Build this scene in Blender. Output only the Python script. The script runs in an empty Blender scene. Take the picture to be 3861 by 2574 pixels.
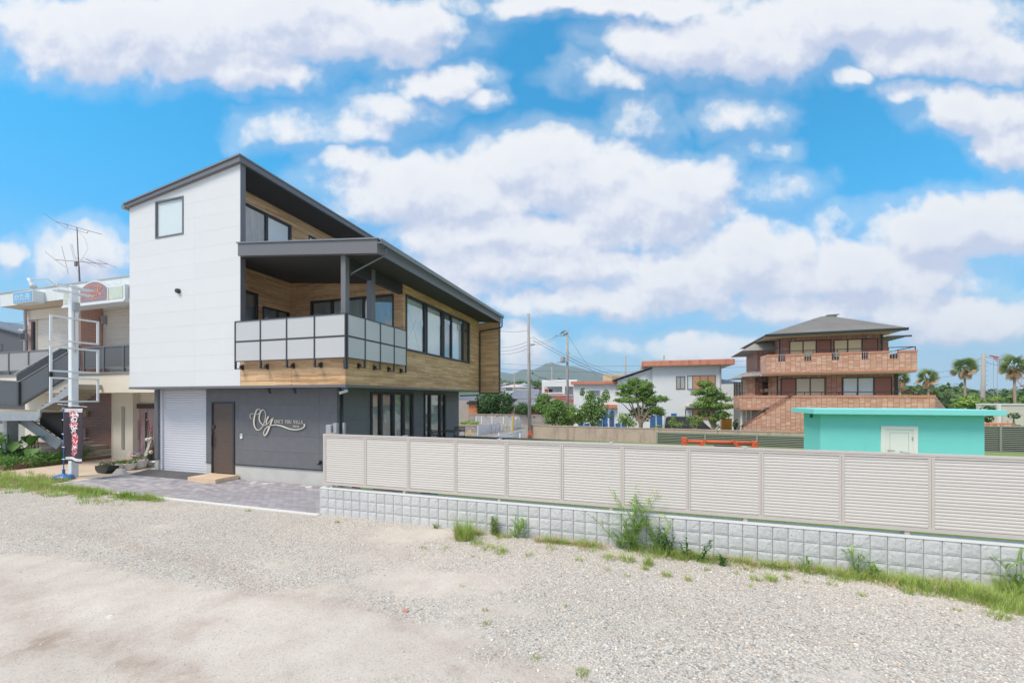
import bpy, bmesh, math, random
import numpy as np
from mathutils import Vector, Matrix, noise as mnoise
random.seed(7); rng = np.random.default_rng(7)
R = math.radians
sc = bpy.context.scene
COL = sc.collection

# ---------------------------------------------------------------- camera, sun, sky, exposure
FPX, CX, CY, YAW, CAMH = 1484.0, 1930.5, 1500.0, R(17.2), 2.5      # focal length and horizon in photo pixels
cam_d = bpy.data.cameras.new('camera'); cam = bpy.data.objects.new('camera', cam_d); COL.objects.link(cam)
cam.location = (0, 0, CAMH); cam.rotation_euler = (R(90), 0, YAW)
cam_d.sensor_width = 36; cam_d.lens = 36*FPX/3861; cam_d.shift_y = (CY-1287)/3861
cam_d.clip_start = 0.1; cam_d.clip_end = 20000
sc.camera = cam
SUN_EL, SUN_AZ = R(55), R(218)        # azimuth clockwise from +y (where the sun stands)
sun_d = bpy.data.lights.new('sun', 'SUN'); sun_d.energy = 1.75; sun_d.angle = R(22); sun_d.color = (1, .90, .76)
sun = bpy.data.objects.new('sun', sun_d); COL.objects.link(sun)
sdir = Vector((math.sin(SUN_AZ)*math.cos(SUN_EL), math.cos(SUN_AZ)*math.cos(SUN_EL), math.sin(SUN_EL)))
sun.rotation_euler = sdir.to_track_quat('Z', 'Y').to_euler(); sun.location = (0, -20, 40)
vs = sc.view_settings
vs.view_transform = 'Standard'; vs.look = 'None'; vs.exposure = 0.93; vs.gamma = 1; vs.use_curve_mapping = False
sc.cycles.use_denoising = True
sc.cycles.max_bounces = 7; sc.cycles.diffuse_bounces = 3; sc.cycles.glossy_bounces = 3; sc.cycles.transparent_max_bounces = 12; sc.cycles.volume_bounces = 1
sc.cycles.sample_clamp_indirect = 8

def s2l(c):
    c = c/255.0
    return c/12.92 if c <= .04045 else ((c+.055)/1.055)**2.4
def rgb(r, g, b, k=1.0): return (s2l(r)*k, s2l(g)*k, s2l(b)*k, 1)

def az_el(px, py):
    X, Z, up = (px-CX)/FPX, 1.0, (CY-py)/FPX
    x = X*math.cos(YAW)-Z*math.sin(YAW); y = X*math.sin(YAW)+Z*math.cos(YAW)
    return math.atan2(x, y), math.atan2(up, math.hypot(x, y))

class NT:
    """small helper to write node trees"""
    def __init__(s, tree): s.t = tree; s.n = tree.nodes; s.l = tree.links
    def node(s, typ, **kw):
        n = s.n.new(typ)
        for k, v in kw.items(): setattr(n, k, v)
        return n
    def set(s, sock, v):
        if isinstance(v, bpy.types.NodeSocket): s.l.new(v, sock)
        elif v is not None: sock.default_value = v
    def math(s, op, a, b=None, c=None, clamp=False):
        n = s.node('ShaderNodeMath', operation=op, use_clamp=clamp)
        for i, v in enumerate((a, b, c)):
            if v is not None: s.set(n.inputs[i], v)
        return n.outputs[0]
    def vmath(s, op, a, b=None):
        n = s.node('ShaderNodeVectorMath', operation=op)
        s.set(n.inputs[0], a)
        if b is not None: s.set(n.inputs[1], b)
        return n.outputs[0]
    def mix(s, f, a, b, blend='MIX'):
        n = s.node('ShaderNodeMix', data_type='RGBA', blend_type=blend)
        s.set(n.inputs[0], f); s.set(n.inputs[6], a); s.set(n.inputs[7], b)
        return n.outputs[2]
    def noise(s, vec, scale, detail=4, rough=.55, out=0, dist=0.0, dims='3D'):
        n = s.node('ShaderNodeTexNoise', noise_dimensions=dims)
        s.set(n.inputs['Vector'], vec); n.inputs['Scale'].default_value = scale
        n.inputs['Detail'].default_value = detail; n.inputs['Roughness'].default_value = rough
        n.inputs['Distortion'].default_value = dist
        return n.outputs[out]
    def ramp(s, f, stops, interp='LINEAR'):
        n = s.node('ShaderNodeValToRGB'); n.color_ramp.interpolation = interp
        e = n.color_ramp.elements
        while len(e) < len(stops): e.new(.5)
        for i, (p, c) in enumerate(stops):
            e[i].position = p; e[i].color = c if len(c) == 4 else (*c, 1)
        s.set(n.inputs[0], f)
        return n.outputs[0]
    def maprange(s, v, a, b, c=0.0, d=1.0, smooth=True):
        n = s.node('ShaderNodeMapRange', interpolation_type='SMOOTHSTEP' if smooth else 'LINEAR')
        s.set(n.inputs[0], v)
        for i, q in enumerate((a, b, c, d)): s.set(n.inputs[i+1], q)
        return n.outputs[0]

CK = 4.7; LOWK = 5.0; SKYV = 1.12
# --- sky: Nishita with procedural clouds (cloud banks given by azimuth and elevation)
world = bpy.data.worlds.new('World'); sc.world = world; world.use_nodes = True
world.node_tree.nodes.clear(); w = NT(world.node_tree)
# cloud banks: picture of the banks as the photographer saw them (centre and half size, in 2352-wide units)
BANKS = [(300,85,360,120,1.15),(640,60,420,110,1.2),(930,75,160,75,1.1),(560,150,170,55,.9),(640,185,95,35,.7),
 (1010,190,120,45,.8),(1105,230,60,28,.62),(800,285,150,50,.5),(660,290,110,40,.5),(880,250,120,40,.45),(590,300,50,25,.3),
 (1000,430,300,100,1.1),(1280,395,250,110,1.1),(1480,480,240,110,1.1),(1580,420,150,75,.9),(1150,540,300,80,1.0),(810,370,100,34,.6),(1240,600,420,60,.9),
 (1700,105,260,90,1.15),(1480,95,130,55,.7),(2000,50,400,85,1.1),(2200,120,260,70,1.0),(1400,10,420,40,.8),(1960,178,60,22,.5),(1400,170,110,35,.45),
 (2240,250,150,75,1.0),(2330,340,100,75,.95),(2110,205,75,30,.5),(2200,530,260,85,1.1),(2010,620,280,100,1.05),(1750,590,170,105,1.05),(1620,640,320,75,1.0),
 (2330,480,100,60,.8),(1400,690,360,50,.8),(2000,710,420,55,.85),(2200,745,170,38,.85),(1620,800,160,38,.75),(1190,800,70,70,.75),(1060,660,200,50,.55),
 (190,590,120,85,.95),(20,585,45,40,.6),(1480,270,60,45,.30),(1700,262,80,40,.28),(1410,795,60,20,.30),(110,150,60,40,.3),(1735,350,50,14,.12),(1800,440,60,35,.2),(1920,520,60,40,.35),(10,40,120,60,.6)]
grp = bpy.data.node_groups.new('cloud_density', 'ShaderNodeTree')
for nm in ('az', 'el'): grp.interface.new_socket(nm, in_out='INPUT', socket_type='NodeSocketFloat')
grp.interface.new_socket('density', in_out='OUTPUT', socket_type='NodeSocketFloat')
g = NT(grp); gi = g.node('NodeGroupInput'); go = g.node('NodeGroupOutput')
az, el = gi.outputs[0], gi.outputs[1]
cv = g.node('ShaderNodeCombineXYZ'); g.set(cv.inputs[0], az); g.set(cv.inputs[1], el)
warp = g.noise(cv.outputs[0], 6.0, 3, .6, out=1)
wv = g.vmath('ADD', cv.outputs[0], g.vmath('MULTIPLY', g.vmath('SUBTRACT', warp, (.5, .5, .5)), (.17, .13, .0)))
sep = g.node('ShaderNodeSeparateXYZ'); g.set(sep.inputs[0], wv)
wa, we = sep.outputs[0], sep.outputs[1]
field = None
for (bx, by, hx, hy, st) in BANKS:
    u0, v0 = (bx*1.6416-CX)/FPX, (CY-by*1.6416)/FPX
    u = g.math('DIVIDE', g.math('SUBTRACT', wa, u0), hx*1.6416/FPX*1.0); v = g.math('DIVIDE', g.math('SUBTRACT', we, v0), hy*1.6416/FPX*1.0)
    r2 = g.math('MULTIPLY_ADD', u, u, g.math('MULTIPLY', v, v))
    k = g.math('MULTIPLY_ADD', r2, -st*.92, st*.86)
    field = k if field is None else g.math('SMOOTH_MAX', field, k, .15)
field = g.math('MAXIMUM', field, -1.2)
n1 = g.noise(cv.outputs[0], 8.0, 8, .60)
det = g.math('MULTIPLY', g.math('SUBTRACT', n1, .5), 1.65)
g.set(go.inputs[0], g.math('ADD', field, det))

tc = w.node('ShaderNodeTexCoord'); dvec = tc.outputs['Generated']
sp = w.node('ShaderNodeSeparateXYZ'); w.set(sp.inputs[0], dvec)
wel = w.math('ARCSINE', sp.outputs[2])
def dot3(v): return w.math('ADD', w.math('MULTIPLY', sp.outputs[0], v[0]), w.math('MULTIPLY', sp.outputs[1], v[1]))
fwd = dot3((-math.sin(YAW), math.cos(YAW))); fw_ = w.math('MAXIMUM', fwd, .2)
cu_, cv_ = w.math('DIVIDE', dot3((math.cos(YAW), math.sin(YAW))), fw_), w.math('DIVIDE', sp.outputs[2], fw_)
def dens(da, de):
    n = w.node('ShaderNodeGroup'); n.node_tree = grp
    w.set(n.inputs[0], w.math('ADD', cu_, da)); w.set(n.inputs[1], w.math('ADD', cv_, de)); return n.outputs[0]
# beyond the banks in view unseen cloud goes on, thickened to whiten ambient light
away = w.maprange(fwd, .56, .40); nd = w.noise(dvec, 3.2, 6, .56)
rest = w.maprange(nd, .36, .58, -.7, 1.2, smooth=False); rest2 = w.maprange(w.noise(w.vmath('ADD', dvec, (0, 0, .06)), 3.2, 3, .56), .36, .58, -.7, 1.2, smooth=False)
def fm(a, b): return w.math('ADD', w.math('MULTIPLY', a, w.math('SUBTRACT', 1, away)), w.math('MULTIPLY', b, away))
d0 = fm(dens(0, 0), rest); d1 = fm(dens(-.015, .05), rest2)
cover = w.math('MAXIMUM', w.maprange(d0, -.30, .52), w.math('MULTIPLY', w.maprange(d0, -.95, .0), .26))
soft = w.math('MULTIPLY', cover, w.maprange(wel, .0, .10, .35, 1))
lit = w.maprange(w.math('SUBTRACT', d0, d1), -.42, .30, 0, 1)
shade = w.math('ADD', w.math('MULTIPLY', lit, .75), w.math('MULTIPLY', w.maprange(d0, .3, 1.4, 1.0, .0), .25))
ccol = w.ramp(shade, [(0, rgb(184, 197, 230)), (.3, rgb(208, 217, 238)), (.62, rgb(228, 233, 246)), (1, rgb(246, 248, 252))])
sky = w.node('ShaderNodeTexSky', sky_type='NISHITA', sun_disc=False, sun_elevation=SUN_EL, sun_rotation=SUN_AZ, air_density=1.0, dust_density=.3, ozone_density=2.0)
SKY_K = .11
hs = w.node('ShaderNodeHueSaturation'); w.set(hs.inputs['Color'], sky.outputs[0]); hs.inputs['Saturation'].default_value = 1.6
hs.inputs['Value'].default_value = SKYV; hs.inputs['Hue'].default_value = .475
low = w.ramp(w.maprange(wel, -.02, .32, 0, 1, smooth=False), [(0, rgb(160, 203, 226)), (.4, rgb(122, 190, 230)), (1, rgb(76, 162, 230))])
base = w.mix(w.maprange(wel, .02, .50, 1, .25), hs.outputs[0], w.mix(1.0, low, (LOWK, LOWK, LOWK, 1), 'MULTIPLY'))
cl = w.mix(1.0, ccol, (CK, CK, CK, 1), 'MULTIPLY')
final = w.mix(soft, base, cl)
bg = w.node('ShaderNodeBackground'); w.set(bg.inputs[0], final); bg.inputs[1].default_value = SKY_K
world.cycles.sampling_method = 'NONE'
wo = w.node('ShaderNodeOutputWorld'); w.l.new(bg.outputs[0], wo.inputs[0])

# ---------------------------------------------------------------- coordinates
class Frame:
    """a level coordinate frame; at() gives the point of one of its planes that stands at a measured place of the photograph"""
    def __init__(s, ang=0.0): s.a = R(ang); s.c = math.cos(s.a); s.s = math.sin(s.a)
    def world(s, p): return (s.c*p[0]-s.s*p[1], s.s*p[0]+s.c*p[1], p[2])
    def at(s, px, py=CY, x=None, y=None, z=None):
        X, up = (px-CX)/FPX, (CY-py)/FPX
        wx = X*math.cos(YAW)-math.sin(YAW); wy = X*math.sin(YAW)+math.cos(YAW)
        dx = s.c*wx+s.s*wy; dy = -s.s*wx+s.c*wy
        t = x/dx if x is not None else (y/dy if y is not None else (z-CAMH)/up)
        return (dx*t, dy*t, CAMH+up*t)
W0 = Frame(0)
def X(px, y, fr=W0): return fr.at(px, y=y)[0]
def Y(px, x, fr=W0): return fr.at(px, x=x)[1]
def Zy(px, py, y, fr=W0): return fr.at(px, py, y=y)[2]
def Zx(px, py, x, fr=W0): return fr.at(px, py, x=x)[2]

# ---------------------------------------------------------------- meshes and objects
BASE = {}
class MB:
    def __init__(s): s.v = []; s.f = []; s.m = []; s.cur = 0
    def add(s, vs, fs):
        o = len(s.v); s.v += [tuple(p) for p in vs]; s.f += [tuple(i+o for i in f) for f in fs]; s.m += [s.cur]*len(fs); return s
    def box(s, x0, x1, y0, y1, z0, z1):
        if x0 > x1: x0, x1 = x1, x0
        if y0 > y1: y0, y1 = y1, y0
        if z0 > z1: z0, z1 = z1, z0
        return s.add([(x0,y0,z0),(x1,y0,z0),(x1,y1,z0),(x0,y1,z0),(x0,y0,z1),(x1,y0,z1),(x1,y1,z1),(x0,y1,z1)],
                     [(3,2,1,0),(4,5,6,7),(0,1,5,4),(1,2,6,5),(2,3,7,6),(3,0,4,7)])
    def hull(s, a, b):
        """two matching polygons joined into a closed solid"""
        n = len(a)
        return s.add(list(a)+list(b), [tuple(range(n))[::-1], tuple(range(n, 2*n))]+[(i, (i+1) % n, n+(i+1) % n, n+i) for i in range(n)])
    def prism_y(s, poly, y0, y1): return s.hull([(x, y0, z) for x, z in poly], [(x, y1, z) for x, z in poly])
    def prism_x(s, poly, x0, x1): return s.hull([(x0, y, z) for y, z in poly], [(x1, y, z) for y, z in poly])
    def prism_z(s, poly, z0, z1): return s.hull([(x, y, z0) for x, y in poly], [(x, y, z1) for x, y in poly])
    def beam(s, p, q, wd, ht=None, up=(0, 0, 1)):
        ht = ht or wd; p, q = Vector(p), Vector(q); d = (q-p).normalized(); u = Vector(up)
        if abs(d.dot(u)) > .98: u = Vector((1, 0, 0))
        a = d.cross(u).normalized()*wd/2; b = a.cross(d).normalized()*ht/2
        return s.hull([p-a-b, p+a-b, p+a+b, p-a+b], [q-a-b, q+a-b, q+a+b, q-a+b])
    def tube(s, pts, r, n=6, r2=None, cap=True):
        pts = [Vector(p) for p in pts]; rings = []
        m = len(pts)
        rr = [r+((r2 if r2 is not None else r)-r)*i/max(1, m-1) for i in range(m)] if not isinstance(r, (list, tuple)) else r
        u = None
        for i, p in enumerate(pts):
            d = (pts[min(i+1, m-1)]-pts[max(i-1, 0)]).normalized()
            if u is None: u = d.orthogonal().normalized()
            else:
                u = (u-d*u.dot(d))
                u = u.normalized() if u.length > 1e-6 else d.orthogonal().normalized()
            v = d.cross(u)
            rings.append([p+(u*math.cos(t)+v*math.sin(t))*rr[i] for t in [2*math.pi*k/n for k in range(n)]])
        vs = [q for ring in rings for q in ring]
        fs = [(i*n+k, i*n+(k+1) % n, (i+1)*n+(k+1) % n, (i+1)*n+k) for i in range(m-1) for k in range(n)]
        if cap: fs += [tuple(range(n))[::-1], tuple(range((m-1)*n, m*n))]
        return s.add(vs, fs)
    def cyl(s, x, y, z0, z1, r, n=12, r2=None): return s.tube([(x, y, z0), (x, y, z1)], r, n, r2)
    def lathe(s, cx, cy, prof, n=16):
        vs = []; m = len(prof)
        for r, z in prof: vs += [(cx+r*math.cos(2*math.pi*k/n), cy+r*math.sin(2*math.pi*k/n), z) for k in range(n)]
        fs = [(i*n+k, i*n+(k+1) % n, (i+1)*n+(k+1) % n, (i+1)*n+k) for i in range(m-1) for k in range(n)]
        fs += [tuple(range(n))[::-1], tuple(range((m-1)*n, m*n))]
        return s.add(vs, fs)
    def ball(s, c, r, n=8, m=6, sz=1.0):
        prof = [(max(1e-4, math.sin(math.pi*i/m))*r, c[2]-math.cos(math.pi*i/m)*r*sz) for i in range(m+1)]
        return s.lathe(c[0], c[1], prof, n)
    def build(s, name, mat, parent=None, fr=W0, smooth=False, bevel=0, base=None, kind=None, label=None):
        b = BASE.get(parent.name, (0, 0, 0)) if parent is not None else (base or (0, 0, 0))
        me = bpy.data.meshes.new(name)
        me.from_pydata([(p[0]-b[0], p[1]-b[1], p[2]-b[2]) for p in s.v], [], s.f)
        mats = mat if isinstance(mat, (list, tuple)) else [mat]
        for q in mats: me.materials.append(q)
        if len(mats) > 1: me.polygons.foreach_set('material_index', s.m)
        bm = bmesh.new(); bm.from_mesh(me); bmesh.ops.recalc_face_normals(bm, faces=bm.faces); bm.to_mesh(me); bm.free()
        if smooth: me.polygons.foreach_set('use_smooth', [True]*len(me.polygons))
        me.update()
        o = bpy.data.objects.new(name, me); COL.objects.link(o)
        if parent is not None: o.parent = parent
        else:
            o.location = fr.world(b); o.rotation_euler = (0, 0, fr.a)
        BASE[o.name] = b
        if bevel:
            md = o.modifiers.new('bevel', 'BEVEL'); md.width = bevel; md.segments = 2; md.limit_method = 'ANGLE'
        if kind: o['kind'] = kind
        if label: o['label'] = label
        return o
def tag(o, label=None, cat=None, group=None, kind=None):
    for k, v in (('label', label), ('category', cat), ('group', group), ('kind', kind)):
        if v: o[k] = v
    return o
def thing(name, label, cat, base=(0, 0, 0), fr=W0, group=None):
    o = bpy.data.objects.new(name, None); COL.objects.link(o); o.empty_display_size = .2
    o.location = fr.world(base); o.rotation_euler = (0, 0, fr.a); BASE[o.name] = base
    return tag(o, label, cat, group)
def copy_part(src, parent, loc=(0, 0, 0), scale=None, rot=None):
    c = src.copy(); COL.objects.link(c); c.parent = parent; c.location = loc
    if scale: c.scale = scale
    if rot: c.rotation_euler = rot
    BASE[c.name] = BASE[src.name]; return c
def copy_tree(o, parent=None):
    c = o.copy(); COL.objects.link(c); c.parent = parent; BASE[c.name] = BASE[o.name]
    for ch in list(o.children): copy_tree(ch, c)
    return c

# walls: W = ('y', y0) faces the camera (outward -y), ('x', x0) faces right (outward +x), ('-x', x0) faces left
def wbox(mb, W, a0, a1, d0, d1, z0, z1):
    if W[0] == 'y': return mb.box(a0, a1, W[1]-d0, W[1]-d1, z0, z1)
    if W[0] == 'x': return mb.box(W[1]+d0, W[1]+d1, a0, a1, z0, z1)
    return mb.box(W[1]-d0, W[1]-d1, a0, a1, z0, z1)
def wpoly(mb, W, poly, d0, d1):
    if W[0] == 'y': return mb.prism_y(poly, W[1]-d0, W[1]-d1)
    k = 1 if W[0] == 'x' else -1
    return mb.prism_x(poly, W[1]+k*d0, W[1]+k*d1)
def wtube(mb, W, pts, r, n=6):
    k = 1 if W[0] == 'x' else -1
    return mb.tube([(a, W[1]-d, z) if W[0] == 'y' else (W[1]+k*d, a, z) for a, d, z in pts], r, n)
def cut_rects(rect, holes):
    out = [rect]
    for h in holes:
        nxt = []
        for (a0, a1, z0, z1) in out:
            ha0, ha1, hz0, hz1 = max(a0, h[0]), min(a1, h[1]), max(z0, h[2]), min(z1, h[3])
            if ha0 >= ha1 or hz0 >= hz1: nxt.append((a0, a1, z0, z1)); continue
            if a0 < ha0: nxt.append((a0, ha0, z0, z1))
            if ha1 < a1: nxt.append((ha1, a1, z0, z1))
            if z0 < hz0: nxt.append((ha0, ha1, z0, hz0))
            if hz1 < z1: nxt.append((ha0, ha1, hz1, z1))
        out = nxt
    return [r for r in out if r[1]-r[0] > .004 and r[3]-r[2] > .004]
def clip_top(rect, top):
    a0, a1, z0, z1 = rect
    if top is None: return [(a0, z0), (a1, z0), (a1, z1), (a0, z1)]
    f = lambda a: top[0]*a+top[1]
    t0, t1 = f(a0), f(a1)
    poly = [(a0, z0), (a1, z0), (a1, z1), (a0, z1)]
    out = []
    for i in range(4):
        p, q = poly[i], poly[(i+1) % 4]; dp, dq = f(p[0])-p[1], f(q[0])-q[1]
        if dp >= 0: out.append(p)
        if (dp > 0) != (dq > 0) and abs(dp-dq) > 1e-9:
            t = dp/(dp-dq); out.append((p[0]+(q[0]-p[0])*t, p[1]+(q[1]-p[1])*t))
    res = []
    for p in out:
        if not res or math.hypot(p[0]-res[-1][0], p[1]-res[-1][1]) > 1e-4: res.append(p)
    return res if len(res) >= 3 else None
def wall_back(parent, W, a0, a1, z0, z1, mat, holes=(), top=None, th=.12, d=-.012, name='wall'):
    mb = MB()
    for r in cut_rects((a0, a1, z0, z1), holes):
        p = clip_top(r, top)
        if p: wpoly(mb, W, p, d-th, d)
    return mb.build(name, mat, parent)
def siding(parent, W, a0, a1, z0, z1, mat, holes=(), top=None, course=.455, length=3.03, th=.014, gap=.004, rows=1, start=None, name='siding_panel', phase=0.0):
    k = 0; z = z0 if start is None else start
    while z < z1-.005:
        zb, zt = max(z, z0), min(z+course, z1); a = a0-phase
        while a < a1-.005:
            aa, ab = max(a, a0), min(a+length, a1); mb = MB()
            if ab-aa > .01:
                for j in range(rows):
                    rz0 = max(zb, z+course*j/rows); rz1 = min(zt, z+course*(j+1)/rows)
                    if rz1-rz0 < .01: continue
                    g2 = gap/2
                    for r in cut_rects((aa+(g2 if aa > a0 else 0), ab-(g2 if ab < a1 else 0), rz0+g2, rz1-g2), holes):
                        p = clip_top(r, top)
                        if p: wpoly(mb, W, p, -.012, th-.012)
                if mb.f: mb.build(name, mat, parent)
            a += length
        z += course; k += 1
# ---------------------------------------------------------------- materials
MATS = {}
def new_mat(name):
    m = bpy.data.materials.new(name); m.use_nodes = True; m.node_tree.nodes.clear(); t = NT(m.node_tree)
    out = t.node('ShaderNodeOutputMaterial'); return m, t, out
def obj_vec(t, spread=7.0):
    tcn = t.node('ShaderNodeTexCoord'); oi = t.node('ShaderNodeObjectInfo')
    sh = t.math('MULTIPLY', oi.outputs['Random'], spread)
    cb = t.node('ShaderNodeCombineXYZ'); t.set(cb.inputs[0], sh); t.set(cb.inputs[1], t.math('MULTIPLY', sh, 1.7)); t.set(cb.inputs[2], t.math('MULTIPLY', sh, 2.3))
    return t.vmath('ADD', tcn.outputs['Object'], cb.outputs[0]), oi.outputs['Random'], tcn
def P(name, col, rough=.55, metal=0.0, spec=.5, var=.06, vscale=3.0, bump=0.0, bscale=60.0, rnd=.04, dirt=0.0, coat=0.0, streak=None, speck=None):
    """principled surface with tonal variation, grain and optional dirt / streaks / specks"""
    if name in MATS: return MATS[name]
    m, t, out = new_mat(name); vec, rnd_o, tcn = obj_vec(t)
    b = t.node('ShaderNodeBsdfPrincipled')
    n = t.noise(vec, vscale, 6, .6)
    k = t.math('ADD', t.math('MULTIPLY', t.math('SUBTRACT', n, .5), var*2.4), 1.0)
    k = t.math('MULTIPLY', k, t.math('ADD', t.math('MULTIPLY', t.math('SUBTRACT', rnd_o, .5), rnd*2), 1.0))
    c = t.vmath('SCALE', tuple(col[:3])); sn = c.node; t.set(sn.inputs['Scale'], k)
    if streak:
        sv = t.vmath('MULTIPLY', vec, streak[0]); s1 = t.noise(sv, streak[1], 5, .6)
        c = t.mix(t.maprange(s1, streak[3], streak[4]), c, streak[2])
    if speck:
        vn = t.node('ShaderNodeTexVoronoi'); t.set(vn.inputs['Vector'], vec); vn.inputs['Scale'].default_value = speck[0]
        f = t.math('LESS_THAN', vn.outputs['Distance'], speck[1])
        c = t.mix(f, c, t.mix(t.math('GREATER_THAN', t.noise(vec, 40, 1), .5), speck[2], speck[3]))
    if dirt:
        dn = t.noise(vec, 1.3, 8, .7); c = t.mix(t.math('MULTIPLY', t.maprange(dn, .5, .75), dirt), c, (.12, .10, .075, 1))
    t.set(b.inputs['Base Color'], c)
    b.inputs['Roughness'].default_value = rough; b.inputs['Metallic'].default_value = metal
    b.inputs['Specular IOR Level'].default_value = spec; b.inputs['Coat Weight'].default_value = coat
    if bump:
        bn = t.node('ShaderNodeBump'); bn.inputs['Strength'].default_value = bump; bn.inputs['Distance'].default_value = .01
        t.set(bn.inputs['Height'], t.noise(vec, bscale, 5, .65)); t.l.new(bn.outputs[0], b.inputs['Normal'])
    t.l.new(b.outputs[0], out.inputs[0]); MATS[name] = m; return m

def wall_uv(t):
    """(x+y, z) of the wall in metres, for walls that run along x or y"""
    tcn = t.node('ShaderNodeTexCoord'); s = t.node('ShaderNodeSeparateXYZ'); t.set(s.inputs[0], tcn.outputs['Object'])
    c = t.node('ShaderNodeCombineXYZ'); t.set(c.inputs[0], t.math('ADD', s.outputs[0], s.outputs[1])); t.set(c.inputs[1], s.outputs[2])
    return c.outputs[0], tcn.outputs['Object']
def brick_mat(name, c1, c2, mortar, bw, bh, ms=.006, off=.5, freq=2, rough=.7, bump=.5, bias=0.0, extra=None, squash=1.0):
    m, t, out = new_mat(name); uv, ov = wall_uv(t)
    bt = t.node('ShaderNodeTexBrick'); bt.offset = off; bt.offset_frequency = freq; bt.squash = squash
    t.set(bt.inputs['Vector'], uv); bt.inputs['Color1'].default_value = c1; bt.inputs['Color2'].default_value = c2; bt.inputs['Mortar'].default_value = mortar
    bt.inputs['Scale'].default_value = 1; bt.inputs['Mortar Size'].default_value = ms; bt.inputs['Mortar Smooth'].default_value = .1
    bt.inputs['Bias'].default_value = bias; bt.inputs['Brick Width'].default_value = bw; bt.inputs['Row Height'].default_value = bh
    n = t.noise(ov, 1.2, 6, .6); n2 = t.noise(ov, 35, 4, .6)
    k = t.math('ADD', t.math('MULTIPLY', n, .3), t.math('ADD', t.math('MULTIPLY', n2, .16), .77))
    c = bt.outputs['Color']
    if extra: c = t.mix(t.maprange(t.noise(ov, extra[1], 3), .45, .62), c, t.mix(.55, c, extra[0]))
    sc_ = t.vmath('SCALE', c); t.set(sc_.node.inputs['Scale'], k)
    b = t.node('ShaderNodeBsdfPrincipled'); t.set(b.inputs['Base Color'], sc_); b.inputs['Roughness'].default_value = rough
    bn = t.node('ShaderNodeBump'); bn.inputs['Strength'].default_value = bump; bn.inputs['Distance'].default_value = .006
    h = t.math('ADD', t.math('MULTIPLY', bt.outputs['Fac'], -1), t.math('MULTIPLY', n2, .15)); t.set(bn.inputs['Height'], h)
    t.l.new(bn.outputs[0], b.inputs['Normal']); t.l.new(b.outputs[0], out.inputs[0]); MATS[name] = m; return m
def wood_mat(name):
    """printed wood cladding: boards of many browns with fine lengthwise grain"""
    m, t, out = new_mat(name); uv, ov = wall_uv(t)
    def bt_(bw, bh, c1, c2, off):
        bt = t.node('ShaderNodeTexBrick'); bt.offset = off; bt.offset_frequency = 2
        t.set(bt.inputs['Vector'], t.vmath('ADD', uv, (off*3.1, 0, 0))); bt.inputs['Color1'].default_value = c1; bt.inputs['Color2'].default_value = c2
        bt.inputs['Mortar'].default_value = c2; bt.inputs['Scale'].default_value = 1; bt.inputs['Mortar Size'].default_value = 0
        bt.inputs['Brick Width'].default_value = bw; bt.inputs['Row Height'].default_value = bh; return bt.outputs['Color']
    A = bt_(.83, .455/12, rgb(240, 204, 158), rgb(200, 156, 112), .37)
    B = bt_(.61, .455/12, rgb(244, 212, 170), rgb(178, 144, 114), .61)
    C = bt_(1.3, .455/4, (1, 1, 1, 1), (.80, .79, .78, 1), .43)
    c = t.mix(.5, A, B); c = t.mix(1.0, c, C, 'MULTIPLY')
    gv = t.vmath('MULTIPLY', uv, (1.2, 55, 1)); gr = t.noise(gv, 2.0, 6, .65)
    c = t.mix(t.maprange(gr, .35, .75), c, t.mix(1.0, c, (.78, .70, .62, 1), 'MULTIPLY'))
    big = t.noise(ov, .6, 3); s_ = t.vmath('SCALE', c); t.set(s_.node.inputs['Scale'], t.math('ADD', t.math('MULTIPLY', big, .25), .95))
    b = t.node('ShaderNodeBsdfPrincipled'); t.set(b.inputs['Base Color'], s_); b.inputs['Roughness'].default_value = .55; b.inputs['Specular IOR Level'].default_value = .3
    bn = t.node('ShaderNodeBump'); bn.inputs['Strength'].default_value = .25; bn.inputs['Distance'].default_value = .004; t.set(bn.inputs['Height'], gr)
    t.l.new(bn.outputs[0], b.inputs['Normal']); t.l.new(b.outputs[0], out.inputs[0]); return m
def glass_mat(name, tint=(.955, .97, .975), refl=1.0, body=.0, bodycol=(.3, .34, .35)):
    m, t, out = new_mat(name)
    tr = t.node('ShaderNodeBsdfTransparent'); tr.inputs[0].default_value = (*tint, 1)
    gl = t.node('ShaderNodeBsdfGlossy'); gl.inputs['Roughness'].default_value = .015; gl.inputs[0].default_value = (.95, .98, 1, 1)
    fr_ = t.node('ShaderNodeLayerWeight'); fr_.inputs[0].default_value = .5; ff_ = t.math('MULTIPLY_ADD', t.math('POWER', fr_.outputs['Facing'], 5.0), .90, .05)
    df = t.node('ShaderNodeBsdfDiffuse'); df.inputs[0].default_value = (*bodycol, 1)
    mx0 = t.node('ShaderNodeMixShader'); mx0.inputs[0].default_value = body; t.l.new(tr.outputs[0], mx0.inputs[1]); t.l.new(df.outputs[0], mx0.inputs[2])
    mx = t.node('ShaderNodeMixShader'); t.set(mx.inputs[0], t.math('MULTIPLY', ff_, refl, clamp=True))
    t.l.new(mx0.outputs[0], mx.inputs[1]); t.l.new(gl.outputs[0], mx.inputs[2]); t.l.new(mx.outputs[0], out.inputs[0]); MATS[name] = m; return m
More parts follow.
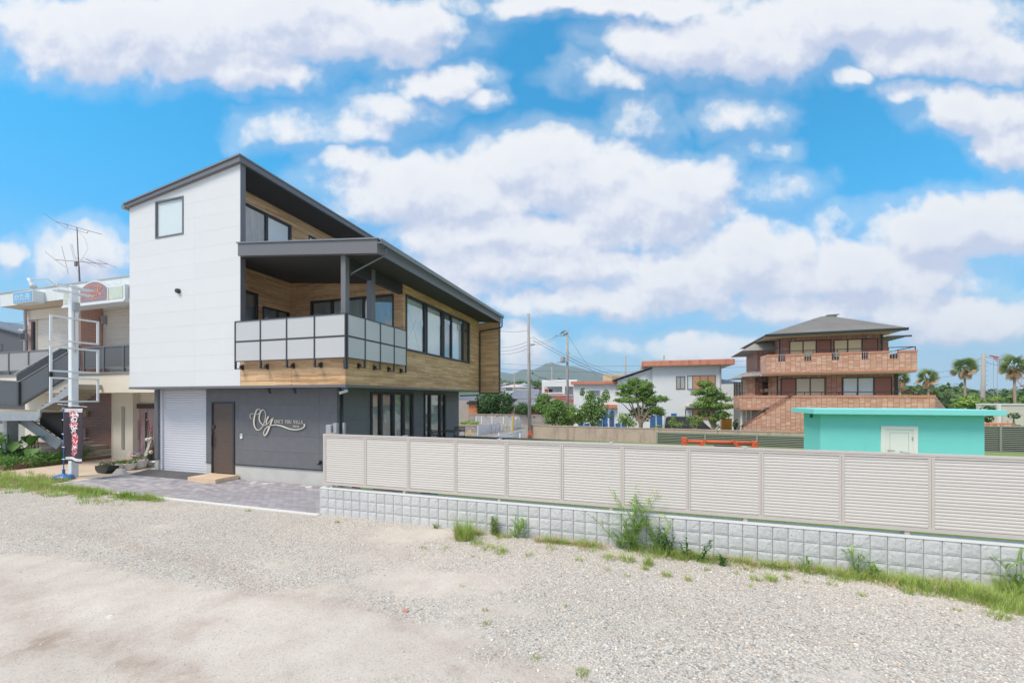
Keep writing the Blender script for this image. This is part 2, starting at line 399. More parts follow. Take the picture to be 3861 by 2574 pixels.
def frosted_mat(name):
    m, t, out = new_mat(name); vec, _, _ = obj_vec(t)
    df = t.node('ShaderNodeBsdfPrincipled'); df.inputs['Base Color'].default_value = (.74, .76, .78, 1); df.inputs['Roughness'].default_value = .35
    tl = t.node('ShaderNodeBsdfTranslucent'); tl.inputs[0].default_value = (.78, .80, .82, 1)
    mx = t.node('ShaderNodeMixShader'); mx.inputs[0].default_value = .3; t.l.new(df.outputs[0], mx.inputs[1]); t.l.new(tl.outputs[0], mx.inputs[2])
    t.l.new(mx.outputs[0], out.inputs[0]); return m
def leaf_mat(name, dark, light, tip=None, scale=1.2, tl=.3, rough=.5, fine=30):
    m, t, out = new_mat(name); tcn = t.node('ShaderNodeTexCoord'); v = tcn.outputs['Object']
    n = t.noise(v, scale, 3, .6); n2 = t.noise(v, fine, 1, .5)
    f = t.math('ADD', t.math('MULTIPLY', n, .55), t.math('MULTIPLY', n2, .55))
    stops = [(.34, dark), (.66, light)]
    if tip: stops.append((.80, tip))
    c = t.ramp(f, stops)
    b = t.node('ShaderNodeBsdfPrincipled'); t.set(b.inputs['Base Color'], c); b.inputs['Roughness'].default_value = rough; b.inputs['Specular IOR Level'].default_value = .3
    tr = t.node('ShaderNodeBsdfTranslucent'); t.set(tr.inputs[0], c)
    mx = t.node('ShaderNodeMixShader'); mx.inputs[0].default_value = tl; t.l.new(b.outputs[0], mx.inputs[1]); t.l.new(tr.outputs[0], mx.inputs[2])
    t.l.new(mx.outputs[0], out.inputs[0]); MATS[name] = m; return m
def ground_mat(name, base_pts, stone_scale, bump=1.0, patch=None):
    m, t, out = new_mat(name); tcn = t.node('ShaderNodeTexCoord'); v = tcn.outputs['Object']
    v1 = t.node('ShaderNodeTexVoronoi'); t.set(v1.inputs['Vector'], v); v1.inputs['Scale'].default_value = stone_scale; v1.inputs['Randomness'].default_value = 1
    v2 = t.node('ShaderNodeTexVoronoi'); t.set(v2.inputs['Vector'], v); v2.inputs['Scale'].default_value = stone_scale*2.3
    big = t.noise(v, .33, 5, .6, dist=.4); mid = t.noise(v, 2.2, 6, .65); fine = t.noise(v, 90, 4, .7)
    hs_ = t.node('ShaderNodeSeparateColor'); t.set(hs_.inputs[0], v1.outputs['Color'])
    sc1 = t.ramp(hs_.outputs[0], [(0, rgb(150, 150, 152)), (.12, rgb(188, 186, 184)), (.5, rgb(214, 211, 206)), (.8, rgb(226, 220, 210)), (.93, rgb(205, 186, 164)), (1, rgb(128, 124, 128))])
    hs2 = t.node('ShaderNodeSeparateColor'); t.set(hs2.inputs[0], v2.outputs['Color'])
    sc2 = t.ramp(hs2.outputs[0], [(0, rgb(165, 160, 155)), (.5, rgb(208, 203, 196)), (1, rgb(224, 216, 205))])
    stones = t.mix(.45, sc1, sc2)
    stones = t.mix(t.maprange(v1.outputs['Distance'], .3/stone_scale*stone_scale, .75), stones, t.mix(1.0, stones, (.55, .53, .5, 1), 'MULTIPLY'))
    soil = t.ramp(t.math('ADD', t.math('MULTIPLY', mid, .6), t.math('MULTIPLY', fine, .4)), [(.3, rgb(176, 158, 142)), (.55, rgb(205, 190, 172)), (.75, rgb(218, 206, 190))])
    pf = t.math('ADD', t.math('MULTIPLY', big, .75), t.math('MULTIPLY', mid, .25))
    if patch: pf = t.math('ADD', pf, patch(t, v))
    f = t.maprange(pf, .40, .56)
    c = t.mix(f, soil, stones)
    dk = t.noise(v, 1.1, 4, .6); c = t.mix(t.math('MULTIPLY', t.maprange(dk, .62, .78), .45), c, rgb(150, 128, 112))
    sc_ = t.vmath('SCALE', c); sc_.node.inputs['Scale'].default_value = base_pts
    b = t.node('ShaderNodeBsdfPrincipled'); t.set(b.inputs['Base Color'], sc_); b.inputs['Roughness'].default_value = .9; b.inputs['Specular IOR Level'].default_value = .15
    h = t.math('ADD', t.math('MULTIPLY', t.math('SUBTRACT', 1, v1.outputs['Distance']), t.math('ADD', t.math('MULTIPLY', f, .9), .1)), t.math('MULTIPLY', t.math('SUBTRACT', 1, v2.outputs['Distance']), .5))
    bn = t.node('ShaderNodeBump'); bn.inputs['Strength'].default_value = bump; bn.inputs['Distance'].default_value = .02; t.set(bn.inputs['Height'], h)
    t.l.new(bn.outputs[0], b.inputs['Normal']); t.l.new(b.outputs[0], out.inputs[0]); MATS[name] = m; return m

M_WHITE = P('white_siding', rgb(222, 225, 227), .5, var=.02, rnd=.012, bump=.05, bscale=200)
M_WOOD = wood_mat('wood_cladding')
M_DARKWALL = P('charcoal_siding', (.158, .164, .178, 1), .62, var=.16, vscale=4.5, bump=.35, bscale=30, rnd=.05)
M_TRIM = P('charcoal_metal', (.165, .166, .180, 1), .42, metal=.0, var=.03, rnd=.02)
M_BLACK = P('black_metal', (.042, .044, .050, 1), .4, var=.04)
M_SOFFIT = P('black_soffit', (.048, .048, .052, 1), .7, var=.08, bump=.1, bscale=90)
M_GREYROOF = P('grey_standing_seam', (.24, .255, .27, 1), .38, metal=.3, var=.04)
M_CONC = P('pale_concrete', rgb(196, 196, 192), .85, var=.12, vscale=2.5, bump=.3, bscale=40, dirt=.12)
M_FROST = frosted_mat('frosted_panel')
M_GLASS = glass_mat('window_glass', refl=2.2)
M_CLEAR = glass_mat('clear_glass', tint=(.97, .98, .98), refl=.6)
M_BLIND = P('white_blind', rgb(236, 242, 242), .8, var=.02)
M_NET = P('grey_net_curtain', (.27, .30, .32, 1), .9, var=.15, vscale=6, streak=((14, 14, 1), 2.0, (.38, .42, .44, 1), .45, .7))
M_DARKIN = P('dark_interior', (.07, .08, .085, 1), .9, var=.3)
M_CURT = P('pale_curtain', rgb(200, 206, 204), .85, var=.08, streak=((40, 40, .5), 1.0, (.42, .46, .46, 1), .45, .6))
M_ROLL = P('white_roller_shutter', rgb(224, 225, 232), .45, var=.015, rnd=.01)
M_DOOR = P('brown_wood_door', (.098, .068, .056, 1), .45, var=.25, vscale=2, streak=((1, 1, 40), 3.0, (.125, .092, .076, 1), .42, .68), rnd=0)
M_TILE = P('beige_step_tile', rgb(222, 196, 168), .6, var=.05, rnd=.06)
M_LOGO = P('cream_logo', rgb(238, 230, 216), .4, var=.01)
M_PAVER = P('grey_paver', rgb(162, 158, 164), .85, var=.1, vscale=9, rnd=.13, bump=.3, bscale=90)
M_PAVBASE = P('paver_joint_sand', rgb(146, 142, 142), .95, var=.1)
M_KERB = P('white_kerb_concrete', rgb(216, 216, 212), .85, var=.06, bump=.2)
M_FENCE = P('beige_aluminium', rgb(200, 193, 187), .38, var=.04, rnd=.012)
M_SLAT = P('cream_aluminium', rgb(214, 210, 205), .36, var=.03, vscale=1.2, rnd=.02)
M_BLOCK = P('split_face_block', rgb(202, 204, 205), .9, var=.14, vscale=18, bump=.9, bscale=28, rnd=.05, speck=(36, .15, (.05, .055, .07, 1), (.75, .75, .74, 1)))
M_BLOCKTOP = P('block_cap', rgb(206, 208, 206), .85, var=.05, bump=.2)
M_MORTAR = P('block_joint', rgb(172, 174, 178), .9, var=.1)
M_GROUND = P('far_ground', rgb(140, 138, 128), .95, var=.2, vscale=.3, bump=.3, bscale=8)
M_SOIL = P('soil', rgb(120, 100, 80), .95, var=.25, bump=.5)
M_LAWN = P('lawn_turf', (.20, .29, .07, 1), .9, var=.35, vscale=12, bump=.6, bscale=160)
M_GRASS = leaf_mat('grass_blade', (.22, .34, .06, 1), (.42, .57, .15, 1), (.60, .56, .26, 1), scale=1.0, fine=9)
M_WEED = leaf_mat('weed_leaf', (.15, .30, .055, 1), (.34, .52, .13, 1), None, scale=2.0, fine=12)
M_DRY = leaf_mat('dry_grass', (.42, .36, .15, 1), (.60, .50, .24, 1), None, scale=2.0)
M_RAILM = P('dark_rail_metal', (.06, .062, .070, 1), .45, var=.03)
M_JOINT = P('pale_joint', rgb(196, 198, 200), .9, var=.05)
# ---------------------------------------------------------------- the ground, the gravel yard, the paved forecourt
def fbm(x, y, s, o=4, sd=0.0): return mnoise.fractal(Vector((x*s+sd, y*s-sd, sd)), 1.0, 2.0, o)
def gpt(px, py, z=0.0): return W0.at(px*1.6416, py*1.6416, z=z)
mb = MB()
gx = [-9000, -600, -60, -30, 0, 30, 60, 600, 9000]; gy = [(-400, 0), (0, 0), (12, 0), (19.6, 0), (20.2, -1.0), (60, -1.0), (600, -1.0), (9000, -1.0)]
mb.add([(x, y, z) for y, z in gy for x in gx], [(j*9+i, j*9+i+1, (j+1)*9+i+1, (j+1)*9+i) for j in range(7) for i in range(8)])
ground = mb.build('ground', M_GROUND, kind='structure')

BARE = [(120,1400,300,90,1.0),(420,1500,420,90,1.0),(760,1475,260,45,.7),(60,1310,110,30,.6),(1010,1345,170,22,.45),(1010,1232,130,14,.4),(1280,1545,170,26,.45),(1130,1430,110,38,.4),(1500,1440,70,10,.3),(620,1400,200,40,.6),(1900,1560,120,20,.5),(1700,1275,180,12,.4),(250,1545,300,40,.8)]
BW = []
for (px, py, hx, hy, k) in BARE:
    c0 = gpt(px, py); cx1 = gpt(px+hx, py); cy1 = gpt(px, py-hy)
    BW.append((c0[0], c0[1], Vector((cx1[0]-c0[0], cx1[1]-c0[1])), Vector((cy1[0]-c0[0], cy1[1]-c0[1])), k))
def gravel_cover(x, y):
    g_ = .80+.50*fbm(x, y, .35, 3, 3.1)
    for (ax, ay, u, v, k) in BW:
        det = u.x*v.y-u.y*v.x; dx, dy = x-ax, y-ay
        p = (dx*v.y-dy*v.x)/det; q = (u.x*dy-u.y*dx)/det; r2 = p*p+q*q
        if r2 < 2.6: g_ -= k*1.15*max(0, 1-r2/2.6)
    return max(0.0, min(1.0, g_+.35*fbm(x, y, 1.7, 4, 9.2)))
def yard_z(x, y): return .008+.012*(fbm(x, y, .5, 3, 5)+1)
xs = [-70, -45, -30]+[-23+.09*i for i in range(372)]+[12, 20, 45, 70]
ys = [-40, -12, -3, 0]+[.8+.09*i for i in range(68)]
ys = [v for v in ys if v < 6.9]+[6.93]
mb = MB(); nx = len(xs)
cov = []
vv = []
for y in ys:
    for x in xs:
        vv.append((x, y, yard_z(x, y)))
        cov.append(gravel_cover(x, y) if -24 < x < 12 and .5 < y else .8)
mb.v = vv; mb.f = [(j*nx+i, j*nx+i+1, (j+1)*nx+i+1, (j+1)*nx+i) for j in range(len(ys)-1) for i in range(nx-1)]; mb.m = [0]*len(mb.f)

def yard_material():
    m, t, out = new_mat('gravel_yard'); tcn = t.node('ShaderNodeTexCoord'); v = tcn.outputs['Object']
    at = t.node('ShaderNodeAttribute'); at.attribute_name = 'cover'; cvr = at.outputs['Fac']
    v1 = t.node('ShaderNodeTexVoronoi'); t.set(v1.inputs['Vector'], v); v1.inputs['Scale'].default_value = 46
    v2 = t.node('ShaderNodeTexVoronoi'); t.set(v2.inputs['Vector'], v); v2.inputs['Scale'].default_value = 85
    def pick(vn, k):
        s_ = t.node('ShaderNodeSeparateColor'); t.set(s_.inputs[0], vn.outputs['Color']); return s_.outputs[k]
    c1 = t.ramp(pick(v1, 0), [(0, rgb(150, 148, 150)), (.08, rgb(186, 184, 182)), (.3, rgb(212, 208, 203)), (.65, rgb(226, 221, 213)), (.85, rgb(234, 228, 218)), (.95, rgb(218, 200, 180)), (1, rgb(190, 168, 150))])
    c2 = t.ramp(pick(v2, 1), [(0, rgb(160, 156, 154)), (.4, rgb(208, 203, 197)), (1, rgb(232, 225, 215))])
    st = t.mix(t.math('GREATER_THAN', pick(v1, 2), .62), c1, c2)
    edge = t.maprange(v1.outputs['Distance'], .25, .62)
    st = t.mix(edge, st, t.mix(1.0, st, (.74, .72, .69, 1), 'MULTIPLY'))
    mid = t.noise(v, 2.2, 6, .65); fine = t.noise(v, 120, 3, .7)
    soil = t.ramp(t.math('ADD', t.math('MULTIPLY', mid, .55), t.math('MULTIPLY', fine, .45)), [(.32, rgb(196, 184, 172)), (.52, rgb(220, 210, 199)), (.7, rgb(232, 225, 215))])
    grit = t.maprange(pick(v2, 0), .80, .86); soil = t.mix(t.math('MULTIPLY', t.maprange(pick(v2, 0), .55, .75), .6), soil, c2)
    f = t.maprange(t.math('ADD', cvr, t.math('MULTIPLY', t.math('SUBTRACT', t.noise(v, 9, 5, .7), .5), 1.3)), .22, .80)
    c = t.mix(f, soil, st)
    stn = t.node('ShaderNodeAttribute'); stn.attribute_name = 'stain'; c = t.mix(t.math('MULTIPLY', stn.outputs['Fac'], t.maprange(t.noise(v, 5, 5, .7), .3, .6, .3, 1)), c, rgb(150, 122, 104))
    dk = t.noise(v, .9, 5, .65); c = t.mix(t.math('MULTIPLY', t.math('MULTIPLY', t.maprange(dk, .60, .76), .5), t.math('SUBTRACT', 1, t.math('MULTIPLY', f, .7))), c, rgb(168, 138, 118))
    tone = t.noise(v, .5, 4, .5); s2 = t.vmath('SCALE', c); t.set(s2.node.inputs['Scale'], t.math('ADD', t.math('MULTIPLY', tone, .26), t.math('ADD', .68, t.math('MULTIPLY', f, .06))))
    b = t.node('ShaderNodeBsdfPrincipled'); t.set(b.inputs['Base Color'], s2); b.inputs['Roughness'].default_value = .92; b.inputs['Specular IOR Level'].default_value = .12
    h = t.math('MULTIPLY', t.math('ADD', t.math('MULTIPLY', v1.outputs['Distance'], -1.0), t.math('MULTIPLY', v2.outputs['Distance'], -.4)), t.math('ADD', t.math('MULTIPLY', f, .85), .15))
    h = t.math('ADD', h, t.math('MULTIPLY', fine, .25))
    bn = t.node('ShaderNodeBump'); bn.inputs['Strength'].default_value = .36; bn.inputs['Distance'].default_value = .012; t.set(bn.inputs['Height'], h)
    t.l.new(bn.outputs[0], b.inputs['Normal']); t.l.new(b.outputs[0], out.inputs[0]); return m
M_YARD = yard_material()
yard = mb.build('gravel_yard', M_YARD, kind='structure', smooth=True)
at_ = yard.data.attributes.new('cover', 'FLOAT', 'POINT'); at_.data.foreach_set('value', cov)
STN = [W0.at(a*1.6416, b*1.6416, z=0)+(r_,) for a, b, r_ in ((289,1475,.16),(102,1472,.14),(421,1548,.13),(323,1531,.12),(430,1462,.12),(1060,1545,.1),(60,1500,.2),(480,1430,.1))]
sv_ = []
for (x, y, z) in vv:
    k_ = 0
    if -12 < x < 3 and 1 < y < 5.5:
        for (a, b, _z, r_) in STN: k_ += .36*math.exp(-(((x-a)/1.6)**2+(y-b)**2)/(r_*r_))
        k_ += .22*max(0, math.sin((y+.12*x+.25*fbm(x, y, .4))*4.1))**4*(1 if y < 4.6 else .5)
    sv_.append(min(1, k_))
at2_ = yard.data.attributes.new('stain', 'FLOAT', 'POINT'); at2_.data.foreach_set('value', sv_)

# loose stones: real stones scattered over the yard, one object of stuff
def stone_mat():
    m, t, out = new_mat('loose_stone'); oi = t.node('ShaderNodeObjectInfo')
    c = t.ramp(oi.outputs['Random'], [(0, rgb(156, 154, 156, 1.0)), (.06, rgb(188, 186, 185, 1.0)), (.3, rgb(206, 203, 199, 1.0)), (.62, rgb(224, 219, 212, 1.0)), (.88, rgb(232, 226, 216, 1.0)), (.96, rgb(212, 194, 174, 1.0)), (.995, rgb(198, 170, 150, 1.0)), (1, rgb(184, 130, 110, 1.0))])
    b = t.node('ShaderNodeBsdfPrincipled'); t.set(b.inputs['Base Color'], c); b.inputs['Roughness'].default_value = .85; b.inputs['Specular IOR Level'].default_value = .2
    t.l.new(b.outputs[0], out.inputs[0]); return m
M_STONE = stone_mat()
def scatter(name, pts, scl, rot, mat, label, geo='ico'):
    me = bpy.data.meshes.new(name); me.from_pydata(pts, [], [])
    a = me.attributes.new('sz', 'FLOAT_VECTOR', 'POINT'); a.data.foreach_set('vector', np.array(scl, dtype=np.float32).ravel())
    a = me.attributes.new('rt', 'FLOAT_VECTOR', 'POINT'); a.data.foreach_set('vector', np.array(rot, dtype=np.float32).ravel())
    o = bpy.data.objects.new(name, me); COL.objects.link(o)
    ng = bpy.data.node_groups.new(name, 'GeometryNodeTree'); ng.interface.new_socket('Geometry', in_out='INPUT', socket_type='NodeSocketGeometry'); ng.interface.new_socket('Geometry', in_out='OUTPUT', socket_type='NodeSocketGeometry')
    n = ng.nodes; l = ng.links; gi_ = n.new('NodeGroupInput'); go_ = n.new('NodeGroupOutput')
    ico = n.new('GeometryNodeMeshIcoSphere'); ico.inputs['Radius'].default_value = 1; ico.inputs['Subdivisions'].default_value = 1
    sm = n.new('GeometryNodeSetMaterial'); sm.inputs['Material'].default_value = mat; l.new(ico.outputs[0], sm.inputs[0])
    ip = n.new('GeometryNodeInstanceOnPoints'); l.new(gi_.outputs[0], ip.inputs['Points']); l.new(sm.outputs[0], ip.inputs['Instance'])
    a1_ = n.new('GeometryNodeInputNamedAttribute'); a1_.data_type = 'FLOAT_VECTOR'; a1_.inputs[0].default_value = 'sz'
    a2_ = n.new('GeometryNodeInputNamedAttribute'); a2_.data_type = 'FLOAT_VECTOR'; a2_.inputs[0].default_value = 'rt'
    l.new(a1_.outputs[0], ip.inputs['Scale']); l.new(a2_.outputs[0], ip.inputs['Rotation']); l.new(ip.outputs[0], go_.inputs[0])
    md = o.modifiers.new('scatter', 'NODES'); md.node_group = ng
    o['kind'] = 'stuff'; o['label'] = label; return o
pts, scl, rot = [], [], []
for _ in range(170000):
    x = rng.uniform(-21, 9.5); y = rng.uniform(1.0, 6.85)
    cz = -.2955*x+.9553*y; cxm = .9553*x+.2955*y
    if cz < 3.2 or abs(cxm/cz) > 1.36: continue
    c_ = gravel_cover(x, y)
    if rng.random() > .14+.86*max(0, c_-.15)**1.2: continue
    if rng.random() > min(1, 6.5/cz)**1.2: continue
    if y > 6.64 and x < -6.3: continue
    r_ = (.003+.0075*rng.random()**2)*(.55+.45*min(1, c_*1.6)) + (.008 if rng.random() < .02 else 0)
    pts.append((x, y, yard_z(x, y)+r_*.2)); scl.append((r_*rng.uniform(.8, 1.5), r_*rng.uniform(.8, 1.3), r_*rng.uniform(.45, .8))); rot.append((rng.uniform(-.4, .4), rng.uniform(-.4, .4), rng.uniform(0, 6.28)))
scatter('loose_gravel', pts, scl, rot, M_STONE, 'pale crushed stones lying loose over the gravel yard')

# paved forecourt of zigzag pavers in front of the villa
PX0, PX1, PY0, PY1 = -15.85, -6.36, 6.82, 9.06
mb = MB(); mb.box(PX0, PX1, PY0, PY1, -.05, .022); drive = mb.build('driveway', M_PAVBASE, kind='structure', base=(-11, 7.9, 0))
def paver_poly(cx_, cy_, L=.225, Wd=.1125):
    hl, hw, z = L/2-.004, Wd/2-.004, .012
    up = [(-hl, hw-z), (-hl*.5, hw+z), (0, hw-z), (hl*.5, hw+z), (hl, hw-z)]
    dn = [(hl, -hw-z), (hl*.5, -hw+z), (0, -hw-z), (-hl*.5, -hw+z), (-hl, -hw-z)]
    return [(cx_+a, cy_+b) for a, b in up+dn][::-1]
cells = []
j = 0; y = PY0+.07
while y < PY1-.05:
    x = PX0+.13+(.1125 if j % 2 else 0)
    while x < PX1-.12: cells.append((x, y)); x += .225
    y += .1125; j += 1
cells.sort(key=lambda c: -.2955*c[0]+.9553*c[1])
pm = MB().prism_z(paver_poly(0, 0), 0, .012)
p0_ = None
for i, (x, y) in enumerate(cells[:300]):
    if p0_ is None:
        p0_ = pm.build('paver', M_PAVER, drive); me_ = p0_.data
        for v_ in me_.vertices: v_.co += Vector(BASE[drive.name])
        p0_.location = (x+11, y-7.9, .022)
    else: copy_part(p0_, drive, (x+11, y-7.9, .022+random.uniform(-.0015, .0015)))
mb = MB(); NSH = 5
M_PAVERS = [P('grey_paver_%s' % n_, rgb(*c_), .85, var=.1, vscale=9, bump=.3, bscale=90) for n_, c_ in (('a', (156,152,158)), ('b', (172,168,172)), ('c', (164,161,166)), ('d', (146,143,151)), ('e', (180,175,178)))]
for (x, y) in cells[300:]:
    mb.cur = random.randrange(5); mb.prism_z(paver_poly(x, y), .022, .034)
mb.build('paver', M_PAVERS, drive, kind='stuff')
kerb = MB().box(PX0-.1, PX1-.02, 6.70, 6.82, -.06, .034).build('kerb', M_KERB, kind='structure')
kerb2 = MB().box(PX0-.1, PX0, 6.82, 9.6, -.06, .034).build('kerb', M_KERB, kind='structure')
# three round white drain lids
for i, (px, py, lb) in enumerate(((954.7, 1819.2, 'round white drain lid in the paving nearest the tiled step'), (1000, 1822.5, 'middle of three round white drain lids in the paving'), (1164, 1834.6, 'round white drain lid in the paving nearest the fence'))):
    p = W0.at(px, py, z=.036); m_ = MB(); m_.lathe(p[0], p[1], [(.085, .026), (.09, .038), (.07, .041)], 20)
    o = m_.build('drain_lid', M_KERB, base=(p[0], p[1], .03)); tag(o, lb, 'drain lid', 'white drain lids in the paving')
# neighbour's concrete forecourt and the garden lawn behind the fence
MB().box(-45, PX0-.1, 6.95, 12, -.05, .024).build('forecourt', P('worn_concrete_forecourt', rgb(206, 188, 168), .9, var=.12, vscale=1.5, bump=.3, dirt=.25), kind='structure')
MB().box(-6.25, 16, 6.97, 19.2, -.05, .42).build('lawn', M_LAWN, kind='structure')
MB().box(-7.88, -6.2, 9.3, 17.3, -.05, .46).build('terrace', P('grey_deck', rgb(120, 118, 116), .8), kind='structure')

# ---------------------------------------------------------------- front boundary: split-face block wall with a louvred fence
YW = 6.83
bw = thing('block_wall', 'low grey split-face block wall carrying the beige louvred fence', 'wall', (0, YW, 0))
MB().box(-6.40, 7.9, YW+.012, YW+.13, -.1, .57).build('core', M_MORTAR, bw)
def block_face(seed, wd=.2, ht=.2, k=5):
    r = random.Random(seed); vs = []; gw, gh = wd/2-.005, ht/2-.004
    for j in range(k+1):
        for i in range(k+1):
            edge = i in (0, k) or j in (0, k)
            vs.append((-gw+2*gw*i/k, -(0 if edge else .005+.005*r.random()), -gh+2*gh*j/k))
    n = len(vs); fs = [(j*(k+1)+i, j*(k+1)+i+1, (j+1)*(k+1)+i+1, (j+1)*(k+1)+i) for j in range(k) for i in range(k)]
    back = [(-gw, .03, -gh), (gw, .03, -gh), (gw, .03, gh), (-gw, .03, gh)]
    c = [0, k, (k+1)*(k+1)-1, (k+1)*k]
    vs += back; b_ = n
    fs += [(b_, b_+1, c[1], c[0])[::-1], (b_+1, b_+2, c[2], c[1])[::-1], (b_+2, b_+3, c[3], c[2])[::-1], (b_+3, b_, c[0], c[3])[::-1]]
    m_ = MB(); m_.add(vs, fs); return m_
protos = []
for q in range(6):
    o = block_face(q).build('block', M_BLOCK, bw)
    for v_ in o.data.vertices: v_.co += Vector(BASE[bw.name])
    protos.append(o)
ncol = 71; used = 0
for i in range(ncol):
    for j in range(3):
        loc = (-6.30+.2*i+.0, 0, .08+.2*j-.01)
        if used < 6: protos[used].location = loc; used += 1
        else: copy_part(random.choice(protos), bw, loc, scale=(random.choice((-1, 1)), 1, 1))
MB().hull([(-6.41, YW-.012, .57), (7.9, YW-.012, .57), (7.9, YW+.14, .57), (-6.41, YW+.14, .57)], [(-6.40, YW+.004, .60), (7.9, YW+.004, .60), (7.9, YW+.13, .60), (-6.40, YW+.13, .60)]).build('cap', M_BLOCKTOP, bw)
e0 = MB().box(-6.42, -6.40, YW, YW+.13, -.05, .57).build('end_face', M_BLOCKTOP, bw)

fn = thing('louvre_fence', 'long cream louvred aluminium fence on the split-face block wall', 'fence', (0, YW, .6))
FZ0, FZ1 = .66, 1.735; NS = 21
px_posts = [-6.31+1.02*i for i in range(14)]
slat_poly = [(0, .0), (-.024, .001), (-.029, .007), (-.0315, .020), (-.030, .034), (-.026, .041), (-.012, .0437), (0, .0437)]
pitch = (FZ1-.07-FZ0-.055)/NS
ms_ = MB(); ms_.prism_x([(YW+.045+a*.9, b) for a, b in slat_poly], -.4885, .4885)
sl0 = ms_.build('slat', M_SLAT, fn)
for v_ in sl0.data.vertices: v_.co.z += .6
first = True
rails = MB()
for i in range(13):
    xc = (px_posts[i]+px_posts[i+1])/2
    for k in range(NS):
        loc = (xc, 0, FZ0+.055+pitch*k-.6)
        if first: sl0.location = loc; first = False
        else: copy_part(sl0, fn, loc)
for i, xp in enumerate(px_posts):
    m_ = MB(); m_.box(xp-.034, xp-.002, YW+.010, YW+.062, FZ0+.05, FZ1-.036); m_.box(xp+.002, xp+.034, YW+.010, YW+.062, FZ0+.05, FZ1-.036)
    m_.build('stile', M_FENCE, fn)
MB().box(-6.345, 7.0, YW+.004, YW+.066, FZ1-.035, FZ1).build('top_rail', M_FENCE, fn)
MB().box(-6.345, 7.0, YW+.008, YW+.064, FZ1-.068, FZ1-.040).build('upper_frame', M_FENCE, fn)
MB().box(-6.345, 7.0, YW+.004, YW+.066, FZ0, FZ0+.05).build('bottom_rail', M_FENCE, fn)
for x_ in [-6.14, -4.05-.32, -2.37, -.37, 1.63+.01, 3.63, 5.63]:
    m_ = MB(); m_.box(x_-.028, x_+.028, YW+.07, YW+.12, .58, FZ1+.006); m_.build('post', M_FENCE, fn)
    MB().box(x_-.03, x_+.03, YW-.0, YW+.125, FZ1+.002, FZ1+.014).build('post_cap', M_FENCE, fn)
    MB().box(x_-.028, x_+.028, YW+.02, YW+.068, .60, FZ0).build('foot', M_FENCE, fn)
# corner return of the fence
MB().box(-6.36, -6.33, YW+.04, YW+.40, FZ1-.03, FZ1).build('corner_rail', M_FENCE, fn)
# things half seen in the gap under the fence
def simple_box(name, px0, px1, y, z0, z1, dy, mat, label, cat):
    x0, x1 = X(px0, y), X(px1, y); m_ = MB(); m_.box(x0, x1, y, y+dy, z0, z1)
    o = m_.build(name, mat, base=((x0+x1)/2, y, z0), bevel=.006); tag(o, label, cat); return o
bx_ = thing('cardboard_box', 'open cardboard parcel box lying on the lawn just behind the fence', 'box', (X(1480, 7.2), 7.2, .42))
M_CARD = P('cardboard', rgb(222, 188, 146), .9, var=.06)
a_, b_ = X(1406, 7.2), X(1540, 7.2)
MB().box(a_, b_, 7.2, 7.55, .42, .66).build('carton', M_CARD, bx_)
MB().tube([(a_+.35+.2*t, 7.192, .585-.03*math.sin(math.pi*t)) for t in [i/8 for i in range(9)]], .005, 5).build('printed_arc', M_BLACK, bx_)
simple_box('toy_box', 1326, 1346, 7.15, .42, .62, .12, P('red_plastic', (.55, .05, .05, 1), .4), 'small red box on the lawn behind the fence gap', 'box')
simple_box('plastic_crate', 1585, 1625, 7.2, .42, .60, .3, P('teal_plastic', (.10, .35, .26, 1), .4), 'low teal plastic crate on the lawn behind the fence gap', 'crate')
# ---------------------------------------------------------------- text
def text_geo(body, size=1.0, extrude=0.0, offset=0.0, shear=0.0, res=3):
    cu = bpy.data.curves.new('text', 'FONT'); cu.body = body; cu.size = size; cu.extrude = extrude; cu.offset = offset; cu.shear = shear
    cu.align_x = 'CENTER'; cu.align_y = 'CENTER'; cu.resolution_u = res
    o = bpy.data.objects.new('text', cu); COL.objects.link(o)
    dg = bpy.context.evaluated_depsgraph_get(); dg.update()
    me = bpy.data.meshes.new_from_object(o.evaluated_get(dg))
    vs = [tuple(v.co) for v in me.vertices]; fs = [tuple(p.vertices) for p in me.polygons]
    bpy.data.objects.remove(o); bpy.data.curves.remove(cu); bpy.data.meshes.remove(me)
    return vs, fs
def text_on(W, body, a, z, size, mat, parent=None, d=.01, th=.004, name='lettering', wide=1.0, offset=0.0, shear=0.0, fit=None, slope=0.0, fr=W0, dfun=None):
    """raised lettering centred at (a, z) on a wall; fit = (width, height)"""
    vs, fs = text_geo(body, size, th, offset, shear)
    xs_ = [v[0] for v in vs]; ys_ = [v[1] for v in vs]; cx_, cy_ = (min(xs_)+max(xs_))/2, (min(ys_)+max(ys_))/2
    kx, ky = wide, 1.0
    if fit: kx = fit[0]/(max(xs_)-min(xs_)); ky = fit[1]/(max(ys_)-min(ys_))
    m_ = MB(); out = []
    for (vx, vy, vz) in vs:
        aa = a+(vx-cx_)*kx; zz = z+(vy-cy_)*ky+slope*(vx-cx_)*kx; dd = d+vz+(dfun(aa, zz) if dfun else 0)
        out.append((aa, W[1]-dd, zz) if W[0] == 'y' else ((W[1]+dd, aa, zz) if W[0] == 'x' else (W[1]-dd, aa, zz)))
    m_.add(out, fs); return m_.build(name, mat, parent, fr=fr)
def catmull(pts, n=6):
    out = []; P_ = [pts[0]]+list(pts)+[pts[-1]]
    for i in range(1, len(P_)-2):
        p0, p1, p2, p3 = [np.array(q, float) for q in P_[i-1:i+3]]
        for k in range(n):
            t = k/n; out.append(tuple(.5*((2*p1)+(-p0+p2)*t+(2*p0-5*p1+4*p2-p3)*t*t+(-p0+3*p1-3*p2+p3)*t**3)))
    out.append(tuple(pts[-1])); return out
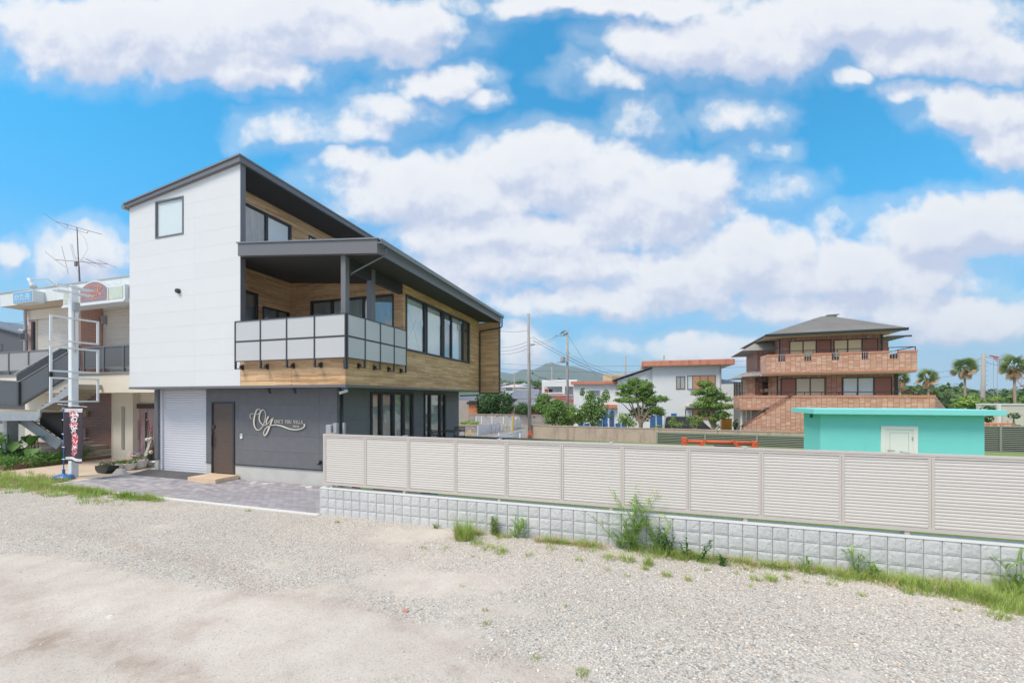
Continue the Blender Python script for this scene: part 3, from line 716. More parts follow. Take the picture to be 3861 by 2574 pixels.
def ribbon(mb, W, pts, d0, d1):
    """flat stroke through (a, z, width) points, cut out of sheet of thickness d1-d0"""
    pts = catmull(pts, 8); L, Rr = [], []
    for i, (a, z, wd) in enumerate(pts):
        p, q = pts[max(0, i-1)], pts[min(len(pts)-1, i+1)]; dx, dz = q[0]-p[0], q[1]-p[1]; k = math.hypot(dx, dz) or 1
        L.append((a-dz/k*wd/2, z+dx/k*wd/2)); Rr.append((a+dz/k*wd/2, z-dx/k*wd/2))
    for i in range(len(pts)-1): wpoly(mb, W, [L[i], L[i+1], Rr[i+1], Rr[i]], d0, d1)

# ---------------------------------------------------------------- windows
FILL = {'blind': M_BLIND, 'net': M_NET, 'dark': M_DARKIN, 'curt': M_CURT}
def window(parent, W, a0, a1, z0, z1, splits=(), fills=('blind',), fw=.045, mat=None, proud=.018, name='window', glass=None, depth=.09, top=None):
    mat = mat or M_BLACK; m_ = MB()
    if a0 > a1: a0, a1 = a1, a0
    wbox(m_, W, a0, a0+fw, -.07, proud, z0, z1); wbox(m_, W, a1-fw, a1, -.07, proud, z0, z1)
    wbox(m_, W, a0+fw, a1-fw, -.07, proud, z0, z0+fw); wbox(m_, W, a0+fw, a1-fw, -.07, proud, z1-fw, z1)
    for s_ in splits: wbox(m_, W, s_-fw*.6, s_+fw*.6, -.06, proud-.008, z0+fw, z1-fw)
    f = m_.build(name, mat, parent)
    edges = [a0+fw]+list(splits)+[a1-fw]
    for i, fl in enumerate(fills):
        l_, r_ = edges[i]+(0 if i == 0 else fw*.6), edges[i+1]-(0 if i == len(fills)-1 else fw*.6)
        p = MB(); wbox(p, W, l_, r_, -.030, -.024, z0+fw, z1-fw); p.build('pane', glass or M_GLASS, f)
        c = MB(); wbox(c, W, l_, r_, -depth-.01, -depth, z0+fw, z1-fw); c.build({'blind': 'blind', 'net': 'net_curtain', 'dark': 'dark_backing', 'curt': 'curtain'}[fl], FILL[fl], f)
    return f

# ---------------------------------------------------------------- the villa
YF, XR, YB, XC, XW, XG, YG, YE = 8.40, -7.08, 11.03, -11.65, -10.68, -7.90, 9.04, 17.6
ZU = 2.848                                       # underside of the cladding of the upper storey
villa = thing('villa', 'modern villa with white and wood cladding over a charcoal ground floor', 'house', (-11.5, 13, 0))
XL = X(489, YF)
WF, WR, WC, WB, WGF, WGR = ('y', YF), ('x', XR), ('x', XC), ('y', YB), ('y', YG), ('x', XG)
# roof slopes from the photograph: bottom of the verge on the white wall
bl, br = W0.at(481, 791, y=YF), W0.at(904.6, 622, y=YF)
kU = (br[2]-bl[2])/(br[0]-bl[0]); cU = br[2]-kU*br[0]+.02
zU = lambda x: kU*x+cU
# white front wall
wx0, wx1 = X(587, YF), X(692.5, YF); wz1 = Zy(588, 761, YF); wz0 = Zy(588.6, 900.5, YF)
holeW = [(wx0, wx1, wz0, wz1)]
wall_back(villa, WF, XL+.003, XW-.003, ZU, 9.6, M_JOINT, holeW, top=(kU, cU))
sd = MB
siding(villa, WF, XL, XW, ZU, 9.6, M_WHITE, holeW, top=(kU, cU), course=.455, phase=.12, gap=.0025)
window(villa, WF, wx0, wx1, wz0, wz1, (), ('blind',), fw=.042, mat=M_TRIM, proud=.02, depth=.034, glass=M_CLEAR)
MB().box(XL-.004, XL, YF-.003, YE, ZU, zU(XL)).build('side_wall', M_WHITE, villa)
# round vent hood
vx, vz = X(675.5, YF), Zy(675.5, 1098, YF)
m_ = MB(); wtube(m_, WF, [(vx, .0, vz), (vx, .05, vz), (vx, .085, vz-.004)], [.075, .075, .06], 18); m_.build('vent_hood', M_BLACK, villa, smooth=False)
# wing end, clerestory
MB().box(XW, XW+.012, YF-.004, YF+.15, 3.3, zU(XW)).build('corner_trim', M_TRIM, villa)
MB().box(XW-.13, XW, YF+.13, YF+.15, 3.3, zU(XW)).build('corner_trim', M_TRIM, villa)
MB().box(XC, XW-.003, YF+.01, YF+.128, 3.3, 8.9).build('wing_wall', M_TRIM, villa)
c1a, c1b, c1m = Y(924.6, XC), Y(1098.6, XC), Y(1006.3, XC); cz1 = Zx(1098.6, 850.6, XC)
c2a, c2b = Y(1163.2, XC), Y(1215, XC)+.5; cz2 = Zx(1163.2, 885, XC)
c1a -= .5
holesC = [(c1a, c1b, 7.2, cz1), (c2a, c2b, 7.2, cz2)]
zC = zU(XC)-.02
d1a, d1b, dz1 = Y(927, XC)-.35, Y(972.6, XC), Zx(972.6, 1107, XC)
d2a, d2b, dz2 = Y(989.2, XC), Y(1094.4, XC), Zx(989.2, 1153, XC)
holesC += [(d1a, d1b, 3.35, dz1), (d2a, min(d2b, YB-.05), 3.9, dz2)]
wall_back(villa, WC, YF+.15, YE, 3.3, zC, M_MORTAR, holesC)
siding(villa, WC, YF+.15, YB-.003, 3.3, 6.75, M_WOOD, holesC, rows=4, phase=1.1)
siding(villa, WC, YF+.15, YE, 6.95, zC, M_WOOD, holesC, rows=4, phase=.6, start=6.94)
window(villa, WC, c1a, c1b, 7.2, cz1, (c1m,), ('net', 'blind'), fw=.07)
window(villa, WC, c2a, c2b, 7.2, cz2, (), ('blind',), fw=.05)
window(villa, WC, d1a, d1b, 3.35, dz1, (), ('net',), fw=.06)
window(villa, WC, d2a, min(d2b, YB-.05), 3.9, dz2, ((d2a+d2b)/2+.05,), ('net', 'net'), fw=.05)
# back wall of the recessed balcony
b1a, b1b = X(1171, YB), X(1484.8, YB); bz = Zy(1484.8, 1107.4, YB)
holesB = [(b1a, b1b, 3.35, bz)]
wall_back(villa, WB, XC, XR, 3.3, 6.7, M_MORTAR, holesB, top=(-.093, 6.13-.093*7.08+.0))
siding(villa, WB, XC+.003, XR, 3.3, 6.75, M_WOOD, holesB, rows=4, top=(-.093, 6.17-.093*7.08), phase=.9)
window(villa, WB, b1a, b1b, 3.35, bz, (X(1250, YB), X(1369, YB), X(1400, YB)), ('net', 'curt', 'blind', 'net'), fw=.055)
# parapet front and right, right wall
zrt = 6.16
uz1, uz0 = Zx(1528.7, 1108, XR), Zx(1532.9, 1321.5, XR)
U = [(Y(1528.7, XR), Y(1604.5, XR)), (Y(1606.5, XR), Y(1669.3, XR)), (Y(1671, XR), Y(1769.7, XR))]
holesR = [(U[0][0], U[2][1], uz0, uz1)]
wall_back(villa, WF, XW+.02, XR-.13, ZU, 3.62, M_MORTAR, (), th=.1)
siding(villa, WF, XW+.013, XR, ZU, 3.66, M_WOOD, (), rows=4, phase=1.2, start=ZU)
wall_back(villa, WR, YF+.004, YB, ZU, 3.62, M_MORTAR, (), th=.1)
wall_back(villa, WR, YB, YE, ZU, zrt, M_MORTAR, holesR)
siding(villa, WR, YF-.002, YB, ZU, 3.66, M_WOOD, (), rows=4, phase=.15, start=ZU)
siding(villa, WR, YB+.003, YE, ZU, zrt, M_WOOD, holesR, rows=4, phase=.43, start=ZU)
for (a, b), sp_, fl in zip(U, ((), (), (Y(1702.4, XR), Y(1746.8, XR))), (('blind',), ('blind',), ('net', 'blind', 'dark'))):
    window(villa, WR, a, b, uz0, uz1, sp_, fl, fw=.07, proud=.03)
# wires of the tie bracing behind the first window
m_ = MB(); a, b = U[0]
wtube(m_, WR, [(a+.15, -.082, uz1-.2), (b-.25, -.082, uz0+.1)], .006, 4); wtube(m_, WR, [(b-.25, -.082, uz1-.3), (a+.15, -.082, uz0+.2)], .006, 4); m_.build('cross_brace', M_CURT, villa)
# corner cover strips of the cladding
MB().box(XR+.003, XR+.012, YF-.012, YF+.05, ZU, 3.62).build('corner_strip', M_WOOD, villa)
MB().box(XR+.003, XR+.012, YB, YB+.05, 3.66, zrt).build('corner_strip', M_WOOD, villa)
# fin at the far end
FX1 = X(1882, YE); fz1 = Zy(1882, 1213, YE); fz0 = Zy(1882, 1480, YE)
siding(villa, ('y', YE-.03), XR+.02, FX1, fz0, 6.1, M_WOOD, (), rows=4, phase=.7, start=fz0)
MB().box(XR-.02, FX1, YE-.016, YE+.10, fz0, 6.05).build('fin_wall', M_MORTAR, villa)
MB().box(FX1, FX1+.03, YE-.05, YE+.12, fz0-.03, 6.08).build('fin_trim', M_BLACK, villa)
MB().box(XR, FX1, YE-.05, YE+.10, fz0-.04, fz0-.003).build('fin_trim', M_BLACK, villa)
# slab and soffit of the upper storey
MB().box(XL-.01, XR+.012, YF-.02, YE+.1, ZU-.065, ZU-.003).build('soffit', M_TRIM, villa)
MB().box(XC+.1, XR-.1, YF+.1, YB-.02, 3.24, 3.30).build('balcony_floor', M_CONC, villa)
# upper roof
tl, tr = W0.at(470, 765, y=YF-.1), W0.at(903, 580.5, y=YF-.1)
ox1 = tr[0]; ox0 = tl[0]
zt = lambda x: tl[2]+(tr[2]-tl[2])*(x-ox0)/(ox1-ox0)
prof = [(ox0, zU(ox0)+.0), (ox1, zU(ox1)), (ox1, zt(ox1)-.05), (ox0, zt(ox0)-.05)]
MB().prism_y(prof, YF-.1, YE+.15).build('roof', M_TRIM, villa)
MB().prism_y([(ox0-.05, zt(ox0-.05)-.046), (ox1+.03, zt(ox1+.03)-.046), (ox1+.03, zt(ox1+.03)+.0), (ox0-.05, zt(ox0-.05)+.0)], YF-.13, YE+.18).build('roof_sheet', M_GREYROOF, villa)
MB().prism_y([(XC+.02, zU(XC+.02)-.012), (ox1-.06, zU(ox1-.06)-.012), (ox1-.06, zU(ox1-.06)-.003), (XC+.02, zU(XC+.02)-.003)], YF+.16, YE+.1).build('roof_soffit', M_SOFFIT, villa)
MB().box(ox0-.16, ox0-.01, YF-.1, YE, zU(ox0)-.02, zU(ox0)+.10).build('gutter', M_GREYROOF, villa)
# lower roof
a_, b_ = W0.at(896.6, 913.5, y=YF-.12), W0.at(1425.9, 896, y=YF-.12); c_, d_ = W0.at(900.4, 963, y=YF-.12), W0.at(1423, 954, y=YF-.12)
kL = (b_[2]-a_[2])/(b_[0]-a_[0]); LX1 = b_[0]; LX0 = a_[0]
zl = lambda x: b_[2]+kL*(x-LX1)
zs = lambda x: d_[2]+kL*(x-LX1)
MB().prism_y([(LX0, zs(LX0)), (LX1-.03, zs(LX1-.03)), (LX1-.03, zl(LX1-.03)-.04), (LX0, zl(LX0)-.04)], YF-.12, YF+.0).build('fascia', M_TRIM, villa)
MB().prism_y([(LX0-.03, zl(LX0-.03)-.036), (LX1, zl(LX1)-.036), (LX1, zl(LX1)), (LX0-.03, zl(LX0-.03))], YF-.15, YF+.02).build('roof_sheet', M_GREYROOF, villa)
MB().prism_y([(XC+.01, zs(XC)), (LX1-.03, zs(LX1-.03)), (LX1-.03, zl(LX1-.03)-.06), (XC+.01, zl(XC)-.06)], YF+.003, YE+.15).build('roof', M_TRIM, villa)
MB().prism_y([(XC+.02, zl(XC)-.056), (LX1+.01, zl(LX1)-.056), (LX1+.01, zl(LX1)-.02), (XC+.02, zl(XC)-.02)], YF+.023, YE+.18).build('roof_sheet', M_GREYROOF, villa)
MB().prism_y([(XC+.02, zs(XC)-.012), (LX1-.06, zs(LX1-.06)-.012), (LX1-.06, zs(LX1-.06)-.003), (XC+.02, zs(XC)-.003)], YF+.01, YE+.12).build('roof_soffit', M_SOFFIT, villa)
seam = None
for i in range(27):
    y_ = YF+.25+.345*i
    if seam is None:
        seam = MB().prism_x([(y_-.014, zl(LX1)-.021), (y_+.014, zl(LX1)-.021), (y_+.009, zl(LX1)+.012), (y_-.009, zl(LX1)+.012)], -.7, .0).build('roof_seam', M_GREYROOF, villa); seam.location = (LX1+.011, 0, 0)
        for v_ in seam.data.vertices: v_.co.x += BASE[villa.name][0]
        sx0 = LX1+.011-BASE[villa.name][0]; seam.location = (sx0, 0, 0); seam.rotation_euler = (0, 0, 0)
    else: copy_part(seam, villa, (sx0, .345*i, 0))
# gutter along the low edge with its downpipes
gm = MB(); gx0, gx1 = LX1+.005, LX1+.115; gz = zl(LX1)-.04
gm.prism_y([(gx0, gz-.11), (gx1-.01, gz-.11), (gx1, gz), (gx1-.012, gz), (gx1-.02, gz-.09), (gx0, gz-.09)], YF-.16, YE+.2); gm.build('gutter', M_GREYROOF, villa)
M_PIPE = P('grey_pipe', (.16, .165, .18, 1), .4)
pz = gz-.1; pt = W0.at(1448, 930, y=YF+.1)
MB().tube([(LX1+.055, YF+.12, pz), (LX1+.055, YF+.12, pz-.16), (LX1+.02, YF+.12, pz-.22), (XR+.03, YF+.2, 5.76), (XR+.0, YF+.2, 5.70)], .021, 10).build('downpipe', M_PIPE, villa, smooth=True)
MB().tube([(LX1+.055, YE+.05, pz), (LX1+.055, YE+.05, pz-.42), (LX1+.02, YE-.06, pz-.5), (XR+.10, YE-.10, pz-.62), (XR+.06, YE-.10, pz-.70), (XR+.06, YE-.10, 2.68), (XR-.1, YE-.10, 2.62), (XG-.0, YE-.5, 2.60)], .03, 10).build('downpipe', M_BLACK, villa, smooth=True)
MB().tube([(XG+.045, YG+.14, 2.78), (XG+.045, YG+.14, .1)], .035, 10).build('downpipe', M_BLACK, villa, smooth=True)
# posts and beam of the balcony
MB().box(XR-.15, XR-.005, YF+.003, YF+.15, 3.3, zs(XR)+.02).build('post', M_TRIM, villa)
MB().box(XR-.17, XR-.005, 9.46, 9.63, 3.3, zs(XR)+.02).build('post', M_TRIM, villa)
MB().box(XR-.16, XR-.01, YF+.16, YB-.01, 5.83, zs(XR)).build('beam', M_BLACK, villa)
# frosted railing
YR_, XRR = YF-.18, XR+.18
rl = MB(); rz1, rz0, rzm = 4.64, 3.505, 4.065
xa, xb = X(887.6, YR_), XRR
rl.box(xa, xb, YR_-.02, YR_+.02, rz1-.025, rz1); rl.box(xa, xb, YR_-.012, YR_+.012, rz0, rz0+.025)
ya, yb = YR_, Y(1532, XRR)
rl.box(XRR-.02, XRR+.02, ya+.021, yb, rz1-.025, rz1); rl.box(XRR-.012, XRR+.012, ya+.021, yb, rz0, rz0+.025)
rail = rl.build('balcony_railing', M_RAILM, villa)
fp = [X(p, YR_) for p in (887.6, 982.5, 1081.4, 1186.2)]+[XRR-.03]
rp = [YR_+.03]+[Y(p, XRR) for p in (1376, 1433.4, 1485.6, 1531)]
for i in range(4):
    for (q0, q1) in ((rz0+.026, rzm-.024), (rzm+.024, rz1-.026)):
        MB().box(fp[i]+.018, fp[i+1]-.018, YR_-.004, YR_+.004, q0, q1).build('frosted_panel', M_FROST, rail)
        MB().box(XRR-.004, XRR+.004, rp[i]+.018, rp[i+1]-.018, q0, q1).build('frosted_panel', M_FROST, rail)
    MB().box(fp[i]+.018, fp[i+1]-.018, YR_-.01, YR_+.01, rzm-.022, rzm+.022).build('middle_rail', M_RAILM, rail)
    MB().box(XRR-.01, XRR+.01, rp[i]+.018, rp[i+1]-.018, rzm-.022, rzm+.022).build('middle_rail', M_RAILM, rail)
for i, xp in enumerate(fp):
    MB().box(xp-.017, xp+.017, YR_-.019, YR_+.03, 3.30, rz1-.026).build('baluster', M_RAILM, rail)
    if i < 4:
        m_ = MB(); m_.box(xp+.018, xp+.10, YR_-.005, YF-.014, 3.31, 3.33); m_.box(xp+.02, xp+.09, YF-.025, YF-.005, 3.29, 3.44); m_.box(xp+.03, xp+.075, YF-.09, YF-.025, 3.34, 3.41); m_.build('bracket', M_BLACK, rail)
for i, yp in enumerate(rp):
    MB().box(XRR-.03, XRR+.019, yp-.017, yp+.017, 3.30, rz1-.026).build('baluster', M_RAILM, rail)
    if i:
        m_ = MB(); m_.box(XR+.005, XR+.025, yp-.09, yp-.02, 3.29, 3.44); m_.box(XR+.025, XR+.09, yp-.075, yp-.03, 3.34, 3.41); m_.box(XR+.014, XRR+.005, yp-.10, yp-.018, 3.31, 3.33); m_.build('bracket', M_BLACK, rail)
MB().box(XR+.02, XR+.10, YF-.10, YF-.02, 3.24, 3.48).build('bracket', M_BLACK, rail)

# ground floor: pier, roller shutter, door, charcoal wall
pxl, pxr = X(582, YG), X(595.4, YG)
shx0, shx1 = X(608.5, YG+.1), X(784.5, YG+.06); wx2 = X(799, YG)
dx0, dx1 = X(799.4, YG), X(886.1, YG)
m_ = MB().box(pxl, pxr, YG, YG+.16, .47, ZU-.07); m_.build('pier', M_DARKWALL, villa)
MB().box(pxl+.01, pxr-.0, YG+.01, YG+.16, .02, .465).build('pier_base', M_CONC, villa)
MB().box(pxl-.015, pxr+.02, YG-.015, YG+.17, .455, .475).build('drip_edge', M_BLACK, villa)
MB().box(pxr, pxr+.09, YG+.06, YG+.2, .02, ZU-.07).build('shutter_guide', M_ROLL, villa)
rs = MB().box(pxr+.09, shx1, YG+.13, YG+.15, .05, ZU-.07).build('roller_shutter', M_ROLL, villa)
nsl = 34; hs_ = (ZU-.10-.06)/nsl
sl = None
for i in range(nsl):
    z_ = .06+hs_*i
    if sl is None:
        sl = MB().prism_x([(YG+.13, z_+.002), (YG+.112, z_+.010), (YG+.108, z_+hs_*.5), (YG+.112, z_+hs_-.012), (YG+.13, z_+hs_-.003)], pxr+.095, shx1-.005).build('slat', M_ROLL, rs)
    else: copy_part(sl, rs, (0, 0, hs_*i))
MB().box(shx1, dx0, YG+.0, YG+.15, .47, ZU-.07).build('pier', M_DARKWALL, villa)
MB().box(shx1+.01, dx0, YG+.01, YG+.15, .02, .465).build('pier_base', M_CONC, villa)
MB().box(shx1-.01, dx0, YG-.015, YG+.12, .452, .472).build('drip_edge', M_BLACK, villa)
dz1 = Zy(799.4, 1514, YG)
dr = MB(); dr.box(dx0, dx0+.05, YG-.03, YG+.08, .15, dz1); dr.box(dx1-.06, dx1, YG-.03, YG+.08, .15, dz1); dr.box(dx0+.05, dx1-.06, YG-.03, YG+.08, dz1-.05, dz1)
door = dr.build('door', M_BLACK, villa)
MB().box(dx0+.055, dx1-.065, YG+.0, YG+.045, .16, dz1-.055).build('leaf', M_DOOR, door)
hx = X(807, YG)
MB().tube([(hx, YG-.02, .98), (hx, YG-.07, 1.02), (hx, YG-.075, 1.2), (hx, YG-.07, 1.40), (hx, YG-.02, 1.44)], .018, 8).build('handle', M_BLACK, door, smooth=True)
MB().box(hx-.04, hx+.05, YG-.03, YG-.0, 1.54, 1.66).build('lock', M_BLACK, door, bevel=.006)
for z_ in (.42, 1.42, 2.15): MB().cyl(dx1-.075, YG-.012, z_, z_+.12, .012, 8).build('hinge', M_BLACK, door)
wall_back(villa, WGF, dx0, XG, .47, ZU-.066, M_MORTAR, [(dx0, dx1, .47, dz1)], th=.12)
siding(villa, WGF, dx0, XG, .47, ZU-.07, M_DARKWALL, [(dx0-.01, dx1, .4, dz1)], course=.455, length=3.03, phase=1.9, start=.47, th=.016)
MB().box(dx1, XG, YG-.0, YG+.12, .0, .45).build('foundation', M_CONC, villa)
MB().box(dx1, XG+.02, YG-.03, YG+.01, .448, .468).build('drip_edge', M_BLACK, villa)
st = MB().box(-12.65, -11.52, 8.32, YG-.032, .022, .15).build('step', M_TILE, villa)
for i in range(4):
    MB().box(-12.652+.2826*i+.003, -12.652+.2826*(i+1)-.003, 8.311, 8.318, .03, .146).build('tile', M_TILE, st)
    for j in range(2): MB().box(-12.65+.2825*i+.003, -12.65+.2825*(i+1)-.003, 8.316+.34*j+.003, 8.316+.34*(j+1)-.003, .151, .156).build('tile', M_TILE, st)
for j in range(3): MB().box(-11.518, -11.51, 8.32+.225*j+.003, 8.32+.225*(j+1)-.003, .03, .146).build('tile', M_TILE, st)
# right ground floor wall with two wide windows
g1a, g1b, g2a, g2b = [Y(p, XG) for p in (1395.5, 1556.5, 1597.3, 1678.2)]; gz1 = Zx(1395.5, 1477, XG)
YGE = Y(1729.7, XG)
hg = [(g1a, g1b, .5, gz1), (g2a, g2b, .5, gz1)]
wall_back(villa, WGR, YG+.005, YGE, .0, ZU-.066, M_MORTAR, hg, th=.12)
siding(villa, WGR, YG-.01, YGE, .47, ZU-.07, M_DARKWALL, hg, course=.455, start=.47, phase=.6, th=.016)
window(villa, WGR, g1a, g1b, .5, gz1, [Y(p, XG) for p in (1436, 1482.7, 1521.4)], ('curt', 'net', 'curt', 'net'), fw=.075, proud=.05)
window(villa, WGR, g2a, g2b, .5, gz1, [Y(p, XG) for p in (1621, 1659.8)], ('net', 'curt', 'net'), fw=.075, proud=.05)
MB().box(XL+.4, XG, YGE-.1, YGE, 0, ZU-.066).build('rear_wall', M_DARKWALL, villa)
MB().box(XL+.02, XC, YE-.05, YE, ZU, zU(XL)-.02).build('rear_wall', M_WHITE, villa)
MB().box(XC, XR, YE-.05, YE+.0, ZU, 6.1).build('rear_wall', M_WOOD, villa)
MB().box(pxl+.02, pxl+.1, YG+.16, YGE, 0, ZU-.066).build('side_wall', M_DARKWALL, villa)
# fittings: intercom, spotlights, cameras, vent
def fitting(name, mb_, mat): return mb_.build(name, mat, villa)
ix, iz = X(912.7, YG), Zy(912.7, 1643.6, YG)
ic = fitting('intercom', MB().box(ix-.04, ix+.04, YG-.035, YG-.005, iz-.07, iz+.07), M_BLIND); MB().box(ix-.02, ix+.02, YG-.037, YG-.0355, iz+.01, iz+.045).build('lens', M_BLACK, ic)
for px in (1010.5, 1106.5):
    x_ = X(px, YG-.3); m_ = MB(); m_.box(x_-.06, x_+.06, YG-.34, YG-.24, ZU-.085, ZU-.066); m_.tube([(x_, YG-.29, ZU-.09), (x_+.01, YG-.24, ZU-.22)], .035, 10); fitting('spotlight', m_, M_BLACK)
def cctv(px, py, y_, flip=1):
    p = W0.at(px, py, y=y_); m_ = MB(); m_.lathe(p[0], p[1], [(.055, p[2]+.10), (.06, p[2]+.06), (.02, p[2]+.03), (.015, p[2]-.03)], 12); m_.beam((p[0]+.06*flip, p[1]+.02, p[2]-.04), (p[0]-.12*flip, p[1]-.08, p[2]-.11), .08, .07)
    return fitting('security_camera', m_, M_KERB)
cctv(1302, 1466, YF+.25)
MB().box(XG+.5, XG+.62, YF+.22, YF+.34, ZU-.12, ZU-.066).build('junction_box', P('blue_plastic_box', rgb(70, 130, 170), .5), villa)
p = W0.at(1209.6, 1741, y=YG); MB().tube([(p[0], YG, p[2]), (p[0], YG-.08, p[2]), (p[0], YG-.11, p[2]-.05)], .055, 12).build('vent_hood', M_BLACK, villa)

# logo on the charcoal wall
LG = MB()
def lp(zx, zy, wd): p = W0.at(930+zx*240/2352, 1520+zy*240/2352, y=YG-.02); return (p[0], p[2], wd)
S = .0019*1.6
strokes = [
 [(200,585,6),(165,540,7),(148,460,9),(160,405,10),(215,378,11),(290,388,10),(370,405,11),(440,395,13),(495,345,12),(522,270,11),(505,220,12),(465,207,14),(415,230,22),(370,300,32),(335,400,36),(308,520,38),(292,640,38),(298,760,34),(325,870,26),(375,950,18),(445,985,14),(520,960,12),(590,880,11),(645,780,12),(690,650,12),(718,500,13),(715,360,13),(680,270,13),(635,235,15),(580,255,24),(530,330,32),(500,430,34),(488,540,32),(505,650,26),(560,740,18),(625,800,13),(690,808,13),(760,775,13),(850,690,13),(930,595,16),(995,525,26)],
 [(835,480,34),(800,540,36),(765,620,34),(748,690,28),(752,740,20),(780,765,14)],
 [(1000,525,30),(975,590,34),(930,700,34),(885,820,34),(840,930,34),(785,1060,32),(730,1150,24),(690,1182,16),(655,1150,13),(650,1080,13),(680,990,14),(740,910,15),(830,840,16),(940,805,18),(1080,795,20),(1220,812,24),(1360,850,28),(1500,905,26),(1640,948,22),(1780,968,20),(1920,962,18),(2050,925,18),(2130,875,20),(2160,810,28),(2148,758,38)]]
for s_ in strokes: ribbon(LG, ('y', YG), [lp(a, b, c*S*.44) for a, b, c in s_], .028, .045)
logo = LG.build('logo', M_LOGO, villa)
p = W0.at(930+1545*240/2352, 1520+680*240/2352, y=YG-.03); wA = X(930+2080*.10204, YG-.03)-X(930+1010*.10204, YG-.03)
# serif capitals drawn stroke by stroke
def serif(ch):
    t_, h_ = .16, .07      # thick and thin strokes in units of cap height
    V = lambda x, w_=t_: [(x, 0), (x+w_, 0), (x+w_, 1), (x, 1)]
    sf = lambda x, y, w_=.3: [(x-w_/2, y-.03), (x+w_/2, y-.03), (x+w_/2, y+.03), (x-w_/2, y+.03)]
    d = lambda x0, y0, x1, y1, w_: [(x0, y0), (x0+w_, y0), (x1+w_, y1), (x1, y1)]
    def arc(cx_, cy_, rx, ry, a0, a1, tk, tn, n=14):
        out = []
        for i in range(n):
            f0, f1 = R(a0+(a1-a0)*i/n), R(a0+(a1-a0)*(i+1)/n)
            w0_, w1_ = [tn+(tk-tn)*abs(math.cos(f)) for f in (f0, f1)]
            q = lambda f, k_: (cx_+(rx-k_)*math.cos(f), cy_+(ry-k_*.7)*math.sin(f))
            out.append([q(f0, 0), q(f1, 0), q(f1, w1_), q(f0, w0_)])
        return out
    G = {
     'O': (1.0, arc(.5, .5, .46, .53, 0, 360, t_+.03, h_, 20)),
     'N': (1.0, [V(.12, h_), V(.82, h_), d(.10, 1, .78, 0, .17), sf(.16, .03), sf(.86, .97), sf(.12, .97, .24)]),
     'E': (.82, [V(.14), [(.14, 0), (.74, 0), (.74, .07), (.14, .07)], [(.14, .93), (.70, .93), (.70, 1), (.14, 1)], [(.3, .47), (.56, .47), (.56, .54), (.3, .54)], [(.68, 0), (.75, 0), (.77, .25), (.72, .25)], [(.65, 1), (.71, 1), (.71, .77), (.67, .77)], sf(.14, .03), sf(.14, .97)]),
     "'": (.26, [[(.08, .68), (.14, .68), (.2, 1.02), (.06, 1.02)]]),
     'S': (.72, arc(.36, .75, .27, .28, 20, 225, t_, h_)+arc(.34, .25, .29, .28, -160, 60, t_, h_)+[d(.60, .24, .12, .60, .14), [(.58, .72), (.64, .72), (.64, 1), (.58, 1)], [(.04, 0), (.1, 0), (.1, .28), (.04, .28)]]),
     'Y': (.95, [d(.40, 0, .40, .5, t_), d(.40, .46, .05, 1, .18), d(.46, .46, .78, 1, .08), sf(.48, .03), sf(.14, .97), sf(.82, .97, .26)]),
     'U': (1.0, [V(.14)[0:0] or [(.14, .3), (.30, .3), (.30, 1), (.14, 1)], [(.78, .3), (.85, .3), (.85, 1), (.78, 1)]]+arc(.5, .34, .36, .36, 180, 360, t_, h_)+[sf(.22, .97), sf(.81, .97, .26)]),
     'V': (.98, [d(.42, 0, .04, 1, .18), d(.44, 0, .80, 1, .08), sf(.13, .97), sf(.84, .97, .26)]),
     'I': (.44, [V(.14), sf(.22, .03, .34), sf(.22, .97, .34)]),
     'L': (.82, [V(.14), [(.14, 0), (.76, 0), (.76, .07), (.14, .07)], [(.70, 0), (.77, 0), (.79, .28), (.74, .28)], sf(.22, .97, .34), sf(.14, .03)]),
     'A': (.98, [d(.06, 0, .42, 1, .07), d(.72, 0, .40, 1, .18), [(.2, .3), (.74, .3), (.74, .37), (.2, .37)], sf(.12, .03, .28), sf(.80, .03, .34)]),
     'W': (1.35, [d(.30, 0, .04, 1, .17), d(.32, 0, .62, 1, .07), d(.86, 0, .58, 1, .17), d(.90, 0, 1.18, 1, .07), sf(.12, .97), sf(.66, .97), sf(1.2, .97, .26)]),
     'J': (.6, [[(.28, .2), (.44, .2), (.44, 1), (.28, 1)]]+arc(.2, .2, .24, .2, 200, 360, t_, h_, 8)+[sf(.36, .97, .34)]),
     ' ': (.62, [])}
    return G[ch]
def serif_line(W, text, a, z, width, h, d0, d1, mat, parent, slope=0.0, name='lettering'):
    tot = sum(serif(c)[0]+.06 for c in text); k = width/tot; m_ = MB(); x = 0
    for c in text:
        wd, polys = serif(c)
        for q in polys: wpoly(m_, W, [(a-width/2+(x+u)*k, z-h/2+v*h) for u, v in q], d0, d1)
        x += wd+.06
    return m_.build(name, mat, parent)
serif_line(('y', YG), "ONE'S YOU VILLA", p[0], p[2], wA, .105*1.0, .026, .034, M_LOGO, logo)
p2 = W0.at(930+1825*.10204, 1520+850*.10204, y=YG-.03); serif_line(('y', YG), 'AWAJI', p2[0], p2[2], X(930+1945*.10204, YG-.03)-X(930+1705*.10204, YG-.03), .07, .026, .034, M_LOGO, logo)

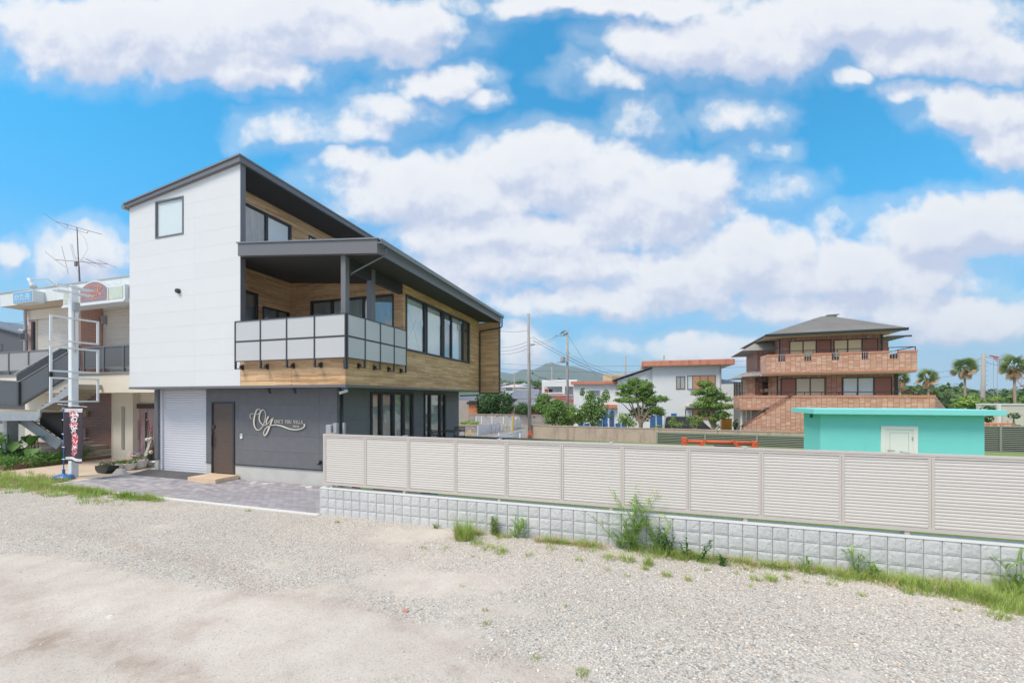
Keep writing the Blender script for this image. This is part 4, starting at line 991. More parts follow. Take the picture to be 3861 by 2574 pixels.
# rubber kerb ramp in front of the roller shutter
rp_ = thing('rubber_ramp', 'black rubber kerb ramp laid in front of the white roller shutter', 'ramp', (-14.2, 8.7, .03))
M_RUB = P('black_rubber', (.10, .10, .105, 1), .85, bump=.6, bscale=60)
ra, rb = W0.at(558, 1784, z=.036), W0.at(722, 1797, z=.036)
x0_, x1_ = -15.55, -12.66
n_ = 4
for i in range(n_):
    xa_, xb_ = x0_+(x1_-x0_)*i/n_+.004, x0_+(x1_-x0_)*(i+1)/n_-.004
    MB().hull([(xa_, 8.46, .036), (xb_, 8.46, .036), (xb_, 9.02, .036), (xa_, 9.02, .036)], [(xa_, 8.50, .042), (xb_, 8.50, .042), (xb_, 9.0, .125), (xa_, 9.0, .125)]).build('ramp_section', M_RUB, rp_)
    MB().tube([(xb_-.08, 8.7, .072), (xb_-.08, 8.7, .080)], .022, 10).build('bolt', M_BLACK, rp_)

# entrance post with mailbox behind the fence corner
mp = thing('mailbox_post', 'grey metal entrance post with a letter box behind the fence corner', 'mailbox', (X(1242, 7.7), 7.7, 0))
M_GREYM = P('light_grey_metal', rgb(168, 170, 176), .4)
a_, b_ = X(1228, 7.7), X(1247, 7.7)
MB().box(a_, b_, 7.7, 7.95, 1.25, Zy(1228, 1601, 7.7)).build('letter_box', M_GREYM, mp, bevel=.01)
MB().box(b_+.02, b_+.12, 7.75, 7.83, .4, Zy(1240, 1598, 7.7)+.02).build('post', M_GREYM, mp)
MB().box(b_+.17, b_+.22, 7.9, 7.95, .4, 1.9).build('post', M_GREYM, mp)
# ---------------------------------------------------------------- neighbouring bar building on the left
M_CREAM = P('cream_painted_wall', rgb(232, 226, 212), .7, var=.04, dirt=.05)
M_CANW = P('white_fascia_sheet', rgb(220, 228, 230), .5, var=.05)
M_SOFF = P('beige_soffit_board', rgb(214, 198, 178), .8, var=.06)
M_PINKT = brick_mat('pink_wall_tile', rgb(206, 158, 142), rgb(196, 146, 130), rgb(224, 200, 190), .235, .068, .006, rough=.5)
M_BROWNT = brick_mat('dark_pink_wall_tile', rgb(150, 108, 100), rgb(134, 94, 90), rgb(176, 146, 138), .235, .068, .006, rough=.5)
M_SHUT = P('cream_roller_shutter', rgb(230, 224, 214), .5, var=.05, streak=((1, 1, 9), 2.0, rgb(190, 160, 130), .62, .85))
M_RAILD = P('dark_rail_panel', (.12, .125, .135, 1), .5, var=.1)
M_RAILG = P('reflection_grey_panel', (.35, .355, .365, 1), .5, var=.06)  # lighter grey paints in the reflection on the left railing panels
M_GALV = P('galvanised_steel', rgb(160, 168, 176), .5, metal=.25, var=.22, vscale=5)
M_RUST = P('rusty_bracket', rgb(120, 84, 72), .8, var=.3)
YS, YL2, YR2 = 9.6, 10.4, 11.13
bar = thing('bar_building', 'two storey bar building with cream shutters, pink tiles and signs on its canopy', 'building', (-20, 12, 0))
x_l = -25.88
zc0, zc1 = 6.39, 6.98
MB().box(x_l+.02, -13.5, YS+.02, 14.5, zc0+.02, zc1-.02).build('canopy', M_SOFF, bar)
xx = x_l
while xx < -13.6:
    MB().box(xx+.006, min(xx+1.95, -13.5)-.006, YS, YS+.018, zc0, zc1-.04).build('fascia_panel', M_CANW, bar); xx += 1.95
MB().box(x_l, x_l+.018, YS+.02, 14.4, zc0, zc1-.04).build('fascia_panel', M_CANW, bar)
MB().box(x_l-.03, -13.5, YS-.03, YS+.05, zc1-.038, zc1).build('coping', P('coping_metal', rgb(176, 184, 182), .5), bar)
xL2 = X(107, YL2); xP = X(305, YL2)
shl0, shl1, shz = X(139.5, YL2), X(281, YL2), Zy(139.5, 1203.6, YL2)
mb = MB()
for r in cut_rects((xL2, xP, 3.5, zc0), [(shl0, shl1, 3.5, shz)]): mb.box(r[0], r[1], YL2, YL2+.2, r[2], r[3])
mb.build('tiled_wall', M_PINKT, bar)
MB().box(xL2, xP, YL2-.05, YL2-.003, shz-.01, zc0).build('lintel', M_CREAM, bar)
MB().box(xL2, xL2+.2, YL2+.2, 14.4, 3.5, zc0).build('side_wall', M_CREAM, bar)
MB().box(xP-.2, xP, YL2+.2, YR2+.2, 3.5, zc0).build('tiled_wall', M_PINKT, bar)
MB().box(xP, X(391, YR2), YR2, YR2+.2, 3.5, zc0).build('tiled_wall', M_PINKT, bar)
def shutter(x0, x1, y, z0, z1, pitch=.075):
    s_ = MB().box(x0, x1, y+.03, y+.05, z0, z1).build('roller_shutter', M_SHUT, bar); n_ = int((z1-z0)/pitch); a = None
    for i in range(n_):
        if a is None:
            z_ = z0
            a = MB().prism_x([(y+.03, z_+.003), (y+.012, z_+.014), (y+.008, z_+pitch*.5), (y+.012, z_+pitch-.014), (y+.03, z_+pitch-.004)], x0, x1).build('slat', M_SHUT, s_)
        else: copy_part(a, s_, (0, 0, pitch*i))
    m_ = MB(); m_.box(x0-.07, x0-.005, y-.02, y+.06, z0, z1); m_.box(x1+.005, x1+.07, y-.02, y+.06, z0, z1); m_.build('shutter_guide', M_CREAM, bar)
shutter(shl0, shl1, YL2, 3.75, shz)
shutter(X(396, YR2), -13.6, YR2, 3.75, 6.30)
MB().box(X(391, YR2), -13.5, YR2-.04, YR2+.06, 6.30, zc0).build('lintel', M_CREAM, bar)
# balcony slab and its railings
MB().box(-27, -13.5, YS, 14.4, 2.70, 3.06).build('slab_edge', M_CREAM, bar)
MB().box(-27, -13.5, YS+.012, 14.4, 3.063, 3.40).build('slab_edge', M_CREAM, bar)
MB().box(-27, -13.5, YS-.03, 14.4, 3.403, 3.47).build('ledge', P('grey_ledge', rgb(140, 142, 146), .7), bar)
def railing(xs_, mat):
    r_ = MB(); r_.box(xs_[0]-.03, xs_[-1]+.03, YS+.02, YS+.08, 4.41, 4.46); r_.box(xs_[0], xs_[-1], YS+.03, YS+.07, 3.62, 3.66)
    o = r_.build('railing', M_TRIM, bar)
    for i, x_ in enumerate(xs_):
        MB().box(x_-.03, x_+.03, YS+.015, YS+.085, 3.47, 4.41).build('baluster', M_TRIM, o)
        if i: MB().box(xs_[i-1]+.035, x_-.035, YS+.04, YS+.055, 3.67, 4.40).build('rail_panel', mat, o)
railing([X(p, YS) for p in (312, 387, 462)]+[X(462, YS)+1.35, X(462, YS)+2.7], M_RAILD)
railing([X(182, YS)-1.42*3.0, X(182, YS)-1.42*2, X(182, YS)-1.42, X(182, YS)], M_RAILG)
MB().tube([(X(102, YL2-.1), YL2-.15, 6.4), (X(102, YL2-.1), YL2-.15, 3.47)], .055, 10).build('downpipe', P('grey_drainpipe', rgb(186, 182, 186), .5), bar)
MB().box(X(130, YL2), X(136, YL2), YL2-.10, YL2-.02, 3.9, Zy(133, 1214, YL2)).build('dark_lamp', M_BLACK, bar)
p = W0.at(346, 1200, y=YR2-.45); MB().box(p[0]-.08, p[0]+.10, YR2-.12, YR2-.003, p[2]-.16, p[2]+.17).build('wall_lamp', M_GREYM, bar)
p = W0.at(345, 1294, y=YR2-.05); MB().box(p[0]-.10, p[0]+.10, YR2-.10, YR2-.003, p[2]-.09, p[2]+.09).build('meter', M_CREAM, bar)
# ground floor
YT, YD, YDR = 10.87, 10.57, 10.82
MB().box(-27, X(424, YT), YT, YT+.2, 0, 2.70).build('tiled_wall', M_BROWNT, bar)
MB().box(-27, -23.2, YT-.1, YT-.003, .5, 2.70).build('cream_panel', M_CREAM, bar)
dw0, dw1 = X(426, YD), X(500.6, YD); s0, s1 = X(457, YD), X(471, YD); sz0, sz1 = Zy(457, 1696, YD), Zy(457, 1533, YD)
mb = MB()
for r in cut_rects((dw0, dw1, 0, 2.70), [(s0, s1, sz0, sz1)]): mb.box(r[0], r[1], YD, YD+.12, r[2], r[3])
mb.build('white_wall', M_CREAM, bar)
MB().box(s0, s1, YD+.10, YD+.11, sz0, sz1).build('slit_window', M_NET, bar)
MB().box(dw0-.05, dw0-.005, YD-.02, YT, 0, 2.70).build('corner_post', M_CREAM, bar)
MB().box(dw1-.12, dw1, YD+.12, YDR, 0, 2.7).build('return_wall', M_CREAM, bar)
MB().box(dw1, -13.5, YDR, YDR+.1, 0, 2.7).build('white_wall', M_CREAM, bar)
dx_0 = X(525, YDR); dzz = Zy(525, 1539, YDR)
M_PAINTD = P('painted_plank_door', rgb(176, 160, 166), .7, var=.1, streak=((9, 9, .6), 1.2, rgb(160, 110, 112), .48, .62))
dd = MB().box(dx_0, -16.2, YDR-.04, YDR-.003, .05, dzz).build('plank_door', M_PAINTD, bar)
MB().box(dx_0-.16, -16, YDR-.12, YDR-.0, dzz+.003, dzz+.19).build('door_head', P('brown_beam', (.07, .045, .04, 1), .6), bar)
MB().box(dx_0+.42, dx_0+.54, YDR-.048, YDR-.041, .35, dzz-.15).build('door_glass', M_DARKIN, dd)
MB().tube([(dx_0+.06, YDR-.08, .8), (dx_0+.06, YDR-.08, 1.6)], .018, 8).build('door_handle', M_GREYM, dd)
p = W0.at(330, 1559, y=YT); MB().box(p[0]-.10, p[0]+.08, YT-.09, YT-.003, p[2]-.13, p[2]+.13).build('alarm_box', P('beige_box', rgb(196, 178, 140), .6), bar, bevel=.01)
p = W0.at(318, 1635, y=YT); MB().box(p[0]-.17, p[0]+.12, YT-.14, YT-.003, p[2]-.27, p[2]+.27).build('meter_box', P('white_box', rgb(214, 216, 214), .5), bar, bevel=.01)
p = W0.at(330, 1503, y=YT); MB().box(p[0]-.07, p[0]+.07, YT-.1, YT-.003, p[2]-.13, p[2]+.12).build('wall_lamp', M_GREYM, bar)
p = W0.at(384, 1459, y=YS); MB().tube([(p[0], YS, p[2]+.06), (p[0], YS-.05, p[2]), (p[0], YS-.09, p[2]-.06)], [.03, .06, .07], 10).build('vent_cowl', M_CREAM, bar)
# entrance steps
M_STEPC = P('stained_step_concrete', rgb(176, 168, 152), .9, var=.15, dirt=.5, bump=.3)
for k in range(3): 
    so = MB().box(-23.2, -20.6-.35*k, 9.15+.0*k, YT-.002, .17*k+.003 if k else 0, .17*(k+1)).build('step', M_STEPC, bar)
    for q in range(6): MB().box(-20.598-.35*k, -20.588-.35*k, 9.16+.28*q+.006, 9.16+.28*(q+1)-.006, .17*k+.008, .17*(k+1)-.035).build('stone_slab', M_STEPC, so)

# signs on the canopy
def sign_face(t, W, a0, a1, z0, z1, mat, d=.0, name='face', arch=0.0):
    m_ = MB()
    if arch:
        n_ = 14; pts_ = [(a0, z0), (a1, z0)]+[(a1-(a1-a0)*i/n_, z1+arch*math.sin(math.pi*i/n_)**.8) for i in range(n_+1)]
        wpoly(m_, W, pts_, d, d+.012)
    else: wbox(m_, W, a0, a1, d, d+.012, z0, z1)
    return m_.build(name, mat, t)
M_SIGNF = P('white_sign_frame', rgb(222, 228, 230), .4)
M_ORANGE = P('orange_sign_print', rgb(232, 160, 122), .5, var=.0)
M_MAUVE = P('mauve_sign_face', rgb(158, 132, 142), .45, var=.04)
YSG = 9.1; WS = ('y', YSG)
sx0, sx1 = X(232, YSG), X(467, YSG); sgz0, sgz1 = 5.94, 6.48
bs = thing('bar_sign', 'mauve arched bar sign with orange lettering on the canopy of the tiled building', 'sign', (X(357, YSG), YSG, 5.9))
MB().box(sx0, sx1, YSG, YS-.005, sgz0-.07, sgz0).build('tray', M_SIGNF, bs)
a0_, a1_ = X(304, YSG), X(402, YSG)
m_ = MB(); wpoly(m_, WS, [(a0_-.06, sgz0), (a1_+.06, sgz0)]+[(a1_+.06-(a1_-a0_+.12)*i/14, sgz1-.04+.30*math.sin(math.pi*i/14)**.75) for i in range(15)], -.45, -.001); m_.build('sign_box', M_SIGNF, bs)
sign_face(bs, WS, a0_, a1_, sgz0+.05, sgz1-.06, M_MAUVE, 0, 'sign_face', .26)
pl_, pr_ = X(234, YSG), X(300, YSG); MB().box(pl_, pr_+.1, YSG+.03, YSG+.45, sgz0+.002, sgz1).build('sign_box', M_SIGNF, bs)
M_PALES = P('faded_poster', rgb(196, 208, 196), .5, var=.12, vscale=4, streak=((1, 1, 1), 3.0, rgb(222, 214, 176), .5, .65))
sign_face(bs, WS, pl_+.05, pr_, sgz0+.06, sgz1-.06, M_PALES, -.029, 'poster')
ql_, qr_ = X(406, YSG), X(467, YSG); MB().box(ql_-.05, qr_, YSG+.03, YSG+.45, sgz0+.002, sgz1).build('sign_box', M_SIGNF, bs)
sign_face(bs, WS, ql_+.02, qr_-.1, sgz0+.06, sgz1-.06, M_PALES, -.029, 'poster')
sign_face(bs, ('x', qr_), YSG+.14, YS-.03, sgz0+.06, sgz1-.08, P('blue_poster', rgb(92, 128, 150), .5, var=.3, vscale=5), .001, 'poster')
am = (a0_+a1_)/2
text_on(WS, 'ONE COIN BAR', am, sgz1+.04, .1, M_ORANGE, bs, d=.014, fit=((a1_-a0_)*.58, .075))
text_on(WS, '-No.11-', am+.02, sgz0+.13, .1, M_ORANGE, bs, d=.014, fit=(.42, .075))
text_on(WS, 'カラオケ', (pl_+pr_)/2+.25, sgz0+.2, .2, M_SIGNF, bs, d=-.014, fit=(1.3, .2))
def sp_(zx, zy, wd): q = W0.at(zx*.2232, 820+zy*.2232, y=YSG-.02); return (q[0], q[2], wd)
mk = MB()
for s_ in ([(1378,1385,.02),(1400,1320,.03),(1430,1240,.035),(1445,1215,.03),(1450,1260,.03),(1462,1300,.03),(1490,1240,.03),(1500,1220,.028),(1502,1270,.03),(1520,1325,.03)],
           [(1525,1300,.018),(1560,1275,.02),(1568,1258,.022),(1550,1250,.022),(1535,1280,.03),(1540,1315,.028),(1565,1318,.02),(1580,1300,.018),(1615,1268,.02),(1622,1250,.022),(1600,1245,.022),(1588,1275,.03),(1595,1308,.028),(1625,1310,.018)],
           [(1665,1165,.035),(1650,1220,.034),(1632,1315,.034)], [(1722,1160,.034),(1690,1205,.028),(1650,1250,.024),(1680,1285,.030),(1700,1300,.034),(1722,1280,.018)]):
    ribbon(mk, WS, [sp_(a, b, c) for a, b, c in s_], .016, .022)
mk.build('script_lettering', M_ORANGE, bs)
YK = 9.25; WK = ('y', YK); k0, k1 = X(51, YK), X(120.5, YK); kz0, kz1 = Zy(51, 1142, YK), Zy(51, 1105, YK)
ks = thing('shop_sign', 'small light blue shop sign with white Japanese letters on the canopy', 'sign', ((k0+k1)/2, YK, kz0))
MB().box(k0-.03, k1+.04, YK, YS-.003, kz0-.04, kz1+.03).build('sign_box', M_SIGNF, ks, bevel=.015)
sign_face(ks, WK, k0, k1, kz0, kz1, P('sky_blue_sign_face', rgb(118, 178, 222), .4, var=.04), 0, 'sign_face')
text_on(WK, 'かた舟', (k0+k1)/2, (kz0+kz1)/2, .4, M_SIGNF, ks, d=.013, fit=((k1-k0)*.84, (kz1-kz0)*.68))

# outside stair of the bar building
stair = thing('outdoor_stair', 'galvanised steel outdoor stair with dark parapet panels leading to the upper balcony', 'staircase', (-22.5, 8.9, 0))
YN, YFAR = 8.5, 9.42
def poly_px(pts_, y): return [(lambda q: (q[0], q[2]))(W0.at(a, b, y=y)) for a, b in pts_]
def panel_px(name, pts_, y, th, mat, parent):
    return MB().prism_y(poly_px(pts_, y), y, y+th).build(name, mat, parent)
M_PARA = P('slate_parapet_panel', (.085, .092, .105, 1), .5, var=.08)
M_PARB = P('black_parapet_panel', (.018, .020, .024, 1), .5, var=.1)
zr = lambda px, py, y: Zy(px, py, y)
pa = panel_px('parapet', [(76, 1443), (300, 1307), (300, 1387), (76, 1523)], YN, .03, M_PARA, stair)
panel_px('parapet', [(-40, 1434), (74, 1441), (74, 1517), (-40, 1517)], YN, .03, M_PARA, stair)
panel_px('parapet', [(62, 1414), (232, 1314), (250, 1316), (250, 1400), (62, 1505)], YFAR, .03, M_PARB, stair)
def rail_px(pts_, y, r, mat, parent, name='handrail'): return MB().tube([W0.at(a, b, y=y) for a, b in pts_], r, 8).build(name, mat, parent)
rail_px([(-40, 1432), (75, 1439), (300, 1303)], YN+.015, .035, M_TRIM, stair); rail_px([(56, 1411), (232, 1311), (252, 1313)], YFAR+.015, .035, M_GREYM, stair)
rail_px([(-40, 1521), (78, 1529), (300, 1393)], YN-.02, .035, M_BLACK, stair)
for px, a, b in ((75, 1440, 1530), (193, 1368, 1455)): 
    q = W0.at(px, a, y=YN); q2 = W0.at(px, b, y=YN); MB().box(q[0]-.06, q[0]+.06, YN-.06, YN+.0, q2[2], q[2]).build('newel', M_BLACK, stair)
panel_px('stringer', [(-40, 1554), (135, 1553), (290, 1430), (290, 1472), (151, 1546), (150, 1570), (143, 1580), (130, 1585), (-40, 1586)], YN-.05, .04, M_GALV, stair)
panel_px('stringer', [(60, 1586), (118, 1583), (232, 1666), (212, 1694)], 9.10, .04, M_GALV, stair)
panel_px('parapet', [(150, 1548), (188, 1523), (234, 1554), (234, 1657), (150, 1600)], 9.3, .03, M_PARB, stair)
rail_px([(105, 1578), (232, 1663)], 9.08, .02, M_GREYM, stair)
a, b = W0.at(140, 1550, y=YN), W0.at(300, 1425, y=YN)
for i in range(8):
    t = (i+.5)/11; x_ = a[0]+(b[0]-a[0])*t; z_ = a[2]+(b[2]-a[2])*t+.02
    m_ = MB(); m_.box(x_-.15, x_+.15, YN, YFAR, z_-.03, z_); m_.box(x_+.12, x_+.14, YN, YFAR, z_-.03, z_+.15); m_.build('tread', M_STEPC, stair)
q = W0.at(39, 1600, y=8.9); MB().box(-26.5, a[0], YN-.0, 9.6, a[2]-.06, a[2]+.0).build('landing', M_STEPC, stair)
MB().box(q[0]-.16, q[0]+.16, 8.75, 9.05, .1, a[2]-.07).build('column', M_GALV, stair)
a, b = W0.at(90, 1583, y=9.1), W0.at(225, 1680, y=9.1)
for i in range(7):
    t = (i+.5)/7; x_ = a[0]+(b[0]-a[0])*t; z_ = a[2]+(b[2]-a[2])*t
    MB().box(x_-.14, x_+.14, 9.15, 10.1, z_-.03, z_).build('tread', M_STEPC, stair)

# white sign pole with empty frames, floodlight arm
XPo, YPo = -16.78, 7.72
pole = thing('sign_pole', 'tall square white sign pole with three empty sign frames', 'sign pole', (XPo, YPo, 0))
M_PW = P('white_pole_paint', rgb(226, 232, 236), .45, var=.03, dirt=.03)
MB().box(XPo-.085, XPo+.085, YPo-.085, YPo+.085, 0, 6.02).build('pole', M_PW, pole, bevel=.012)
for (z0, z1) in ((4.22, 4.99), (3.29, 4.06), (2.37, 3.13)):
    m_ = MB(); y0, y1 = 7.14, 8.27; xf = XPo+.10; t_ = .05
    m_.box(xf, xf+t_, y0, y0+t_, z0, z1); m_.box(xf, xf+t_, y1-t_, y1, z0, z1)
    m_.box(xf, xf+t_, y0+t_, y1-t_, z0, z0+t_); m_.box(xf, xf+t_, y0+t_, y1-t_, z1-t_, z1); m_.build('sign_frame', M_PW, pole)
for z_ in (5.78, 5.95):
    for dx in (-.105, .105): MB().beam((XPo+dx, YPo-.42, z_), (XPo+dx, YPo+.42, z_), .03, .05).build('bracket', M_PW, pole)
ly_, lz = 6.80, Zx(105, 1049, XPo)
MB().tube([(XPo-.1, YPo-.4, 5.97), (XPo-.1, YPo-.48, 6.05), (XPo-.1, YPo-.56, 6.07), (XPo-.1, ly_, lz)], .014, 8).build('lamp_arm', M_PW, pole, smooth=True)
MB().tube([(XPo-.1, ly_, lz+.02), (XPo-.07, ly_+.03, lz-.08), (XPo-.04, ly_+.05, lz-.16), (XPo-.01, ly_+.07, lz-.23)], [.035, .04, .055, .085], 12).build('floodlight', M_PW, pole, smooth=True)
jb = W0.at(309, 1152, y=YPo); MB().box(XPo+.087, XPo+.15, YPo-.05, YPo+.09, jb[2]-.15, jb[2]+.12).build('junction_box', M_GREYM, pole)
MB().tube([(XPo+.105, YPo-.02, z) for z in (jb[2]-.15, 4.6, 4.2)]+[(XPo+.13, YPo, 4.05), (XPo+.1, YPo, 3.9)], .008, 5).build('cable', P('yellowed_cable', rgb(190, 160, 110), .7), pole)

# television aerial
AY = 11.4
an = thing('tv_aerial', 'rusty television aerial mast with two antennas above the bar building roof', 'antenna', (X(299, AY), AY, 6.9))
def ap(zx, zy, dy=0.0): q = W0.at(zx*.2232, 820+zy*.2232, y=AY+dy); return q
M_AER = P('weathered_aerial', rgb(116, 108, 112), .6, var=.2)
MB().tube([ap(1345, 1105), ap(1335, 850), ap(1325, 740), ap(1300, 170)], [.035, .03, .022, .018], 8).build('mast', M_AER, an)
MB().tube([ap(940, 68), ap(1715, 285)], .013, 6).build('boom', M_AER, an); MB().tube([ap(930, 712), ap(1810, 785)], .013, 6).build('boom', M_AER, an)
MB().tube([ap(1130, 125), ap(1145, 175), ap(1290, 215), ap(1470, 268), ap(1490, 230)], .009, 6).build('brace', M_AER, an)
for zx, zy, l, dz in ((940, 68, .35, .25), (1100, 720, .1, .62), (935, 712, .3, .28), (1455, 755, .3, .12), (1572, 762, .3, .14), (1630, 770, .3, .12), (1805, 780, .3, .1)):
    q = ap(zx, zy); MB().tube([(q[0]-l*.35, q[1]-l, q[2]+dz), q, (q[0]+l*.35, q[1]+l, q[2]-dz)], .007, 5).build('element', M_AER, an)
MB().tube([ap(1290, 740), ap(1215, 450), ap(1190, 455), ap(1255, 720)], .006, 5).build('element', M_AER, an)
MB().tube([ap(1320, 240), ap(1430, 340), ap(1490, 520), ap(1400, 680), ap(1330, 780)], .004, 4).build('cable', M_AER, an)
MB().tube([ap(1285, 830), ap(1380, 1100)], .004, 4).build('guy_wire', M_AER, an)
q = ap(1285, 785); MB().box(q[0]-.08, q[0]+.06, AY-.03, AY+.03, q[2]-.1, q[2]+.1).build('booster', M_AER, an)

# banner stand
YB2 = 7.42
bn_ = thing('banner_stand', 'dark upright banner with red and white Japanese letters on a blue weighted stand', 'banner', (X(240, YB2), YB2, .01))
M_BLUEP = P('blue_plastic_base', rgb(52, 112, 182), .4, var=.05)
cx_ = X(240, YB2)
m_ = MB(); m_.lathe(0, 0, [(.20, .02), (.255, .05), (.26, .09), (.20, .15), (.07, .175), (.05, .20)], 4*5)
m_.v = [(cx_+v[0]*1.15, YB2+v[1]*.85, v[2]) for v in m_.v]; m_.build('water_base', M_BLUEP, bn_, smooth=False)
MB().tube([(cx_, YB2, .19), (cx_, YB2, .33)], .035, 10).build('socket', M_BLUEP, bn_)
ztop = Zy(242, 1524, YB2); MB().tube([(cx_+.0, YB2, .3), (cx_+.015, YB2, ztop)], .014, 8).build('upright', M_BLUEP, bn_)
MB().tube([(X(217, YB2), YB2, ztop+.01), (X(328, YB2), YB2, ztop-.07)], .008, 6).build('cross_rod', M_PW, bn_)
cloth = MB(); NX_, NZ_ = 14, 30; cxa, cxb = X(247, YB2), X(322, YB2); cza, czb = Zy(285, 1533, YB2), Zy(285, 1741, YB2)
def cloth_d(u, v): return .035*math.sin(u*7+v*3)*(.3+.7*u)+.03*math.sin(v*5+u*2)
cv_l = []
for j in range(NZ_+1):
    for i in range(NX_+1):
        u, v = i/NX_, j/NZ_
        wdt = (cxb-cxa)*(1-.13*v); cv_l.append((cxa-.03*v+wdt*u, YB2-cloth_d(u, v)-.01, cza+(czb-cza)*v+.02*math.sin(u*5)*v))
cloth.add(cv_l, [(j*(NX_+1)+i, j*(NX_+1)+i+1, (j+1)*(NX_+1)+i+1, (j+1)*(NX_+1)+i) for j in range(NZ_) for i in range(NX_)])
for k_, f_ in enumerate(cloth.f):
    j = k_//NX_
    cloth.m[k_] = 1 if j in (1, 28) or j in (2,) and False else 0
M_CLOTH = P('dark_banner_cloth', rgb(58, 48, 60), .85, var=.04)
fab = cloth.build('banner_cloth', [M_CLOTH, P('white_banner_stripe', rgb(226, 226, 230), .85)], bn_, smooth=True)
for (v0, v1) in ((.045, .062), (.072, .095), (.925, .945), (.955, .972)):
    m_ = MB(); n_ = 14; vs_ = []
    for i in range(n_+1):
        u = i/n_
        for v in (v0, v1):
            wdt = (cxb-cxa)*(1-.13*v); vs_.append((cxa-.03*v+wdt*u, YB2-cloth_d(u, v)-.014, cza+(czb-cza)*v+.02*math.sin(u*5)*v))
    m_.add(vs_, [(2*i, 2*i+1, 2*i+3, 2*i+2) for i in range(n_)]); m_.build('stripe', MATS['white_banner_stripe'], fab)
M_RED = P('red_letter_print', rgb(214, 40, 66), .7, var=.0); M_LETW = P('white_letter_print', rgb(240, 238, 240), .7, var=.0)
def cdfun(a, z):
    v = (z-cza)/(czb-cza); u = (a-cxa+.03*v)/((cxb-cxa)*(1-.13*v)); return cloth_d(u, v)+.01
for chv, px, py in (('お', 285.3, 1572.5), ('好', 281.5, 1614.3), ('み', 282.2, 1656), ('焼', 279.5, 1696)):
    q = W0.at(px, py, y=YB2)
    for off, mt, dd_ in ((.068, M_LETW, .006), (.054, M_RED, .009), (.014, M_LETW, .012)):
        ex = off*2
        text_on(('y', YB2), chv, q[0], q[2], .28, mt, fab, d=dd_, th=.0005, offset=off*.28/.28*.6, fit=(.27+ex*.9, .27+ex*.9), dfun=cdfun)
for v in (.03, .24, .5, .74, .96):
    z_ = cza+(czb-cza)*v; MB().box(cx_-.012, cx_+.11, YB2-.035, YB2-.02, z_-.012, z_+.012).build('loop', M_LETW, bn_)

# planting bed under the stair with its brick edging
bed = thing('brick_edging', 'low row of upright reddish bricks edging the planting bed', 'edging', (-20.55, 8.4, 0))
M_EDGE = P('red_edging_brick', rgb(150, 104, 98), .9, var=.15, rnd=.15, bump=.4)
ebk = None
for i in range(24):
    y_ = 7.62+.0675*i
    if ebk is None: ebk = MB().box(-20.56, -20.46, y_+.003, y_+.062, 0, .20).build('brick', M_EDGE, bed)
    else: copy_part(ebk, bed, (0, .0675*i, random.uniform(-.01, .01)))
MB().box(-30, -20.56, 7.60, 10.8, -.02, .15).build('planting_bed', M_SOIL, kind='structure')
# dark building behind on the far left
M_DKB = P('dark_grey_cladding', (.105, .110, .125, 1), .7, var=.12)
db = thing('dark_house', 'dark grey clad house seen behind the bar building at the photo edge', 'house', (-44, 24, 0))
yy = 22.0
q0, q1 = W0.at(0, 1240, y=yy), W0.at(100, 1262, y=yy)
MB().prism_y([(q0[0]-6, 0), (q1[0], 0), (q1[0], q1[2]), (q0[0], q0[2]), (q0[0]-6, q0[2]+1.3)], yy, yy+8).build('wall', M_DKB, db)
MB().prism_y([(q0[0]-6, q0[2]+1.3), (q1[0]+.2, q1[2]-.05), (q1[0]+.2, q1[2]+.12), (q0[0]-6, q0[2]+1.5)], yy-.3, yy+8.3).build('roof', M_TRIM, db)
window(db, ('y', yy), W0.at(-40, 1300, y=yy)[0], W0.at(11, 1300, y=yy)[0], Zy(5, 1322, yy), Zy(5, 1298, yy), (), ('blind',), fw=.1)
window(db, ('y', yy), W0.at(-40, 1400, y=yy)[0], W0.at(11, 1400, y=yy)[0], Zy(5, 1406, yy), Zy(5, 1392, yy), (), ('blind',), fw=.1)
# projecting sign on the corner of the bar building
ps = thing('projecting_sign', 'small square dark sign hanging from a bracket at the corner of the building', 'sign', (X(86, 10.2), 10.2, Zy(86, 1284, 10.2)))
a_, b_ = X(77, 10.2), X(97, 10.2)
MB().box(a_, b_, 10.18, 10.26, Zy(86, 1283, 10.2), Zy(86, 1254, 10.2)).build('frame', M_GREYM, ps); MB().box(a_+.03, b_-.02, 10.172, 10.179, Zy(86, 1281, 10.2), Zy(86, 1256, 10.2)).build('face', M_PARB, ps)
MB().tube([W0.at(76, 1245, y=10.2), W0.at(94, 1250, y=10.2)], .07, 10).build('lamp', M_GREYM, ps); MB().tube([W0.at(80, 1242, y=10.2), W0.at(128, 1247, y=10.35)], .012, 6).build('arm', M_BLACK, ps)

